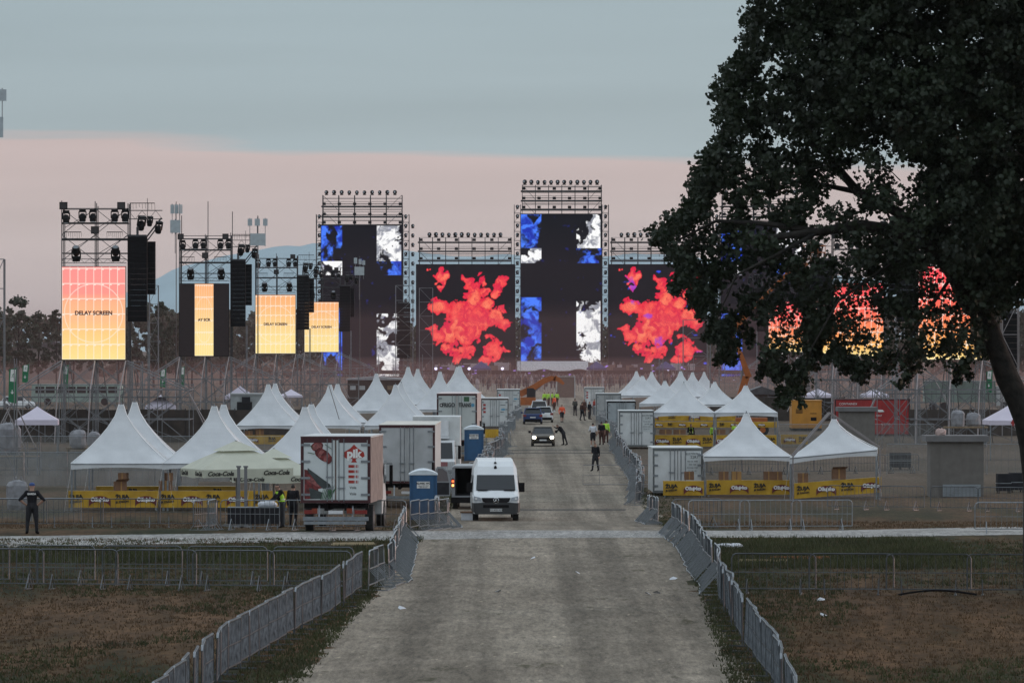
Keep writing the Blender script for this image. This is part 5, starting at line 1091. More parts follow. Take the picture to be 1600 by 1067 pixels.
container('grey-blue container with dark frame standing behind the second white one', 971, 486, 2.44, 2.55, 6.0, mat('grey_blue_container', (.33, .37, .39), .5), black, 0)
container('plain grey container in the right row behind the dark-framed one', 951, 552, 2.44, 2.6, 6.0, mat('plain_grey_container', (.36, .37, .37), .5), marks=0)
container('farthest white container right of the track, near the truss mast', 929, 650, 2.3, 2.4, 6.0, truckw, marks=2)
container('white reefer container with red labels right of the refrigerated truck', 773, 505, 2.44, 2.6, 8.0, truckw, mat('container_frame_brown', (.10, .08, .07), .5), 2)
container('farther white reefer container beside the orange machine', 794.5, 600, 2.44, 2.6, 8.0, truckw, mat('container_frame_grey', (.12, .13, .13), .5), 2)
t = thing('red_container', 'long dark red shipping container side-on below the right towers', 'container', (X(1363, 470), 470, 0)); b = MB()
for i in range(34): x = -3.05 + 6.1 * i / 34; b.box(x, x + 6.1 / 34, (.03 if i % 2 else 0), 2.4, .15, 2.95)
b.build('side_walls', redp, t); MB().box(-3.1, 3.1, -.02, 2.45, 2.95, 3.05).box(-3.1, 3.1, -.02, 2.45, .05, .15).box(-3.12, -3.0, -.03, .1, .1, 3.0).box(3.0, 3.12, -.03, .1, .1, 3.0).build('edge_frame', dred, t)
text('lettering', 'CONTAINEX', inkw, .26, (-2.0, -.04, 2.62), t); blob([(.1, 2.1), (.6, 1.95), (1.0, 1.98), (.85, 2.15), (.45, 2.16)], -.03, inkw, t, 'bird_mark'); text('lettering', 'RENT', inkw, .2, (.55, -.04, 1.65), t); text('lettering', 'ALGECO', inkw, .2, (1.1, -.04, .95), t)
t = thing('generator', 'orange-yellow generator cabin behind the second-row right tents', 'generator', (X(1260.5, 495), 495, 0)); MB().box(-1.3, 1.3, 0, 4, .25, 2.6).build('housing', gen_y, t)
for s_ in (-1, 1):
    dr = MB().box(min(s_ * .03, s_ * 1.22), max(s_ * .03, s_ * 1.22), -.03, 0, .35, 2.5).build('door', gen_y, t)
    if s_ < 0:
        for k in range(4): MB().box(-.95, -.35, -.045, -.03, 1.55 + .1 * k, 1.6 + .1 * k).build('vent_slot', black, dr)
    else: MB().box(.35, .85, -.045, -.03, .9, 1.2).build('control_panel', black, dr); MB().box(.3, .85, -.04, -.03, 1.5, 1.56).build('label_strip', black, dr)
MB().box(-1.35, 1.35, -.05, 4.05, 2.6, 2.68).build('roof', gen_y, t); MB().box(-1.3, 1.3, 0, 4, 0.05, .25).build('skid', black, t)
t = thing('site_cabin', 'grey site cabin with a dark doorway between the left tents', 'cabin', (X(387, 450), 450, 0)); MB().box(-1.35, 1.6, 0.05, 3, 0.1, 3.55).build('walls', mat('cabin_grey', (.36, .38, .38), .7), t); MB().box(-.85, .35, -.0, .04, .3, 3.0).build('doorway', glassd, t); MB().box(-1.4, 1.65, -.05, 3.05, 3.55, 3.68).build('roof', truckg, t); MB().box(-.45, 0.2, -.25, .0, 2.9, 3.4).build('air_unit', cl_dark, t)
t = thing('black_marquee', 'low wide black-walled marquee with pale roof edge behind the left tents', 'marquee', (X(585, 700), 700, 0)); MB().box(-3.3, 3.3, 0, 8, 0, 3.1).build('walls', hoard, t); MB().loft([[(-3.5, y, 3.1), (3.5, y, 3.1), (3.5, y, 3.25), (0, y, 3.55), (-3.5, y, 3.25)] for y in (-.2, 8.2)]).build('roof', mat('marquee_roof', (.33, .31, .32), .7), t); b = MB()
for i in range(6): MB().box(-3 + i * 1.15, -2.3 + i * 1.15, -.05, 0, 1.9, 2.4).build('wall_sign', truckg if i < 2 else wood, t)
t = thing('shed', 'dark gabled shed roof behind the farther right tents', 'shed', (X(1190, 620), 620, 0)); MB().box(-2.2, 2.2, 0, 5, 0, 2.1).build('walls', hoard, t); MB().loft([[(-2.5, y, 2.05), (2.5, y, 2.05), (0, y, 2.95)] for y in (-.3, 5.3)]).build('roof', steel_d, t)
t = thing('gate_panel', 'big brown panel with pale right edge standing at the end of the track', 'panel', (X(884, 800), 800, 0)); MB().box(-1.2, 1.2, 0, 3, 0.05, 2.95).build('panel', mat('brown_panel', (.16, .11, .09), .8, var=.15), t); MB().box(1.2, 1.33, -.1, 3, 0, 3.0).box(-1.3, -1.2, -.1, 3, 0, 3.0).box(-1.2, 1.2, -.1, .0, 2.9, 3.0).build('frame', truckg, t)
# ------------------------------------------------------------------ portable toilets
def toilet(label, px, d, s=1.0):
    t = thing('portable_toilet', label, 'toilet', (X(px, d), d, gz(d)), 0.03); t.scale = (s, s, s); h = .56
    MB().box(-h, h, 0, 1.12, .1, 2.06).build('cabin', tblue, t); b = MB()
    for i in range(9): x = -h + .08 + i * .12; b.box(x, x + .03, -.02, 0, .25, 1.3)
    dr = MB().box(-.44, .44, -.03, -.0, .14, 2.0).build('door', tblue, t); b.build('door_ribs', tblue, dr)
    V = [[(-h - .05 + .04 * k, y, 2.06 + z) for k in (0,)] for y, z in ((0, 0),)]
    MB().loft([[(x_, y, 2.06 + z * (1 - (x_ / .66) ** 2)) for x_ in np.linspace(-.62, .62, 9)] + [(.62, y, 2.02), (-.62, y, 2.02)] for y, z in ((-.06, .17), (.3, .24), (.8, .24), (1.18, .17))]).build('roof', mat('toilet_white_roof', (.62, .68, .72), .5), t)
    for x in (-h, h): MB().box(x - .03, x + .03, -.04, .03, .08, 2.06).build('corner_post', tblue, t)
    sg = MB().box(-.28, .28, -.045, -.031, 1.45, 1.74).build('sign', inkw, dr); text('lettering', 'KLANIC WC', inkk, .105, (0, -.05, 1.66), sg, bold=.005); text('lettering', 'najam 091 224', inkk, .075, (0, -.05, 1.56), sg); text('lettering', '0800 202 202', inkk, .06, (0, -.05, 1.49), sg)
    MB().cyl((.42, .9, 2.2), (.42, .9, 2.55), .05, n=8).build('vent_pipe', black, t)
toilet('front blue portable toilet beside the silver van', 661.5, 240, .98); toilet('rear blue portable toilet beside the small white truck', 740.5, 365, 1.04)
# ------------------------------------------------------------------ white van
def van_shell(Wd, prof):
    """prof: (y, z_roof, half width low, half width high, z_shoulder)"""
    rings = []
    for y, z, a, c_, zs in prof:
        rings.append([(-a * .96, y, .32), (a * .96, y, .32), (a, y, .55), (a, y, min(zs, z - .02)), (c_ + (a - c_) * .35, y, zs + (z - zs) * .72 if z > zs else z - .01), (c_ * .86, y, z), (-c_ * .86, y, z), (-c_ - (a - c_) * .35, y, zs + (z - zs) * .72 if z > zs else z - .01), (-a, y, min(zs, z - .02)), (-a, y, .55)])
    return rings
dv = 243.5
VAN = thing('van', 'white high-roof van facing the camera, parked on the track beside the silver van', 'van', (X(775, dv), dv, gz(dv)), R(1.2))
prof = [(0, .92, .80, .78, .8), (.05, 1.02, .93, .86, .9), (.22, 1.15, .99, .90, 1.0), (.62, 1.30, 1.01, .93, 1.1), (1.22, 1.98, 1.01, .90, 1.2), (1.5, 2.30, 1.01, .89, 1.3), (1.95, 2.52, 1.01, .88, 1.35), (2.8, 2.60, 1.01, .88, 1.35), (6.3, 2.60, 1.01, .88, 1.35), (6.6, 2.5, 1.0, .87, 1.35)]
vb = MB().loft(van_shell(1, prof)).build('body', carw, VAN)
MB().add([(-.84, .60, 1.335), (.84, .60, 1.335), (.80, 1.16, 1.955), (-.80, 1.16, 1.955), (-.84, .62, 1.31), (.84, .62, 1.31)], [(0, 1, 2, 3), (4, 5, 1, 0)]).build('windscreen', glassd, VAN)
MB().box(-.78, -.35, .52, .60, 1.30, 1.325).box(.35, .82, .52, .60, 1.30, 1.325).build('wipers', black, VAN)
MB().prism([(-.62, 1.0), (.62, 1.0), (.56, .84), (.42, .78), (-.42, .78), (-.56, .84)], -.05, .05).build('grille', black, VAN)
o = MB(); 
for k in range(3): o.box(-.56, .56, -.06, -.05, .83 + .055 * k, .84 + .055 * k)
o.build('grille_bars', steel_d, VAN)
n = 24; ring = MB(); ring.tube([(.115 * math.cos(2 * math.pi * i / n), -.075, .89 + .115 * math.sin(2 * math.pi * i / n)) for i in range(n + 1)], .013, 5)
for a in (90, 210, 330): ring.cyl((0, -.075, .89), (.11 * math.cos(R(a)), -.075, .89 + .11 * math.sin(R(a))), .022, .004, 5)
ring.build('star_emblem', mat('chrome', (.75, .76, .78), .15, 1), VAN)
for s_ in (-1, 1):
    hl = MB().prism([(s_ * .64, .86), (s_ * .96, .90), (s_ * .95, 1.07), (s_ * .66, 1.01)] if s_ < 0 else [(.64, .86), (.66, 1.01), (.95, 1.07), (.96, .90)], -.02, .14).build('headlight', mat('headlight_glass', (.50, .55, .62), .12, .4), VAN)
    MB().box(s_ * .85 - .04, s_ * .85 + .04, -.03, -.02, .92, 1.0).build('lamp_unit', inkw, hl)
    MB().box(s_ * 1.13 - .12, s_ * 1.13 + .12, 1.15, 1.25, 1.22, 1.62).bar((s_ * .98, 1.2, 1.35), (s_ * 1.08, 1.2, 1.38), .03).build('mirror', black, VAN)
    MB().box(s_ * 1.003 - .012, s_ * 1.003 + .012, 1.35, 2.2, 1.35, 1.95).build('side_window', glassd, VAN)
MB().loft([[(-.88, y, .30), (.88, y, .30), (a, y, .42), (a, y, .78), (.60, y, .80), (-.60, y, .80), (-a, y, .78), (-a, y, .42)] for y, a in ((-.08, .84), (-.02, .95), (.3, 1.03), (.9, 1.03))]).build('bumper', mat('bumper_grey_plastic', (.035, .036, .038), .6), VAN)
MB().box(-.26, .26, -.095, -.08, .42, .54).build('number_plate', plate, VAN); MB().box(-.55, .55, -.09, -.07, .58, .70).build('lower_intake', black, VAN)
text('plate_lettering', 'ZG 4721-KD', inkk, .1, (0, -.099, .48), VAN)
for x in (-.86, .86):
    for y in (1.0, 5.0): o = MB().cyl((x - .12, y, .34), (x + .12, y, .34), .34, n=16).build('wheel', rubber, VAN); MB().cyl((x - .125, y, .34), (x + .125, y, .34), .19, n=10).build('rim', steel_m, o)
MB().cyl((0, 1.75, 2.44), (0, 1.75, 2.5), .06, .05, 8).bar((0, 1.75, 2.5), (0, 1.9, 3.05), .008).build('aerial', black, VAN)
MB().lathe([(.001, 0), (.06, .02), (.06, .1), (.03, .14), (.001, .15)], (0, 1.45, 2.2)).build('sensor_dome', black, VAN)
# silver van seen from behind with its rear open
ds = 262
SV = thing('van', 'silver van seen from behind with a rear door swung open and a lit tail lamp', 'van', (X(738, ds), ds, gz(ds)), R(-1))
MB().box(-.95, -.80, 0, 4.8, .45, 1.95).box(.80, .95, 0, 4.8, .45, 1.95).box(-.8, .8, 0, 4.8, .45, .62).box(-.8, .8, 3.6, 4.8, .62, 1.9).build('body', cars, SV)
MB().loft([[(-.94, y, 1.9), (.94, y, 1.9), (.85, y, 2.0), (-.85, y, 2.0)] for y in (-.03, 4.8)]).build('roof', cars, SV)
MB().box(-.79, .79, .3, 3.5, .63, .68).box(-.79, -.74, .3, 3.6, .68, 1.88).box(.74, .79, .3, 3.6, .68, 1.88).box(-.74, .74, 3.5, 3.58, .68, 1.88).build('load_bay', cl_dark, SV)
glowr = mat('lit_tail_lamp', (.5, .05, .02), .3, emit=(1.0, .16, .04), estr=2.2); glowa = mat('lit_tail_lamp_amber', (.6, .2, .05), .3, emit=(1.0, .50, .14), estr=2.6)
tl = MB().box(-.96, -.83, -.04, .05, 1.0, 1.42).build('tail_light', taill, SV); MB().box(-.945, -.845, -.055, -.041, 1.05, 1.16).build('lit_lamp', glowa, tl); MB().box(-.945, -.845, -.055, -.041, 1.24, 1.34).build('lit_lamp', glowr, tl)
MB().box(.83, .96, -.04, .05, 1.0, 1.42).build('tail_light', taill, SV)
MB().box(-.98, .98, -.15, .05, .30, .56).build('bumper', black, SV)
dr = MB().prism([(-1.02, .62), (-.99, 1.30), (-1.12, 1.78), (-1.35, 1.97), (-1.62, 1.97), (-1.72, 1.7), (-1.74, .62)], -.28, -.20).build('open_door', cars, SV); MB().prism([(-1.08, 1.3), (-1.16, 1.72), (-1.36, 1.88), (-1.58, 1.88), (-1.64, 1.3)], -.29, -.281).build('door_window', mat('door_glass', (.16, .14, .14), .1), dr); MB().box(-1.66, -1.06, -.292, -.281, .68, 1.24).build('door_lining', cl_dark, dr)
wheels_axle(SV, (-.8, .8), .9, .33, .22); wheels_axle(SV, (-.8, .8), 3.9, .33, .22)
t = thing('crate', 'small white crate on the ground between the two vans', 'crate', (X(730, 246), 246, gz(246))); MB().box(-.26, .3, -.2, .2, 0, .32).build('crate', cl_white, t); MB().box(-.3, .34, -.24, .24, .32, .38).build('lid', card, t)
# ------------------------------------------------------------------ cars
def car(label, px, d, paint, rz, W_=1.76, H_=1.52, Ln=4.2, suv=False, rear=False, lights=False):
    t = thing('car', label, 'car', (X(px, d), d, gz(d)), rz); a = W_ / 2; zb = .95 if not suv else 1.02
    def ring(y, hw, z0, z1, sh=.9): return [(-hw * .92, y, z0), (hw * .92, y, z0), (hw, y, z0 + .18), (hw, y, z0 + (z1 - z0) * .72), (hw * sh, y, z1), (-hw * sh, y, z1), (-hw, y, z0 + (z1 - z0) * .72), (-hw, y, z0 + .18)]
    MB().loft([ring(0, a * .86, .32, .70), ring(.10, a * .95, .24, .80), ring(.5, a, .22, .90), ring(1.15, a, .22, zb), (ring(Ln - .5, a, .22, zb)), ring(Ln - .08, a * .95, .25, zb - .05), ring(Ln, a * .88, .34, zb - .1)]).build('body', paint, t, False)
    g = MB().loft([[(-a * .90, y0, zb - .02), (a * .90, y0, zb - .02), (a * .72, y1, H_ - .03), (-a * .72, y1, H_ - .03)] for y0, y1 in ((1.0, 1.62), (Ln - .35, Ln - .62))]).build('windows', glassd, t)
    MB().loft([[(-a * .73, y, H_ - .03), (a * .73, y, H_ - .03), (a * .66, y, H_ + .02), (-a * .66, y, H_ + .02)] for y in (1.58, Ln - .45)]).build('roof', paint, t)
    b = MB()
    for s_ in (-1, 1):
        for y0, y1 in ((1.0, 1.62), (Ln - .35, Ln - .62), (2.6, 2.62)): b.cyl((s_ * a * .905, y0, zb - .02), (s_ * a * .725, y1, H_ - .01), .04, n=5)
    b.build('pillars', paint, t)
    for s_ in (-1, 1):
        MB().box(s_ * (a + .12) - .09, s_ * (a + .12) + .09, 1.25, 1.4, .98, 1.15).bar((s_ * (a - .06), 1.3, 1.0), (s_ * (a + .06), 1.3, 1.03), .03).build('mirror', black if lights else paint, t)
        hm_ = mat('lit_headlight', (.9, .9, .8), .2, emit=(1.0, .93, .75), estr=9) if lights else lens
        MB().ball((s_ * a * .74, .03, .66), .15 if lights else .13, 8, sq=(1, .5, .85)).build('headlight', hm_, t)
        MB().box(s_ * a * .84 - .14, s_ * a * .84 + .14, Ln - .06, Ln + .02, .72, .92).build('tail_light', taill, t)
        for y in (.85, Ln - .85): o = MB().cyl((s_ * (a - .1) - .1, y, .32), (s_ * (a - .1) + .1, y, .32), .32, n=14).build('wheel', rubber, t); MB().cyl((s_ * (a - .1) - .105, y, .32), (s_ * (a - .1) + .105, y, .32), .18, n=10).build('rim', steel_m, o)
    MB().box(-a * .5, a * .5, -.03, .02, .50, .66).build('grille', black, t); MB().box(-a * .8, a * .8, -.02, .08, .24, .40).build('front_bumper', black, t); MB().box(-a * .85, a * .85, Ln - .06, Ln + .03, .26, .5).build('rear_bumper', black, t)
    MB().box(-.26, .26, -.045, -.031, .42, .53).build('number_plate', plate, t); MB().box(-.26, .26, Ln + .03, Ln + .04, .60, .71).build('number_plate', plate, t)
    if suv: MB().box(-a * .7, -a * .66, 1.7, Ln - .7, H_ + .05, H_ + .09).box(a * .66, a * .7, 1.7, Ln - .7, H_ + .05, H_ + .09).build('roof_rails', galv, t)
    return t
car('small dark dusty car facing the camera with both headlights lit', 848.5, 421, card_, 0, 1.74, 1.42, 3.8, lights=True)
c = car('dark blue car seen from behind on the far track', 832.5, 536, carb, math.pi, 1.82, 1.52, 4.3, suv=True); c.location.y += 4.3
c = car('white car half hidden behind the dark blue one', 850, 548, carw, math.pi, 1.78, 1.5, 4.3); c.location.y += 4.3
c = car('farthest white car with a roof beacon behind the dark blue one', 842.5, 585, carw, math.pi, 1.8, 1.66, 4.5, suv=True); c.location.y += 4.5; MB().box(-.35, .35, 2.0, 2.2, 1.72, 1.84).build('roof_beacon', cl_white, c)
c = car('tiny white car far off at the left below the exit flags', 55, 660, carw, R(95), 1.75, 1.45, 4.2)
# ------------------------------------------------------------------ machines
dx = 620; t = thing('excavator', 'orange excavator with its boom raised over the far end of the track', 'excavator', (X(826, dx), dx, 0)); P_ = lambda px, py: (X(px, dx) - X(826, dx), 0, Z(py, dx))
def plate_arm(pts, w0, w1): 
    b = MB(); n = len(pts); rings = []
    for i, p in enumerate(pts):
        q = Vector(pts[min(i + 1, n - 1)]) - Vector(pts[max(0, i - 1)]); q.normalize(); nn = Vector((-q.z, 0, q.x)); w_ = w0 + (w1 - w0) * i / (n - 1); c_ = Vector(p)
        rings.append([c_ + nn * w_ + Vector((0, -.2, 0)), c_ + nn * w_ + Vector((0, .2, 0)), c_ - nn * w_ + Vector((0, .2, 0)), c_ - nn * w_ + Vector((0, -.2, 0))])
    return b.loft(rings)
plate_arm([P_(812, 616), P_(836, 604), P_(850, 595), P_(861, 591), P_(868, 592)], .34, .26).build('boom', orange, t)
plate_arm([P_(866, 590), P_(874, 594), P_(881, 600)], .30, .14).build('dipper_arm', orange, t); MB().cyl(P_(822, 622), P_(846, 602), .09, n=6).cyl(P_(850, 592), P_(868, 589), .07, n=6).build('hydraulic_rams', steel_m, t)
MB().prism([(-.9, .9), (.9, .9), (1.0, 1.3), (.7, 1.75), (-.9, 1.75)], -1, 2).build('body', orange, t); MB().prism([(-.2, 1.75), (.75, 1.75), (.75, 2.5), (.5, 2.75), (-.2, 2.75)], -.9, .3).build('cab', glassd, t)
for s_ in (-1.1, 1.1): MB().loft([[(s_ - .25, y, z0), (s_ + .25, y, z0), (s_ + .25, y, z1), (s_ - .25, y, z1)] for y, z0, z1 in ((-1.9, .35, .6), (-1.6, .02, .85), (2.0, .02, .85), (2.3, .35, .6))]).build('track', rubber, t)
plate_arm([(.9, -.0, .9), (1.3, 0, .4), (1.9, 0, .25)], .1, .3).build('bucket', orange, t)
dl = 470; t = thing('boom_lift', 'orange articulated boom lift with raised arms, left of the low hanging leaves', 'boom lift', (X(1172, dl), dl, 0)); P_ = lambda px, py: (X(px, dl) - X(1172, dl), 0, Z(py, dl))
for k, (a, c_, w0, w1) in enumerate((((1150, 640), (1166, 588), .24, .30), ((1170, 590), (1152, 540), .26, .17), ((1152, 542), (1143, 520), .2, .2), ((1142, 520), (1166, 492), .26, .26), ((1164, 494), (1232, 425), .14, .13), ((1230, 428), (1262, 412), .16, .12))):
    plate_arm([P_(*a), tuple((np.array(P_(*a)) + np.array(P_(*c_))) / 2), P_(*c_)], w0, w1).build('arm', orange, t)
MB().cyl(P_(1156, 620), P_(1162, 560), .07, n=6).build('hydraulic_ram', steel_m, t)
bk = MB(); c_ = P_(1272, 405)
for zz in (0, .55, 1.1): bk.tube([(c_[0] - .9, -.4, c_[2] + zz), (c_[0] + .9, -.4, c_[2] + zz), (c_[0] + .9, .4, c_[2] + zz), (c_[0] - .9, .4, c_[2] + zz), (c_[0] - .9, -.4, c_[2] + zz)], .04, 4)
for xx in (-.9, -.3, .3, .9): bk.bar((c_[0] + xx, -.4, c_[2]), (c_[0] + xx, -.4, c_[2] + 1.1), .03)
bk.build('basket', orange, t); MB().box(-1.2, 1.4, -.9, .9, .5, 1.5).build('chassis', orange, t)
for x in (-.9, 1.0):
    for y in (-1, 1): o = MB().cyl((x, y - .15, .5), (x, y + .15, .5), .5, n=16).build('wheel', rubber, t); MB().cyl((x, y - .16, .5), (x, y + .16, .5), .25, n=8).build('rim', orange, o)
# ------------------------------------------------------------------ rendered blocks
def block(label, px0, px1, d, ztop, capo=.22, grate=None):
    x0, x1 = X(px0, d), X(px1, d); t = thing('rendered_block', label, 'kiosk', ((x0 + x1) / 2, d, gz(d))); W_ = (x1 - x0) / 2
    MB().box(-W_, W_, 0, 2.4, 0, ztop - .30).build('walls', concrete, t); MB().box(-W_ - capo, W_ + capo, -.22, 2.6, ztop - .30, ztop).build('roof_slab', concrete_l, t)
    MB().box(-W_ - .004, -W_ + .42, -.03, 0.0, 0, ztop - .30).build('corner_pier', concrete, t)
    if grate:
        a, c_ = X(grate[0], d) - t.location.x, X(grate[1], d) - t.location.x; g_ = MB().box(a, c_, -.12, -.02, .02, .62).build('vent_panel', mat('vent_grey', (.25, .28, .30), .5), t); b = MB()
        for k in range(6): b.box(a + .03, c_ - .03, -.135, -.12, .08 + k * .09, .12 + k * .09)
        b.build('vent_slats', galv, g_)
block('large grey-brown rendered block with overhanging slab roof at the right', 1454, 1537, 283, 3.05, .26, (1473, 1532)); block('smaller rendered block with slab roof in front of the red container', 1313, 1367, 400, 3.15, .2)
# sacks and debris
def sack(label, px, d, w_, h, m=None, z=0, seed=0):
    t = thing('bulk_bag', label, 'bag', (X(px, d), d, gz(d) + z), seed); rr = random.Random(seed); pr = [(w_ * .42, 0), (w_ * .5, h * .15), (w_ * .52, h * .5), (w_ * .5, h * .8), (w_ * .38, h * .95), (w_ * .12, h)]; b = MB(); n = 12
    b.loft([[(r_ * (1 + rr.uniform(-.1, .1)) * math.cos(2 * math.pi * k / n), r_ * (1 + rr.uniform(-.1, .1)) * math.sin(2 * math.pi * k / n), z_ + rr.uniform(-.03, .03)) for k in range(n)] for r_, z_ in pr]); b.build('sack', m or cl_white, t)
    for a in (0, 2.1, 4.2): MB().tube([(w_ * .3 * math.cos(a), w_ * .3 * math.sin(a), h * .93), (w_ * .2 * math.cos(a), w_ * .2 * math.sin(a), h * 1.12), (w_ * .1 * math.cos(a + .6), w_ * .1 * math.sin(a + .6), h * .97)], .02, 4).build('loop', m or cl_white, t)
bagm = mat('woven_bag', (.24, .24, .255), .8, var=.25)
sack('big pale woven bag behind the left mesh fence under the tower', 122, 400, 1.15, 1.25, bagm, .3, 1); sack('second pale woven bag half hidden by the leftmost tent', 147, 402, .9, 1.1, bagm, .3, 2); sack('pale woven bag at the far left beside the lilac gazebo', 14, 390, 1.6, 2.2, bagm, 0, 3); sack('crumpled white bag inside the sheeted fence at the far left', 27, 262, 1.0, 1.35, bagm, 0, 4)
sack('pinkish sack lying on the slab of the large rendered block', 1470, 284, .5, .32, mat('pink_sack', (.45, .33, .30), .8), 3.05, 5); sack('white sack left of two behind the large rendered block', 1497, 420, 1.0, 1.2, bagm, 2.1 - .6, 6); sack('white folded sack right of two behind the large rendered block', 1521, 421, 1.1, 1.0, bagm, 1.5, 7)
t = thing('pallet_stand', 'raised pallet platform carrying the white sacks behind the rendered block', 'platform', (X(1509, 420), 420, 0)); MB().box(-1.6, 1.6, -.6, .8, 1.38, 1.5).build('platform_top', wood, t); [MB().box(x - .05, x + .05, y - .05, y + .05, 0, 1.38).build('leg', steel_m, t) for x in (-1.5, 1.5) for y in (-.5, .7)]
t = thing('pallet_stand', 'low pallet under the woven bags at the left tower', 'platform', (X(133, 401), 401, 0)); MB().box(-1.3, 1.3, -.6, .6, .18, .3).build('platform_top', wood, t); [MB().box(x - .06, x + .06, -.6, .6, 0, .18).build('runner', wood, t) for x in (-1.2, 0, 1.2)]
# cable drums by the rendered block
for k, (px, d_) in enumerate(((1399, 345), (1414, 345), (1568, 290), (1588, 292))):
    t = thing('flight_case', ['left dark case', 'right dark case', 'black case nearest the trunk', 'black case at the right edge'][k] + [' of the pair before the red container', ' beside another before the red container', ' beside the big rendered block', ' beyond the big rendered block'][k], 'case', (X(px, d_), d_, gz(d_)), .05 * k)
    MB().box(-.34, .34, -.3, .3, .12, 1.0).build('shell', cl_dark, t); MB().box(-.36, .36, -.32, .32, .5, .54).build('metal_band', galv, t); [MB().cyl((x, y, .06), (x + .04, y, .06), .06, n=8).build('caster', rubber, t) for x in (-.3, .26) for y in (-.25, .25)]
# scaffold stair at the left edge
t = thing('scaffold_stair', 'scaffold stair with pale slanting rails at the far left', 'scaffold', (X(40, 330), 330, 0)); P_ = lambda px, py, y=0: (X(px, 330) - X(40, 330), y, Z(py, 330)); b = MB()
for (a, c_) in (((10, 635), (40, 700)), ((27, 634), (57, 699)), ((9, 704), (33, 756)), ((28, 704), (46, 735))): b.bar(P_(*a, -.6), P_(*c_, -.6), .045)
b.bar(P_(9, 635, -.6), P_(27, 634, -.6), .045).bar(P_(8, 702, -.6), P_(25, 700, -.6), .045).bar(P_(43, 703, -.6), P_(60, 700, -.6), .045); b.build('handrails', steel_l, t); b = MB()
for px in (-6, 24, 41, 60):
    for y in (-.7, .9): b.bar(P_(px, 560 if px < 41 else 690, y), P_(px, 790, y), .035)
for py in (634, 700, 715): b.bar(P_(-10, py, -.7), P_(62, py, -.7), .03)
b.bar(P_(-8, 604, 0), P_(24, 640, 0), .04); b.bar(P_(-8, 690, 0), P_(20, 712, 0), .03); b.build('standards', steel_m, t)
MB().box(P_(-10, 0)[0], P_(60, 0)[0], -.7, .9, Z(712, 330) - .05, Z(712, 330)).build('landing', wood, t)
# rear service towers standing behind the left and right delay towers, lattice masts among them
for k, (p0, p1, yt, d_) in enumerate(((206, 222, 565, 520), (330, 352, 570, 640), (1110, 1124, 520, 700), (1395, 1412, 575, 520), (1246, 1262, 560, 700), (1030, 1036, 560, 800))):
    bare_scaffold(p0, p1, yt, d_, ['bare mast foot behind the tallest line array', 'bare scaffold behind the screen with one glowing strip', 'bare scaffold between right red screen and the trees', 'bare scaffold foot left of the rightmost tower', 'bare scaffold foot left of the third right tower', 'thin bare scaffold among the far right tents'][k], None, steel_m)
# exit flags
def flag(label, px, y0, y1, w_, d):
    t = thing('exit_flag', label, 'flag', (X(px, d), d, 0), .12); h = w_ * d / F / 2; z0, z1 = Z(y1, d), Z(y0, d); H_ = z1 - z0; sk = h * .35
    MB().prism([(-h, z0), (h, z0 - .1), (h + sk, z1), (-h + sk * .6, z1 - .15)], 0, .02).build('cloth', green, t); MB().cyl((h + .03, .02, 0), (h + sk + .05, .02, z1 + .1), .03, n=5).build('pole', steel_m, t)
    MB().prism([(-h * .55, z0 + H_ * .60), (h * .75, z0 + H_ * .58), (h * .95, z0 + H_ * .94), (-h * .35, z0 + H_ * .94)], -.006, -.001).build('symbol_field', inkw, t)
    k = h * .9; cx, cz = h * .22, z0 + H_ * .76; b = MB()
    b.prism(ell(cx + k * .12, cz + k * .52, k * .13, k * .13), -.014, -.008)
    for a, c_ in (((0, .35), (-.1, -.1)), ((0, .32), (.35, .15)), ((0, .32), (-.38, .2)), ((-.1, -.1), (.22, -.25)), ((.22, -.25), (.18, -.6)), ((-.1, -.1), (-.2, -.4)), ((-.2, -.4), (-.5, -.45))): b.bar((cx + k * a[0], -.012, cz + k * a[1]), (cx + k * c_[0], -.012, cz + k * c_[1]), k * .07)
    b.build('running_figure', green, t)
    az = z0 + H_ * .28; b = MB().prism([(-k * .12, az), (k * .12, az), (k * .12, az + k * .7), (-k * .12, az + k * .7)], -.006, -.001).prism([(0, az - k * .55), (k * .5, az + k * .05), (-k * .5, az + k * .05)], -.0062, -.001); b.build('arrow', inkw, t)
flag('nearest green exit flag with running figure at the left edge', 19, 574, 628, 12, 400); flag('smaller faded exit flag second from the left edge', 39, 569, 597, 9, 560); flag('green exit flag between the legs of the leftmost tower', 102, 570, 605, 7.5, 520)
flag('faded exit flag between the two left towers', 254, 576, 604, 8, 600); flag('faded exit flag at the foot of the second left tower', 285, 572, 604, 5, 620); flag('pale exit flag beside the big tree trunk', 1545, 578, 612, 9, 480)
# long low building and vehicles far off
t = thing('bus', 'pale green bus far behind the leftmost tower legs', 'bus', (X(120, 700), 700, 0)); MB().loft([[(-5.6, y, .4), (5.6, y, .4), (5.7, y, 1.5), (5.5, y, 2.6), (-5.5, y, 2.6), (-5.6, y, 1.5)] for y in (0, 2.5)]).build('body', mat('pale_green_paint', (.26, .34, .30), .5), t)
for i in range(8): MB().box(-5.1 + i * 1.28, -4.0 + i * 1.28, -.02, 0, 1.5, 2.3).build('window', glassd, t)
for x in (-3.6, 3.4): MB().cyl((x, -.05, .45), (x, .25, .45), .45, n=12).build('wheel', rubber, t)
t = thing('truck', 'pale lorry body far behind the rightmost tower', 'truck', (X(1500, 640), 640, 0)); MB().box(-4, 4, 0, 2.5, 1, 3.4).build('cargo_box', mat('pale_green_paint', (.26, .34, .30), .5), t); MB().box(4.1, 5.8, 0, 2.4, .6, 2.8).build('cab', truckw, t); [MB().cyl((x, -.05, .5), (x, .25, .5), .5, n=12).build('wheel', rubber, t) for x in (-3, -1.8, 5)]
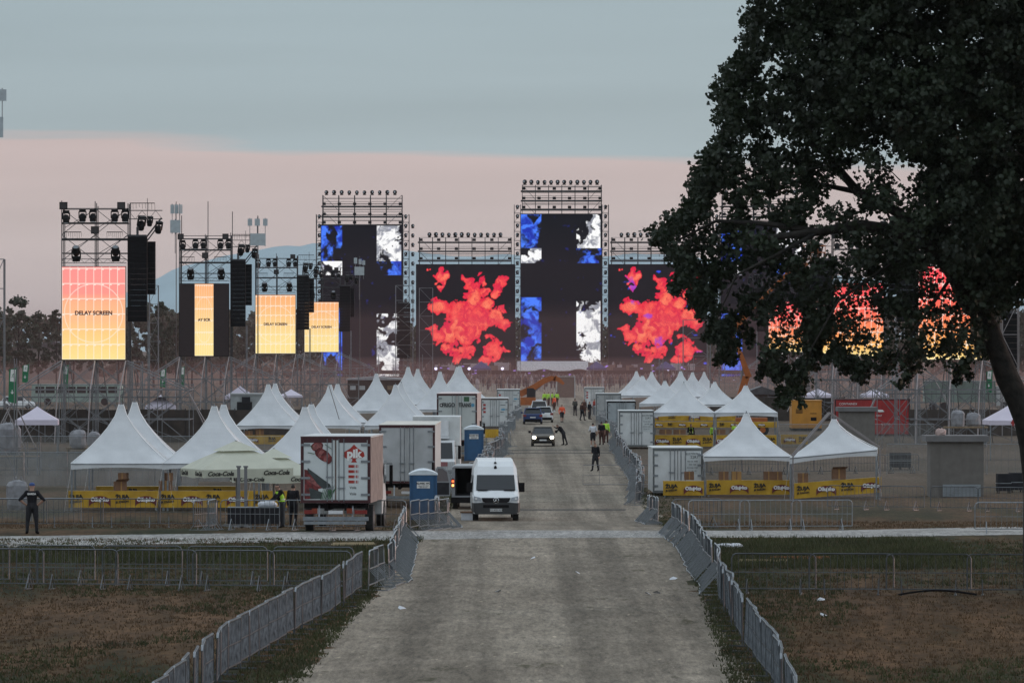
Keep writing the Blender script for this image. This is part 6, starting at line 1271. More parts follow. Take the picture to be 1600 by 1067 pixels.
# litter and timber on the ground
def plank(label, px, py, L_, rz, m=woodp): 
    d = gd(py); t = thing('timber_boards', label, 'boards', (X(px, d), d, gz(d) + .02), rz)
    for k in range(2): MB().box(-L_ / 2 + .1 * k, L_ / 2, -.06 + .16 * k, .06 + .16 * k, 0, .05 + .03 * k).build('board', m, t)
plank('pale timber boards on the grass near the left track corner', 552, 852, 1.5, .3)
plank('rusty orange boards lying by the near right barriers', 1250, 874, 2.0, .05, mat('rusty_board', (.30, .10, .03), .8, var=.4)); plank('pale boards beside the rusty ones on the right grass', 1190, 879, 1.6, -.1, woodp)
b = MB(); d = gd(931); t = thing('black_hose', 'black hose lying in a low curve on the right grass', 'hose', (X(1465, d), d, gz(d))); b.tube([((u - .5) * 2.1, .3 * math.sin(u * 3), .04 + .1 * math.sin(u * math.pi)) for u in np.linspace(0, 1, 12)], .03, 6).build('hose', black, t)
t = thing('plastic_sheet', 'crumpled white plastic heap beside the right barriers', 'plastic sheet', (X(1140, gd(856)), gd(856), gz(gd(856)))); b = MB(); 
for k in range(9): b.ball((random.uniform(-.35, .35), random.uniform(-.3, .3), .06), random.uniform(.08, .17), 6, sq=(1.6, 1, .7))
b.build('sheet', cl_white, t)
for k, (px, py) in enumerate(((1283, 939), (1287, 963), (1013, 930), (1026, 928), (778, 926), (832, 874), (1052, 906), (628, 952), (903, 897), (420, 1038))):
    d = gd(py); t = thing('litter', ['white paper scrap on the dark right grass', 'yellowish scrap below the white one on the right grass', 'white scrap on the gravel near the right barriers', 'small second scrap near the right barriers', 'long pale scrap in the middle of the gravel', 'tiny pale scrap left of centre on the gravel', 'pale scrap on the gravel under the right barrier row', 'bluish scrap on the left part of the gravel', 'pale pebble-like scrap in mid gravel', 'white cup by the near left barriers'][k], 'litter', (X(px, d), d, gz(d) + .012), k)
    MB().add([(-.1, -.05, .0), (.09, -.06, .02), (.11, .06, .05), (-.02, .08, .09), (-.11, .03, .04), (0, 0, .06)], [(0, 1, 5), (1, 2, 5), (2, 3, 5), (3, 4, 5), (4, 0, 5)]).build('scrap', cl_white, t)
# low speed ramps across the track
for k, (py, x0, x1) in enumerate(((704, -1.8, 7.5), (708, -1.8, 7.3), (797, -1.6, 5.2))):
    d = gd(py); t = thing('cable_ramp', ['far low dark cable ramp across the track behind the black-dressed man', 'second low cable ramp across the track just nearer', 'nearest thin dark cable ramp across the track by the white van'][k], 'cable ramp', ((x0 + x1) / 2, d, gz(d))); W_ = (x1 - x0) / 2
    MB().loft([[(x, -.3, 0), (x, -.12, .05), (x, .12, .05), (x, .3, 0)] for x in np.linspace(-W_, W_, 12)]).build('ramp', mat('ramp_rubber', (.06, .055, .05), .9, var=.3), t)
# ------------------------------------------------------------------ people
PM = {}
def person(label, px, py, H_, rz, top, legs, J=None, hair=True, cap=None, shorts=False, vest=None, d=None, shoe=black, sleeves=True, prints=None):
    d = d or gd(py); sc_ = H_ / 1.8
    B = dict(hip=(0, 0, .95), waist=(0, 0, 1.10), chest=(0, 0, 1.34), neck=(0, 0, 1.50), head=(0, -.01, 1.66), shL=(-.18, 0, 1.44), elL=(-.25, .02, 1.16), wrL=(-.27, -.06, .90), haL=(-.27, -.09, .80), shR=(.18, 0, 1.44), elR=(.25, .02, 1.16), wrR=(.27, -.06, .90), haR=(.27, -.09, .80),
             hpL=(-.09, 0, .92), knL=(-.11, -.02, .50), anL=(-.12, .02, .08), toL=(-.14, -.16, .035), hpR=(.09, 0, .92), knR=(.11, -.02, .50), anR=(.12, .02, .08), toR=(.14, -.16, .035))
    B.update(J or {}); B = {k: Vector(v) for k, v in B.items()}
    lg = (legs, skin) if shorts else (legs, legs)
    caps = [('hip', 'waist', .135, .125, legs), ('waist', 'chest', .125, .145, top), ('chest', 'neck', .125, .06, top), ('neck', 'head', .055, .07, skin)]
    for s_ in 'LR':
        caps += [('chest', 'sh' + s_, .11, .075, top), ('sh' + s_, 'el' + s_, .062, .045, top if sleeves is not None else skin), ('el' + s_, 'wr' + s_, .042, .030, top if sleeves is True else skin), ('wr' + s_, 'ha' + s_, .030, .034, skin),
                 ('hp' + s_, 'kn' + s_, .098, .064, lg[0]), ('kn' + s_, 'an' + s_, .060, .043 if not shorts else .036, lg[1]), ('an' + s_, 'to' + s_, .048, .038, shoe), ('hip', 'hp' + s_, .12, .10, legs)]
    t = thing('person', label, 'person', (X(px, d), d, gz(d)), rz); b = MB()
    caps = [(a, c_, ra * 1.27, rb * 1.27, m_) for a, c_, ra, rb, m_ in caps]
    for a, c_, ra, rb, m_ in caps:
        p, q = B[a] * sc_, B[c_] * sc_; b.cyl(p, q, ra * sc_, rb * sc_, 10); b.ball(p, ra * sc_, 8); b.ball(q, rb * sc_, 8)
    hd = B['head'] * sc_; b.ball(hd, .105 * sc_, 10, sq=(.82, .95, 1.12)); b.ball(hd + Vector((0, -.1, -.01)) * sc_, .022, 6); b.ball(hd + Vector((.09, 0, 0)) * sc_, .025, 6); b.ball(hd + Vector((-.09, 0, 0)) * sc_, .025, 6)
    for s_ in 'LR':                              # five fingers per hand
        wv, hv = B['wr' + s_] * sc_, B['ha' + s_] * sc_; u = (hv - wv).normalized(); sd = u.cross(Vector((1, 0, 0)) if abs(u.x) < .7 else Vector((0, 0, 1))).normalized()
        for k, ln in enumerate((.075, .085, .08, .06)):
            p = hv + sd * (.024 - .016 * k); b.cyl(p, p + u * ln * sc_, .0105, .008, 5); b.ball(p + u * ln * sc_, .009, 5)
        p = hv - u * .03 + sd * .03; b.cyl(p, p + (u + sd * .7).normalized() * .06, .011, .009, 5)
    body = b.build('body', [skin], t)
    m = body.modifiers.new('r', 'REMESH'); m.mode = 'VOXEL'; m.voxel_size = .016 if d < 330 else .024; m2 = body.modifiers.new('s', 'SMOOTH'); m2.iterations = 3; m2.factor = .5
    dg = bpy.context.evaluated_depsgraph_get(); me = bpy.data.meshes.new_from_object(body.evaluated_get(dg)); body.modifiers.clear(); body.data = me; me.materials.clear()
    ms = []; 
    for c_ in caps + [(0, 0, 0, 0, skin), (0, 0, 0, 0, hairm)]:
        if c_[4] not in ms: ms.append(c_[4])
    for m_ in ms: me.materials.append(m_)
    n = len(me.polygons); cen = np.zeros(n * 3); me.polygons.foreach_get('center', cen); cen = cen.reshape(-1, 3); best = np.full(n, 9.0); idx = np.zeros(n, int)
    for a, c_, ra, rb, m_ in caps:
        p = np.array(B[a] * sc_); q = np.array(B[c_] * sc_); v = q - p; tt = np.clip(((cen - p) @ v) / (v @ v + 1e-9), 0, 1); dd = np.linalg.norm(cen - p - tt[:, None] * v, axis=1) - (ra + (rb - ra) * tt) * sc_
        if c_ == 'neck': dd = dd + .01
        mk = dd < best; best[mk] = dd[mk]; idx[mk] = ms.index(m_)
    hc = np.array(hd); hdm = np.linalg.norm((cen - hc) / np.array((.82, .95, 1.12)), axis=1) < .125 * sc_; idx[hdm & (cen[:, 2] > hc[2] - .13 * sc_)] = ms.index(skin)
    rel = cen - hc
    if hair and not cap: idx[hdm & ((rel[:, 2] > .045 * sc_) | ((rel[:, 1] > .02 * sc_) & (rel[:, 2] > -.05 * sc_)))] = ms.index(hairm)
    me.polygons.foreach_set('material_index', idx.astype(np.int32)); me.polygons.foreach_set('use_smooth', [True] * n); me.update()
    if cap: MB().loft([[(hd.x + r_ * math.cos(2 * math.pi * k / 12) * .9, hd.y + r_ * math.sin(2 * math.pi * k / 12), hd.z + z) for k in range(12)] for r_, z in ((.112, .03), (.115, .06), (.10, .11), (.05, .14))]).box(hd.x - .07, hd.x + .07, hd.y - .19, hd.y - .09, hd.z + .035, hd.z + .05).build('cap', cap, t)
    if vest:
        vm = vest; w0, c0 = B['waist'] * sc_, B['chest'] * sc_; rings = []
        nk = B['neck'] * sc_; lo_ = w0 + (B['hip'] * sc_ - w0) * .45
        for p, rx, ry in ((lo_, .175, .16), (w0, .165, .15), (w0.lerp(c0, .6), .185, .16), (c0 + (nk - c0) * .3, .20, .16), (c0 + (nk - c0) * .75, .17, .13)): rings.append([(p.x + rx * math.cos(2 * math.pi * k / 14) * sc_, p.y + ry * math.sin(2 * math.pi * k / 14) * sc_, p.z) for k in range(14)])
        v = MB().loft(rings, False).build('vest', vm, t, True); st = [rings[1], [(x * 1.01, y * 1.01, z + .05) for x, y, z in rings[1]]]
        MB().loft([[(x * 1.02, y * 1.02, z) for x, y, z in r_] for r_ in st], False).build('reflective_band', mat('reflective_tape', (.6, .62, .62), .3), v)
    if prints: prints(t, B, sc_)
    return t
def back_print(t, B, sc_):
    p = B['chest'] * sc_; o = text('back_lettering', 'GARDA', inkw, .085, (p.x, p.y - .168, p.z + .03), t, bold=.004); MB().box(p.x - .10, p.x + .08, p.y - .17, p.y - .165, p.z - .045, p.z - .03).build('back_print', inkw, t)
# arms given for a figure whose -y side is its front; rz turns it
hips = dict(elL=(-.42, .10, 1.20), wrL=(-.22, .0, 1.03), haL=(-.17, -.04, .99), elR=(.42, .10, 1.20), wrR=(.22, .0, 1.03), haR=(.17, -.04, .99), hpL=(-.1, 0, .92), knL=(-.15, 0, .5), anL=(-.17, .02, .08), toL=(-.2, -.14, .035), knR=(.15, 0, .5), anR=(.17, .02, .08), toR=(.2, -.14, .035), head=(0, -.02, 1.66))
pm = person('man in black T-shirt and blue cap, hands on hips, seen from behind', 50, 834, 1.82, math.pi, cl_black, cl_dark, hips, cap=cl_blue, sleeves=False)
text('back_lettering', 'GARDA', inkw, .09, (0, .175, 1.42), pm, rot=(math.pi / 2, 0, math.pi), bold=.004)
person('man in green hi-vis vest working at the draped tables by the meat truck', 441, 824, 1.74, R(-70), cl_black, cl_dark, dict(waist=(0, -.03, 1.1), chest=(0, -.10, 1.32), neck=(0, -.15, 1.47), head=(0, -.20, 1.62), shL=(-.18, -.12, 1.42), shR=(.18, -.12, 1.42), elL=(-.2, -.28, 1.18), wrL=(-.15, -.48, 1.06), haL=(-.14, -.56, 1.03), elR=(.2, -.28, 1.18), wrR=(.15, -.48, 1.06), haR=(.14, -.56, 1.03)), vest=cl_hiv, d=217)
person('dark-clothed person standing between the green-vested man and the meat truck', 458, 825, 1.68, R(160), cl_black, cl_black, dict(elL=(-.28, .06, 1.18), wrL=(-.2, -.2, 1.05), haL=(-.17, -.27, 1.03)), d=219)
person('man in black walking alone on the track beside the wire gate', 930.5, 736, 1.74, R(-25), cl_black, cl_dark, dict(head=(.0, -.07, 1.63), neck=(0, -.03, 1.49), knL=(-.11, -.14, .52), anL=(-.15, -.14, .09), toL=(-.17, -.31, .04), knR=(.11, .04, .5), anR=(.14, .14, .1), toR=(.15, -.02, .035), elL=(-.25, .05, 1.18), wrL=(-.2, -.18, 1.1), haL=(-.18, -.26, 1.12)))
person('man in white T-shirt and dark shorts seen from behind on the track', 926.5, 698, 1.80, math.pi, cl_white, cl_dark, dict(elR=(.28, -.02, 1.2), wrR=(.15, -.2, 1.12), haR=(.1, -.26, 1.12), elL=(-.27, -.02, 1.18)), shorts=True, sleeves=False, shoe=cl_white)
person('man in black T-shirt between the white T-shirt and the yellow vest', 940, 695, 1.80, math.pi + .2, cl_black, cl_brown, dict(), sleeves=False)
person('man in yellow hi-vis vest at the right of the group of three', 947, 692, 1.76, math.pi - .3, cl_hiv, cl_brown, dict(), vest=cl_hiv)
lean = dict(hip=(0, .06, .94), waist=(0, -.04, 1.08), chest=(0, -.20, 1.28), neck=(0, -.31, 1.41), head=(0, -.41, 1.49), shL=(-.17, -.24, 1.37), shR=(.17, -.24, 1.37), elL=(-.2, -.46, 1.30), wrL=(-.17, -.66, 1.42), haL=(-.16, -.74, 1.46), elR=(.2, -.36, 1.12), wrR=(.18, -.56, 1.12), haR=(.17, -.64, 1.12), hpL=(-.09, .06, .91), knL=(-.1, .04, .5), anL=(-.12, .10, .08), toL=(-.12, -.08, .035), hpR=(.09, .08, .91), knR=(.1, .22, .52), anR=(.12, .36, .09), toR=(.12, .19, .035))
person('man in dark clothes bending forward against the car with lit headlights', 879, 695.5, 1.76, R(-90), cl_black, cl_dark, lean)
walk = dict(knL=(-.1, -.16, .52), anL=(-.1, -.2, .09), toL=(-.1, -.37, .04), knR=(.1, .03, .5), anR=(.1, .18, .11), toR=(.1, .02, .035))
person('worker in orange hi-vis vest and shorts walking on the far track', 878, 660, 1.76, .1, cl_org, cl_dark, dict(walk, elL=(-.3, .02, 1.18), elR=(.3, .02, 1.18)), shorts=True, vest=cl_org)
person('grey-clad man standing alone before the big brown panel', 898.5, 649.5, 1.84, math.pi - .3, mat('olive_cloth', (.06, .06, .05), .85), cl_dark, dict(wrL=(-.14, -.2, 1.0), haL=(-.1, -.26, 1.0), wrR=(.14, -.2, 1.0), haR=(.1, -.26, 1.0)))
person('man in brown walking left of the small group at the far barriers', 909.5, 657, 1.84, math.pi - .8, cl_brown, cl_dark, walk)
person('dark-haired man half hidden behind the man in brown', 913, 650, 1.78, .4, cl_brown, cl_brown)
person('man in black facing the red-shirted man by the far barriers', 921, 655, 1.82, 1.0, cl_black, cl_dark, dict(elR=(.26, -.05, 1.2), wrR=(.16, -.25, 1.15), haR=(.13, -.3, 1.18)))
person('person in red shirt in the small group at the far right barriers', 929, 648, 1.72, -.8, cl_red, cl_dark, dict())
person('person in green hi-vis vest behind the second-row beer bar', 1079.5, 705, 1.72, .1, cl_black, cl_dark, dict(elL=(-.26, -.05, 1.15), wrL=(-.12, -.24, 1.1), haL=(-.06, -.3, 1.1)), vest=cl_hiv, d=420)
person('person in yellow vest half hidden by the second-row tent post', 1114, 705, 1.66, .6, cl_hiv, cl_dark, dict(), vest=cl_hiv, d=421)
person('worker in yellow vest under the second-row tent behind the upright front tent', 1148, 705, 1.76, .6, cl_hiv, cl_dark, dict(), vest=cl_hiv, d=422)
for k, (px, cc) in enumerate(((851, cl_hiv), (857, cl_hiv), (863, cl_hiv), (870, cl_hiv), (866, cl_org))):
    person(['leftmost yellow-vested worker beyond the parked cars', 'second yellow-vested worker beyond the parked cars', 'third yellow-vested worker beyond the parked cars', 'yellow-vested worker nearest the big brown panel', 'orange-clad worker in front of the yellow vests'][k], px, 640, 1.75, k, cc, cl_brown, dict(), vest=cc, d=690 if k < 4 else 640)
# ------------------------------------------------------------------ the big plane tree
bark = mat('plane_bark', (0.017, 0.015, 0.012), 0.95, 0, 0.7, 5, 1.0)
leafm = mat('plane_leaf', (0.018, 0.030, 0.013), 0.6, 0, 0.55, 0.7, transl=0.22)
def leaf_cloud(centres, per, spread, size, seed, shape='plane'):
    """many single leaves scattered round the given twig ends, returned as vertex and face arrays"""
    r = np.random.default_rng(seed)
    prof = np.array([(0, -.5), (.55, -.42), (.26, -.05), (.60, .26), (0, .68), (-.60, .26), (-.26, -.05), (-.55, -.42)]) if shape == 'plane' else np.array([(0, -.5), (.4, -.1), (.3, .35), (-.1, .5), (-.42, .1)])
    c = np.repeat(np.array([q[:3] for q in centres]), per, 0); sp = np.repeat(np.array([q[3] if len(q) > 3 else spread for q in centres]), per); n = len(c)
    off = r.normal(0, 1, (n, 3)); off /= np.linalg.norm(off, axis=1)[:, None] + 1e-6; off *= (r.random(n) ** 0.45 * sp)[:, None]; off[:, 2] *= 0.8; p = c + off
    a = r.normal(0, 1, (n, 3)); a[:, 1] *= .6; a /= np.linalg.norm(a, axis=1)[:, None]; b_ = np.cross(a, r.normal(0, 1, (n, 3))); b_ /= np.linalg.norm(b_, axis=1)[:, None]; s = size * r.uniform(.65, 1.25, n)
    k = len(prof); V = p[:, None, :] + (a[:, None, :] * prof[None, :, 0:1] + b_[:, None, :] * prof[None, :, 1:2]) * s[:, None, None]
    nrm = np.cross(a, b_); V += nrm[:, None, :] * (np.abs(prof[None, :, 0:1]) * .25 * s[:, None, None])
    return V.reshape(-1, 3), np.arange(n * k).reshape(n, k)
def cloud_mesh(name, V, Fc, m, parent):
    me = bpy.data.meshes.new(name); n, k = Fc.shape; me.vertices.add(len(V)); me.vertices.foreach_set('co', V.reshape(-1).astype(np.float32)); me.loops.add(n * k); me.loops.foreach_set('vertex_index', Fc.reshape(-1).astype(np.int32))
    me.polygons.add(n); me.polygons.foreach_set('loop_start', (np.arange(n) * k).astype(np.int32)); me.polygons.foreach_set('loop_total', np.full(n, k, np.int32)); me.update(calc_edges=True); me.materials.append(m)
    o = bpy.data.objects.new(name, me); C.objects.link(o); o.parent = parent; return o
DT = 150.0
TREE = thing('plane_tree', 'huge dark plane tree leaning in from the right over the screens', 'tree', (X(1632, DT), DT, gz(DT)))
ox, oy, oz = TREE.location
def TP(px, py, dy=0.0): d = DT + dy; return (X(px, d) - ox, dy, Z(py, d) - oz)
tr = MB()
tp = [(1640, 960, .66), (1630, 860, .52), (1624, 760, .44), (1617, 695, .41), (1606, 655, .37), (1591, 625, .33), (1574, 590, .30), (1560, 552, .28), (1547, 515, .27), (1524, 478, .27)]
tr.tube([TP(a, b_) for a, b_, _ in tp], [q[2] * (1 + .05 * math.sin(i * 2.3)) for i, q in enumerate(tp)], 14)
limbs = [([(1522, 482, 0), (1492, 425, -.6), (1450, 378, -1.2), (1400, 362, -1.5), (1345, 352, -2.0), (1280, 362, -2.5), (1200, 372, -2.6)], .30), ([(1520, 485, 0), (1530, 400, .6), (1515, 300, 1.0), (1480, 180, 1.2), (1430, 60, 1.0), (1390, -80, .6)], .28),
         ([(1450, 378, -1.2), (1400, 330, -.6), (1340, 300, 0), (1290, 240, .6), (1230, 190, 1.4), (1180, 160, 1.8)], .17), ([(1450, 378, -1.2), (1380, 420, -2.0), (1310, 470, -2.6), (1270, 540, -3.0), (1250, 600, -3.2)], .055),
         ([(1492, 425, -.6), (1440, 500, -1.6), (1400, 560, -2.2), (1350, 590, -2.5)], .05), ([(1280, 362, -2.5), (1210, 400, -3.0), (1150, 430, -3.2), (1120, 500, -3.5)], .06), ([(1280, 362, -2.5), (1200, 350, -2.0), (1120, 345, -1.5), (1060, 375, -1.2)], .09),
         ([(1515, 300, 1.0), (1420, 230, 2.0), (1330, 160, 2.6), (1260, 80, 3.0), (1220, 0, 3.0)], .15), ([(1480, 180, 1.2), (1560, 60, 0), (1640, -60, -1)], .15), ([(1530, 400, .6), (1600, 300, -1), (1680, 220, -2), (1780, 160, -3)], .20), ([(1604, 655, 0), (1650, 560, 1), (1720, 480, 2)], .16), ([(1612, 690, 0), (1628, 665, -.3), (1650, 650, -.5)], .14),
         ([(1340, 300, 0), (1290, 290, 1), (1210, 280, 2), (1150, 260, 2.5)], .08), ([(1535, 520, 0), (1490, 515, -1), (1440, 512, -2)], .05), ([(1400, 362, -1.5), (1385, 330, -2), (1350, 322, -2.4)], .05)]
for pts, r0 in limbs: tr.tube([TP(*p) for p in pts], [r0 * (1 - .75 * i / (len(pts) - 1)) for i in range(len(pts))], 8)
rT = np.random.default_rng(5)
edge = [(-300, 1120), (-120, 1150), (0, 1185), (30, 1178), (60, 1168), (75, 1182), (110, 1135), (140, 1128), (170, 1132), (200, 1142), (225, 1130), (250, 1105), (270, 1098), (300, 1092), (330, 1075), (355, 1040), (375, 1025), (395, 1055), (420, 1070), (450, 1088), (480, 1105), (510, 1118), (540, 1130), (560, 1150), (580, 1185), (600, 1215), (615, 1230)]
def left_edge(y): return np.interp(y, *zip(*edge))
def bottom(px): return np.interp(px, [1030, 1080, 1120, 1150, 1185, 1200, 1215, 1245, 1262, 1275, 1300, 1340, 1370, 1400, 1430, 1465, 1500, 1530, 1550, 1600, 1800], [392, 455, 520, 500, 540, 585, 615, 618, 590, 520, 545, 572, 585, 592, 585, 555, 585, 540, 505, 470, 440])
cent = []; tries = 0
gaps = [(1385, 240, 22), (1210, 320, 15), (1412, 285, 26), (1345, 268, 22), (1320, 310, 20), (1270, 345, 17), (1305, 385, 30), (1360, 350, 20), (1240, 300, 14), (1392, 345, 14), (1240, 385, 16), (1430, 100, 7), (1300, 70, 6), (1195, 110, 8), (1362, 500, 34), (1330, 540, 32), (1330, 462, 26), (1460, 440, 22), (1470, 500, 22), (1450, 542, 20), (1515, 545, 22), (1228, 530, 22), (1240, 555, 18), (1218, 500, 12), (1150, 545, 12), (1140, 575, 26), (1290, 430, 10), (1120, 560, 20), (1175, 440, 6), (1440, 260, 12), (1375, 535, 20), (1170, 500, 8), (1180, 580, 20), (1300, 545, 10), (1405, 450, 12), (1500, 70, 5), (1465, 20, 6), (1405, 10, 6)]
gaps = [(x, y, r_ * (.62 if y < 400 else .6)) for x, y, r_ in gaps]
while len(cent) < 4600 and tries < 80000:
    tries += 1; px = rT.uniform(1020, 1780); py = rT.uniform(-260, 625)
    if px < left_edge(py) + 2 + 42 * float(vnoise(np.array([py / 15.]), np.array([1.5]), 4)[0]) ** 1.5 or py > bottom(px) - 10: continue
    if any((px - gx) ** 2 + (py - gy) ** 2 < (gr + 6) ** 2 for gx, gy, gr in gaps): continue
    dens = 0.62 if (py < 225 and px < 1270) else 1.0 if (py < 225 or px > 1440 and py < 400 or px > 1530) else ((0.24 if py > 300 else 0.6) if px < 1195 else ((0.5 if py > bottom(px) - 42 else 0.05) if py > 425 else 0.42))
    if rT.random() > dens: continue
    th = 1.0 + 3.4 * min(1, (px - left_edge(py)) / 260) * min(1, max(.2, (bottom(px) - py) / 160)); dy = rT.uniform(-th, th)
    cent.append((*TP(px, py, dy), rT.uniform(.16, .55)))
thin = []
while len(thin) < 340:
    px = rT.uniform(1195, 1560); py = rT.uniform(395, 605)
    if py > bottom(px): continue
    if rT.random() > .35 + .65 * float(fbm(np.array([px / 30.]), np.array([py / 30.]), 88, 3)[0] > .5): continue
    if any((px - gx) ** 2 + (py - gy) ** 2 < (gr * .45) ** 2 for gx, gy, gr in gaps): continue
    thin.append((*TP(px, py, rT.uniform(-3, 3)), rT.uniform(.2, .45)))
for _ in range(500):
    py = rT.uniform(-60, 590); px = left_edge(py) + rT.normal(2, 9); 
    if py < bottom(px): thin.append((*TP(px, py, rT.uniform(-2, 2)), rT.uniform(.12, .3)))
for _ in range(70):                             # drooping sprays along the outer and lower edges
    if rT.random() < .5: px = rT.uniform(1060, 1540); py = bottom(px) - 8
    else: py = rT.uniform(240, 560); px = left_edge(py) + rT.uniform(0, 25)
    q0 = rT.uniform(-2, 2); dxx = rT.uniform(-9, 4)
    for s_ in range(5): thin.append((*TP(px + dxx * s_ * .5, py + s_ * 6, q0), .16))
V0, F0 = leaf_cloud(thin, 18, .4, .098, 4)
V, Fc = leaf_cloud(cent, 46, .4, .103, 3)
for q in cent[::14]:                             # twigs reaching to the leaf clumps
    tr.tube([(q[0] + rT.uniform(.2, .7), q[1] * .8, q[2] - rT.uniform(-.2, .35)), (q[0] + .15, q[1], q[2]), q[:3]], [.018, .011, .006], 4)
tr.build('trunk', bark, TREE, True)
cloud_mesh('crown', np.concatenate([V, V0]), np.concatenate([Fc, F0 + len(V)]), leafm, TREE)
# ------------------------------------------------------------------ trees far behind
farleaf = mat('far_foliage', (0.045, 0.055, 0.035), 0.8, 0, 0.4, 0.25, transl=0.1)
def far_tree(label, px, d, H_, W_, seed, low=.25):
    t = thing('tree', label, 'tree', (X(px, d), d, 0), 0, 'trees behind the festival field'); r = np.random.default_rng(seed); cs = []
    for _ in range(70):
        a = r.uniform(0, 2 * math.pi); q = r.random() ** .5; u = r.random(); rad = W_ / 2 * (math.sin(math.pi * min(1, .12 + u * .88)) ** .6) * q
        cs.append((rad * math.cos(a), rad * math.sin(a), H_ * (low + (1 - low) * u) - H_ * .04, W_ * r.uniform(.07, .13)))
    V, Fc = leaf_cloud(cs, 42, 1, max(.34, W_ * .055), seed, 'x'); cloud_mesh('crown', V, Fc, farleaf, t)
    b = MB().tube([(0, 0, 0), (0, 0, H_ * .35), (.2, 0, H_ * .8)], [W_ * .035, W_ * .026, W_ * .008], 7)
    for k in range(4): a = r.uniform(0, 6.3); b.tube([(0, 0, H_ * (.3 + .08 * k)), (W_ * .2 * math.cos(a), W_ * .2 * math.sin(a), H_ * (.5 + .08 * k))], [W_ * .014, W_ * .006], 5)
    b.build('trunk', bark, t)
k = 0
for px, top, wpx, d in ((28, 459, 62, 900), (-10, 472, 50, 880), (60, 482, 40, 930), (88, 480, 26, 960), (115, 488, 44, 980), (150, 492, 40, 990), (185, 496, 46, 1000), (215, 494, 40, 1010), (252, 468, 38, 860), (275, 494, 40, 940), (300, 500, 40, 1000), (240, 500, 46, 980), (345, 503, 50, 1050), (385, 500, 44, 1060), (470, 505, 46, 1080), (1575, 470, 60, 900), (1610, 455, 60, 880), (1540, 490, 50, 950), (1420, 500, 60, 1000), (1380, 505, 50, 1020), (1275, 505, 44, 1040), (1255, 520, 40, 1060)):
    far_tree(['tallest dark tree at the far left behind the field', 'dark tree cut off by the left edge of the view', 'lower tree right of the tall one at the far left', 'narrow tree left of the leftmost screen', 'tree behind the leftmost screen, left half', 'tree behind the middle of the leftmost screen', 'tree behind the right edge of the leftmost screen', 'tree behind the tallest line array', 'loose-crowned tree between the two left towers', 'small tree left of the second tower', 'tree behind the left part of the second screen', 'dense low tree below the loose-crowned one', 'tree behind the second line array', 'tree between the second array and third screen', 'tree behind the third line array', 'dark tree behind the big trunk', 'dark tree beyond the right edge', 'tree behind the right side of the rightmost screen', 'tree left of the rightmost screen, mid height', 'tree between the two right screens', 'tree behind the third right screen, right side', 'tree behind the third right screen, left side'][k], px, d, Z(top, d), wpx * d / F * 1.15, 40 + k); k += 1
cs = []; r = np.random.default_rng(9)
for i in range(1300):
    px = r.uniform(-60, 1680); d = r.uniform(1250, 1420); top = (491 if px < 470 or px > 1350 else 507) + 7 * math.sin(px / 47) + r.uniform(-5, 5); z = r.uniform(0, 1) ** .7 * Z(top, d); cs.append((X(px, d), d, max(.5, z), 1.9))
V, Fc = leaf_cloud(cs, 26, 1, 1.3, 10, 'x'); fo = cloud_mesh('far_woods', V, Fc, farleaf, None); tag(fo, 'dark far belt of woods closing the field behind everything', 'woods', kind='stuff')
t = thing('building', 'long low dark roofline between the far left trees', 'building', (X(80, 1200), 1200, 0)); MB().box(-8, 9, 0, 10, 0, 6.6).build('walls', concrete, t); MB().loft([[(-8.4, y, 6.5), (9.4, y, 6.5), (.5, y, 8.0)] for y in (-.3, 10.3)]).build('roof', steel_d, t)
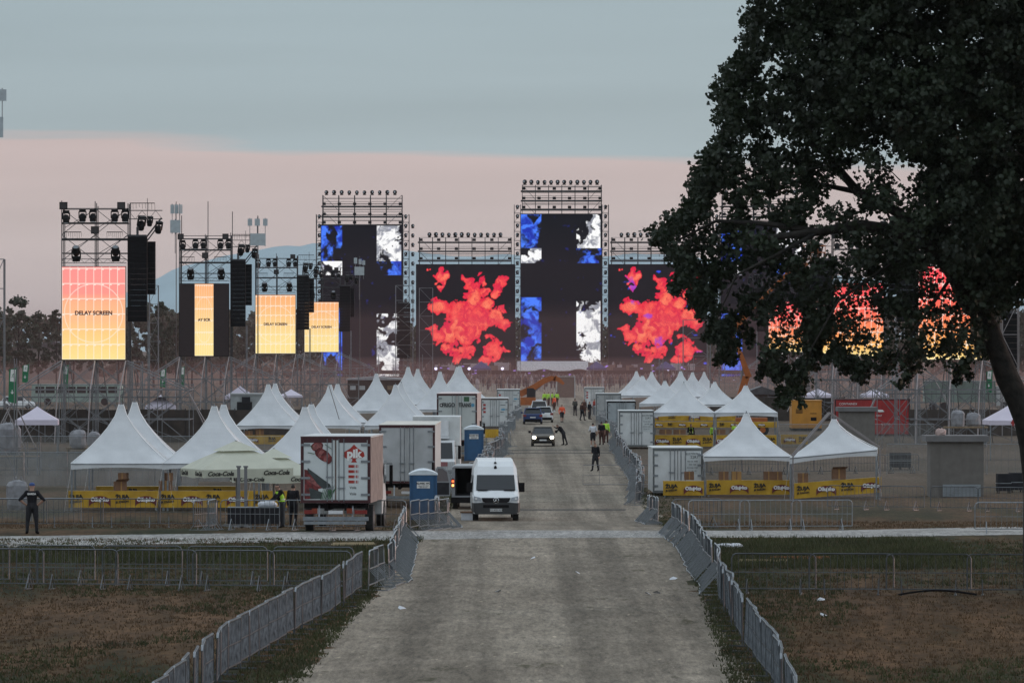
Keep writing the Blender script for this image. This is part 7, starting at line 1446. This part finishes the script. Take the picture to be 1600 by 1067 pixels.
# ------------------------------------------------------------------ grass
def tufts(name, n, fn, h, label, seed, m):
    r = np.random.default_rng(seed); P = np.array([fn(r) for _ in range(n)]); P = P[~np.isnan(P[:, 0])]; n = len(P); k = 5; P = np.repeat(P, k, 0); N_ = len(P)
    P[:, :2] += r.normal(0, .07, (N_, 2)); a = r.uniform(0, 6.28, N_); hh = h * r.uniform(.4, 1.3, N_); w_ = .012 + .012 * r.random(N_); ln = r.normal(0, .35, (N_, 2)) * hh[:, None]; z = np.array([gz(y) for y in P[:, 1]])
    V = np.zeros((N_, 3, 3)); V[:, 0] = np.stack([P[:, 0] - w_ * np.cos(a), P[:, 1] - w_ * np.sin(a), z], 1); V[:, 1] = np.stack([P[:, 0] + w_ * np.cos(a), P[:, 1] + w_ * np.sin(a), z], 1); V[:, 2] = np.stack([P[:, 0] + ln[:, 0], P[:, 1] + ln[:, 1], z + hh], 1)
    o = cloud_mesh(name, V.reshape(-1, 3), np.arange(N_ * 3).reshape(N_, 3), m, None); tag(o, label, 'grass', kind='stuff')
gl, gr_ = zip(*LE), zip(*RE); LEy, LEx = map(np.array, zip(*LE)); REy, REx = map(np.array, zip(*RE))
gm1 = mat('green_grass', (0.042, 0.050, 0.017), .8, 0, .5, .35, transl=.25); gm2 = mat('dry_grass', (0.10, 0.064, 0.034), .85, 0, .4, .3, transl=.2)
def verge(r):
    d = r.uniform(85, 198) if r.random() < .8 else r.uniform(208, 300); s = r.random() < .5; o = abs(r.normal(0, .8)) - .25
    return (np.interp(d, LEy, LEx) - o, d) if s else (np.interp(d, REy, REx) + o, d)
tufts('verge_grass', 8000, verge, .09, 'ragged green grass along both edges of the gravel track', 1, gm1)
def field(r):
    d = r.uniform(85, 196); x = r.uniform(-.095, .095) * d
    if np.interp(d, LEy, LEx) < x < np.interp(d, REy, REx) : return (np.nan, np.nan)
    v = fbm(np.array([x * .28]), np.array([d * .10]), 60, 3)[0]
    g_ = np.interp(d, [80, 108, 122, 148, 165, 190], [.3, .42, .62, .60, .42, .35]); return (x, d) if v > g_ else (np.nan, np.nan)
tufts('field_grass', 26000, field, .085, 'patchy green grass on the near field', 2, gm1)
def field2(r):
    d = r.uniform(85, 240); x = r.uniform(-.095, .095) * d
    if np.interp(d, LEy, LEx) < x < np.interp(d, REy, REx) or 196 < d < 214: return (np.nan, np.nan)
    return (x, d)
tufts('dry_field_grass', 26000, field2, .07, 'dry brown stubble on the near field', 3, gm2)
def tall(r):
    if r.random() < .5: return (r.uniform(6.5, 14.5), r.uniform(170, 195))
    x_ = r.uniform(-19, -4); return (x_, r.uniform(174, min(186, 188 + (x_ + 17) * .5)))
tufts('tall_grass', 6000, tall, .20, 'longer rough grass beside the pale gravel path', 4, gm1)
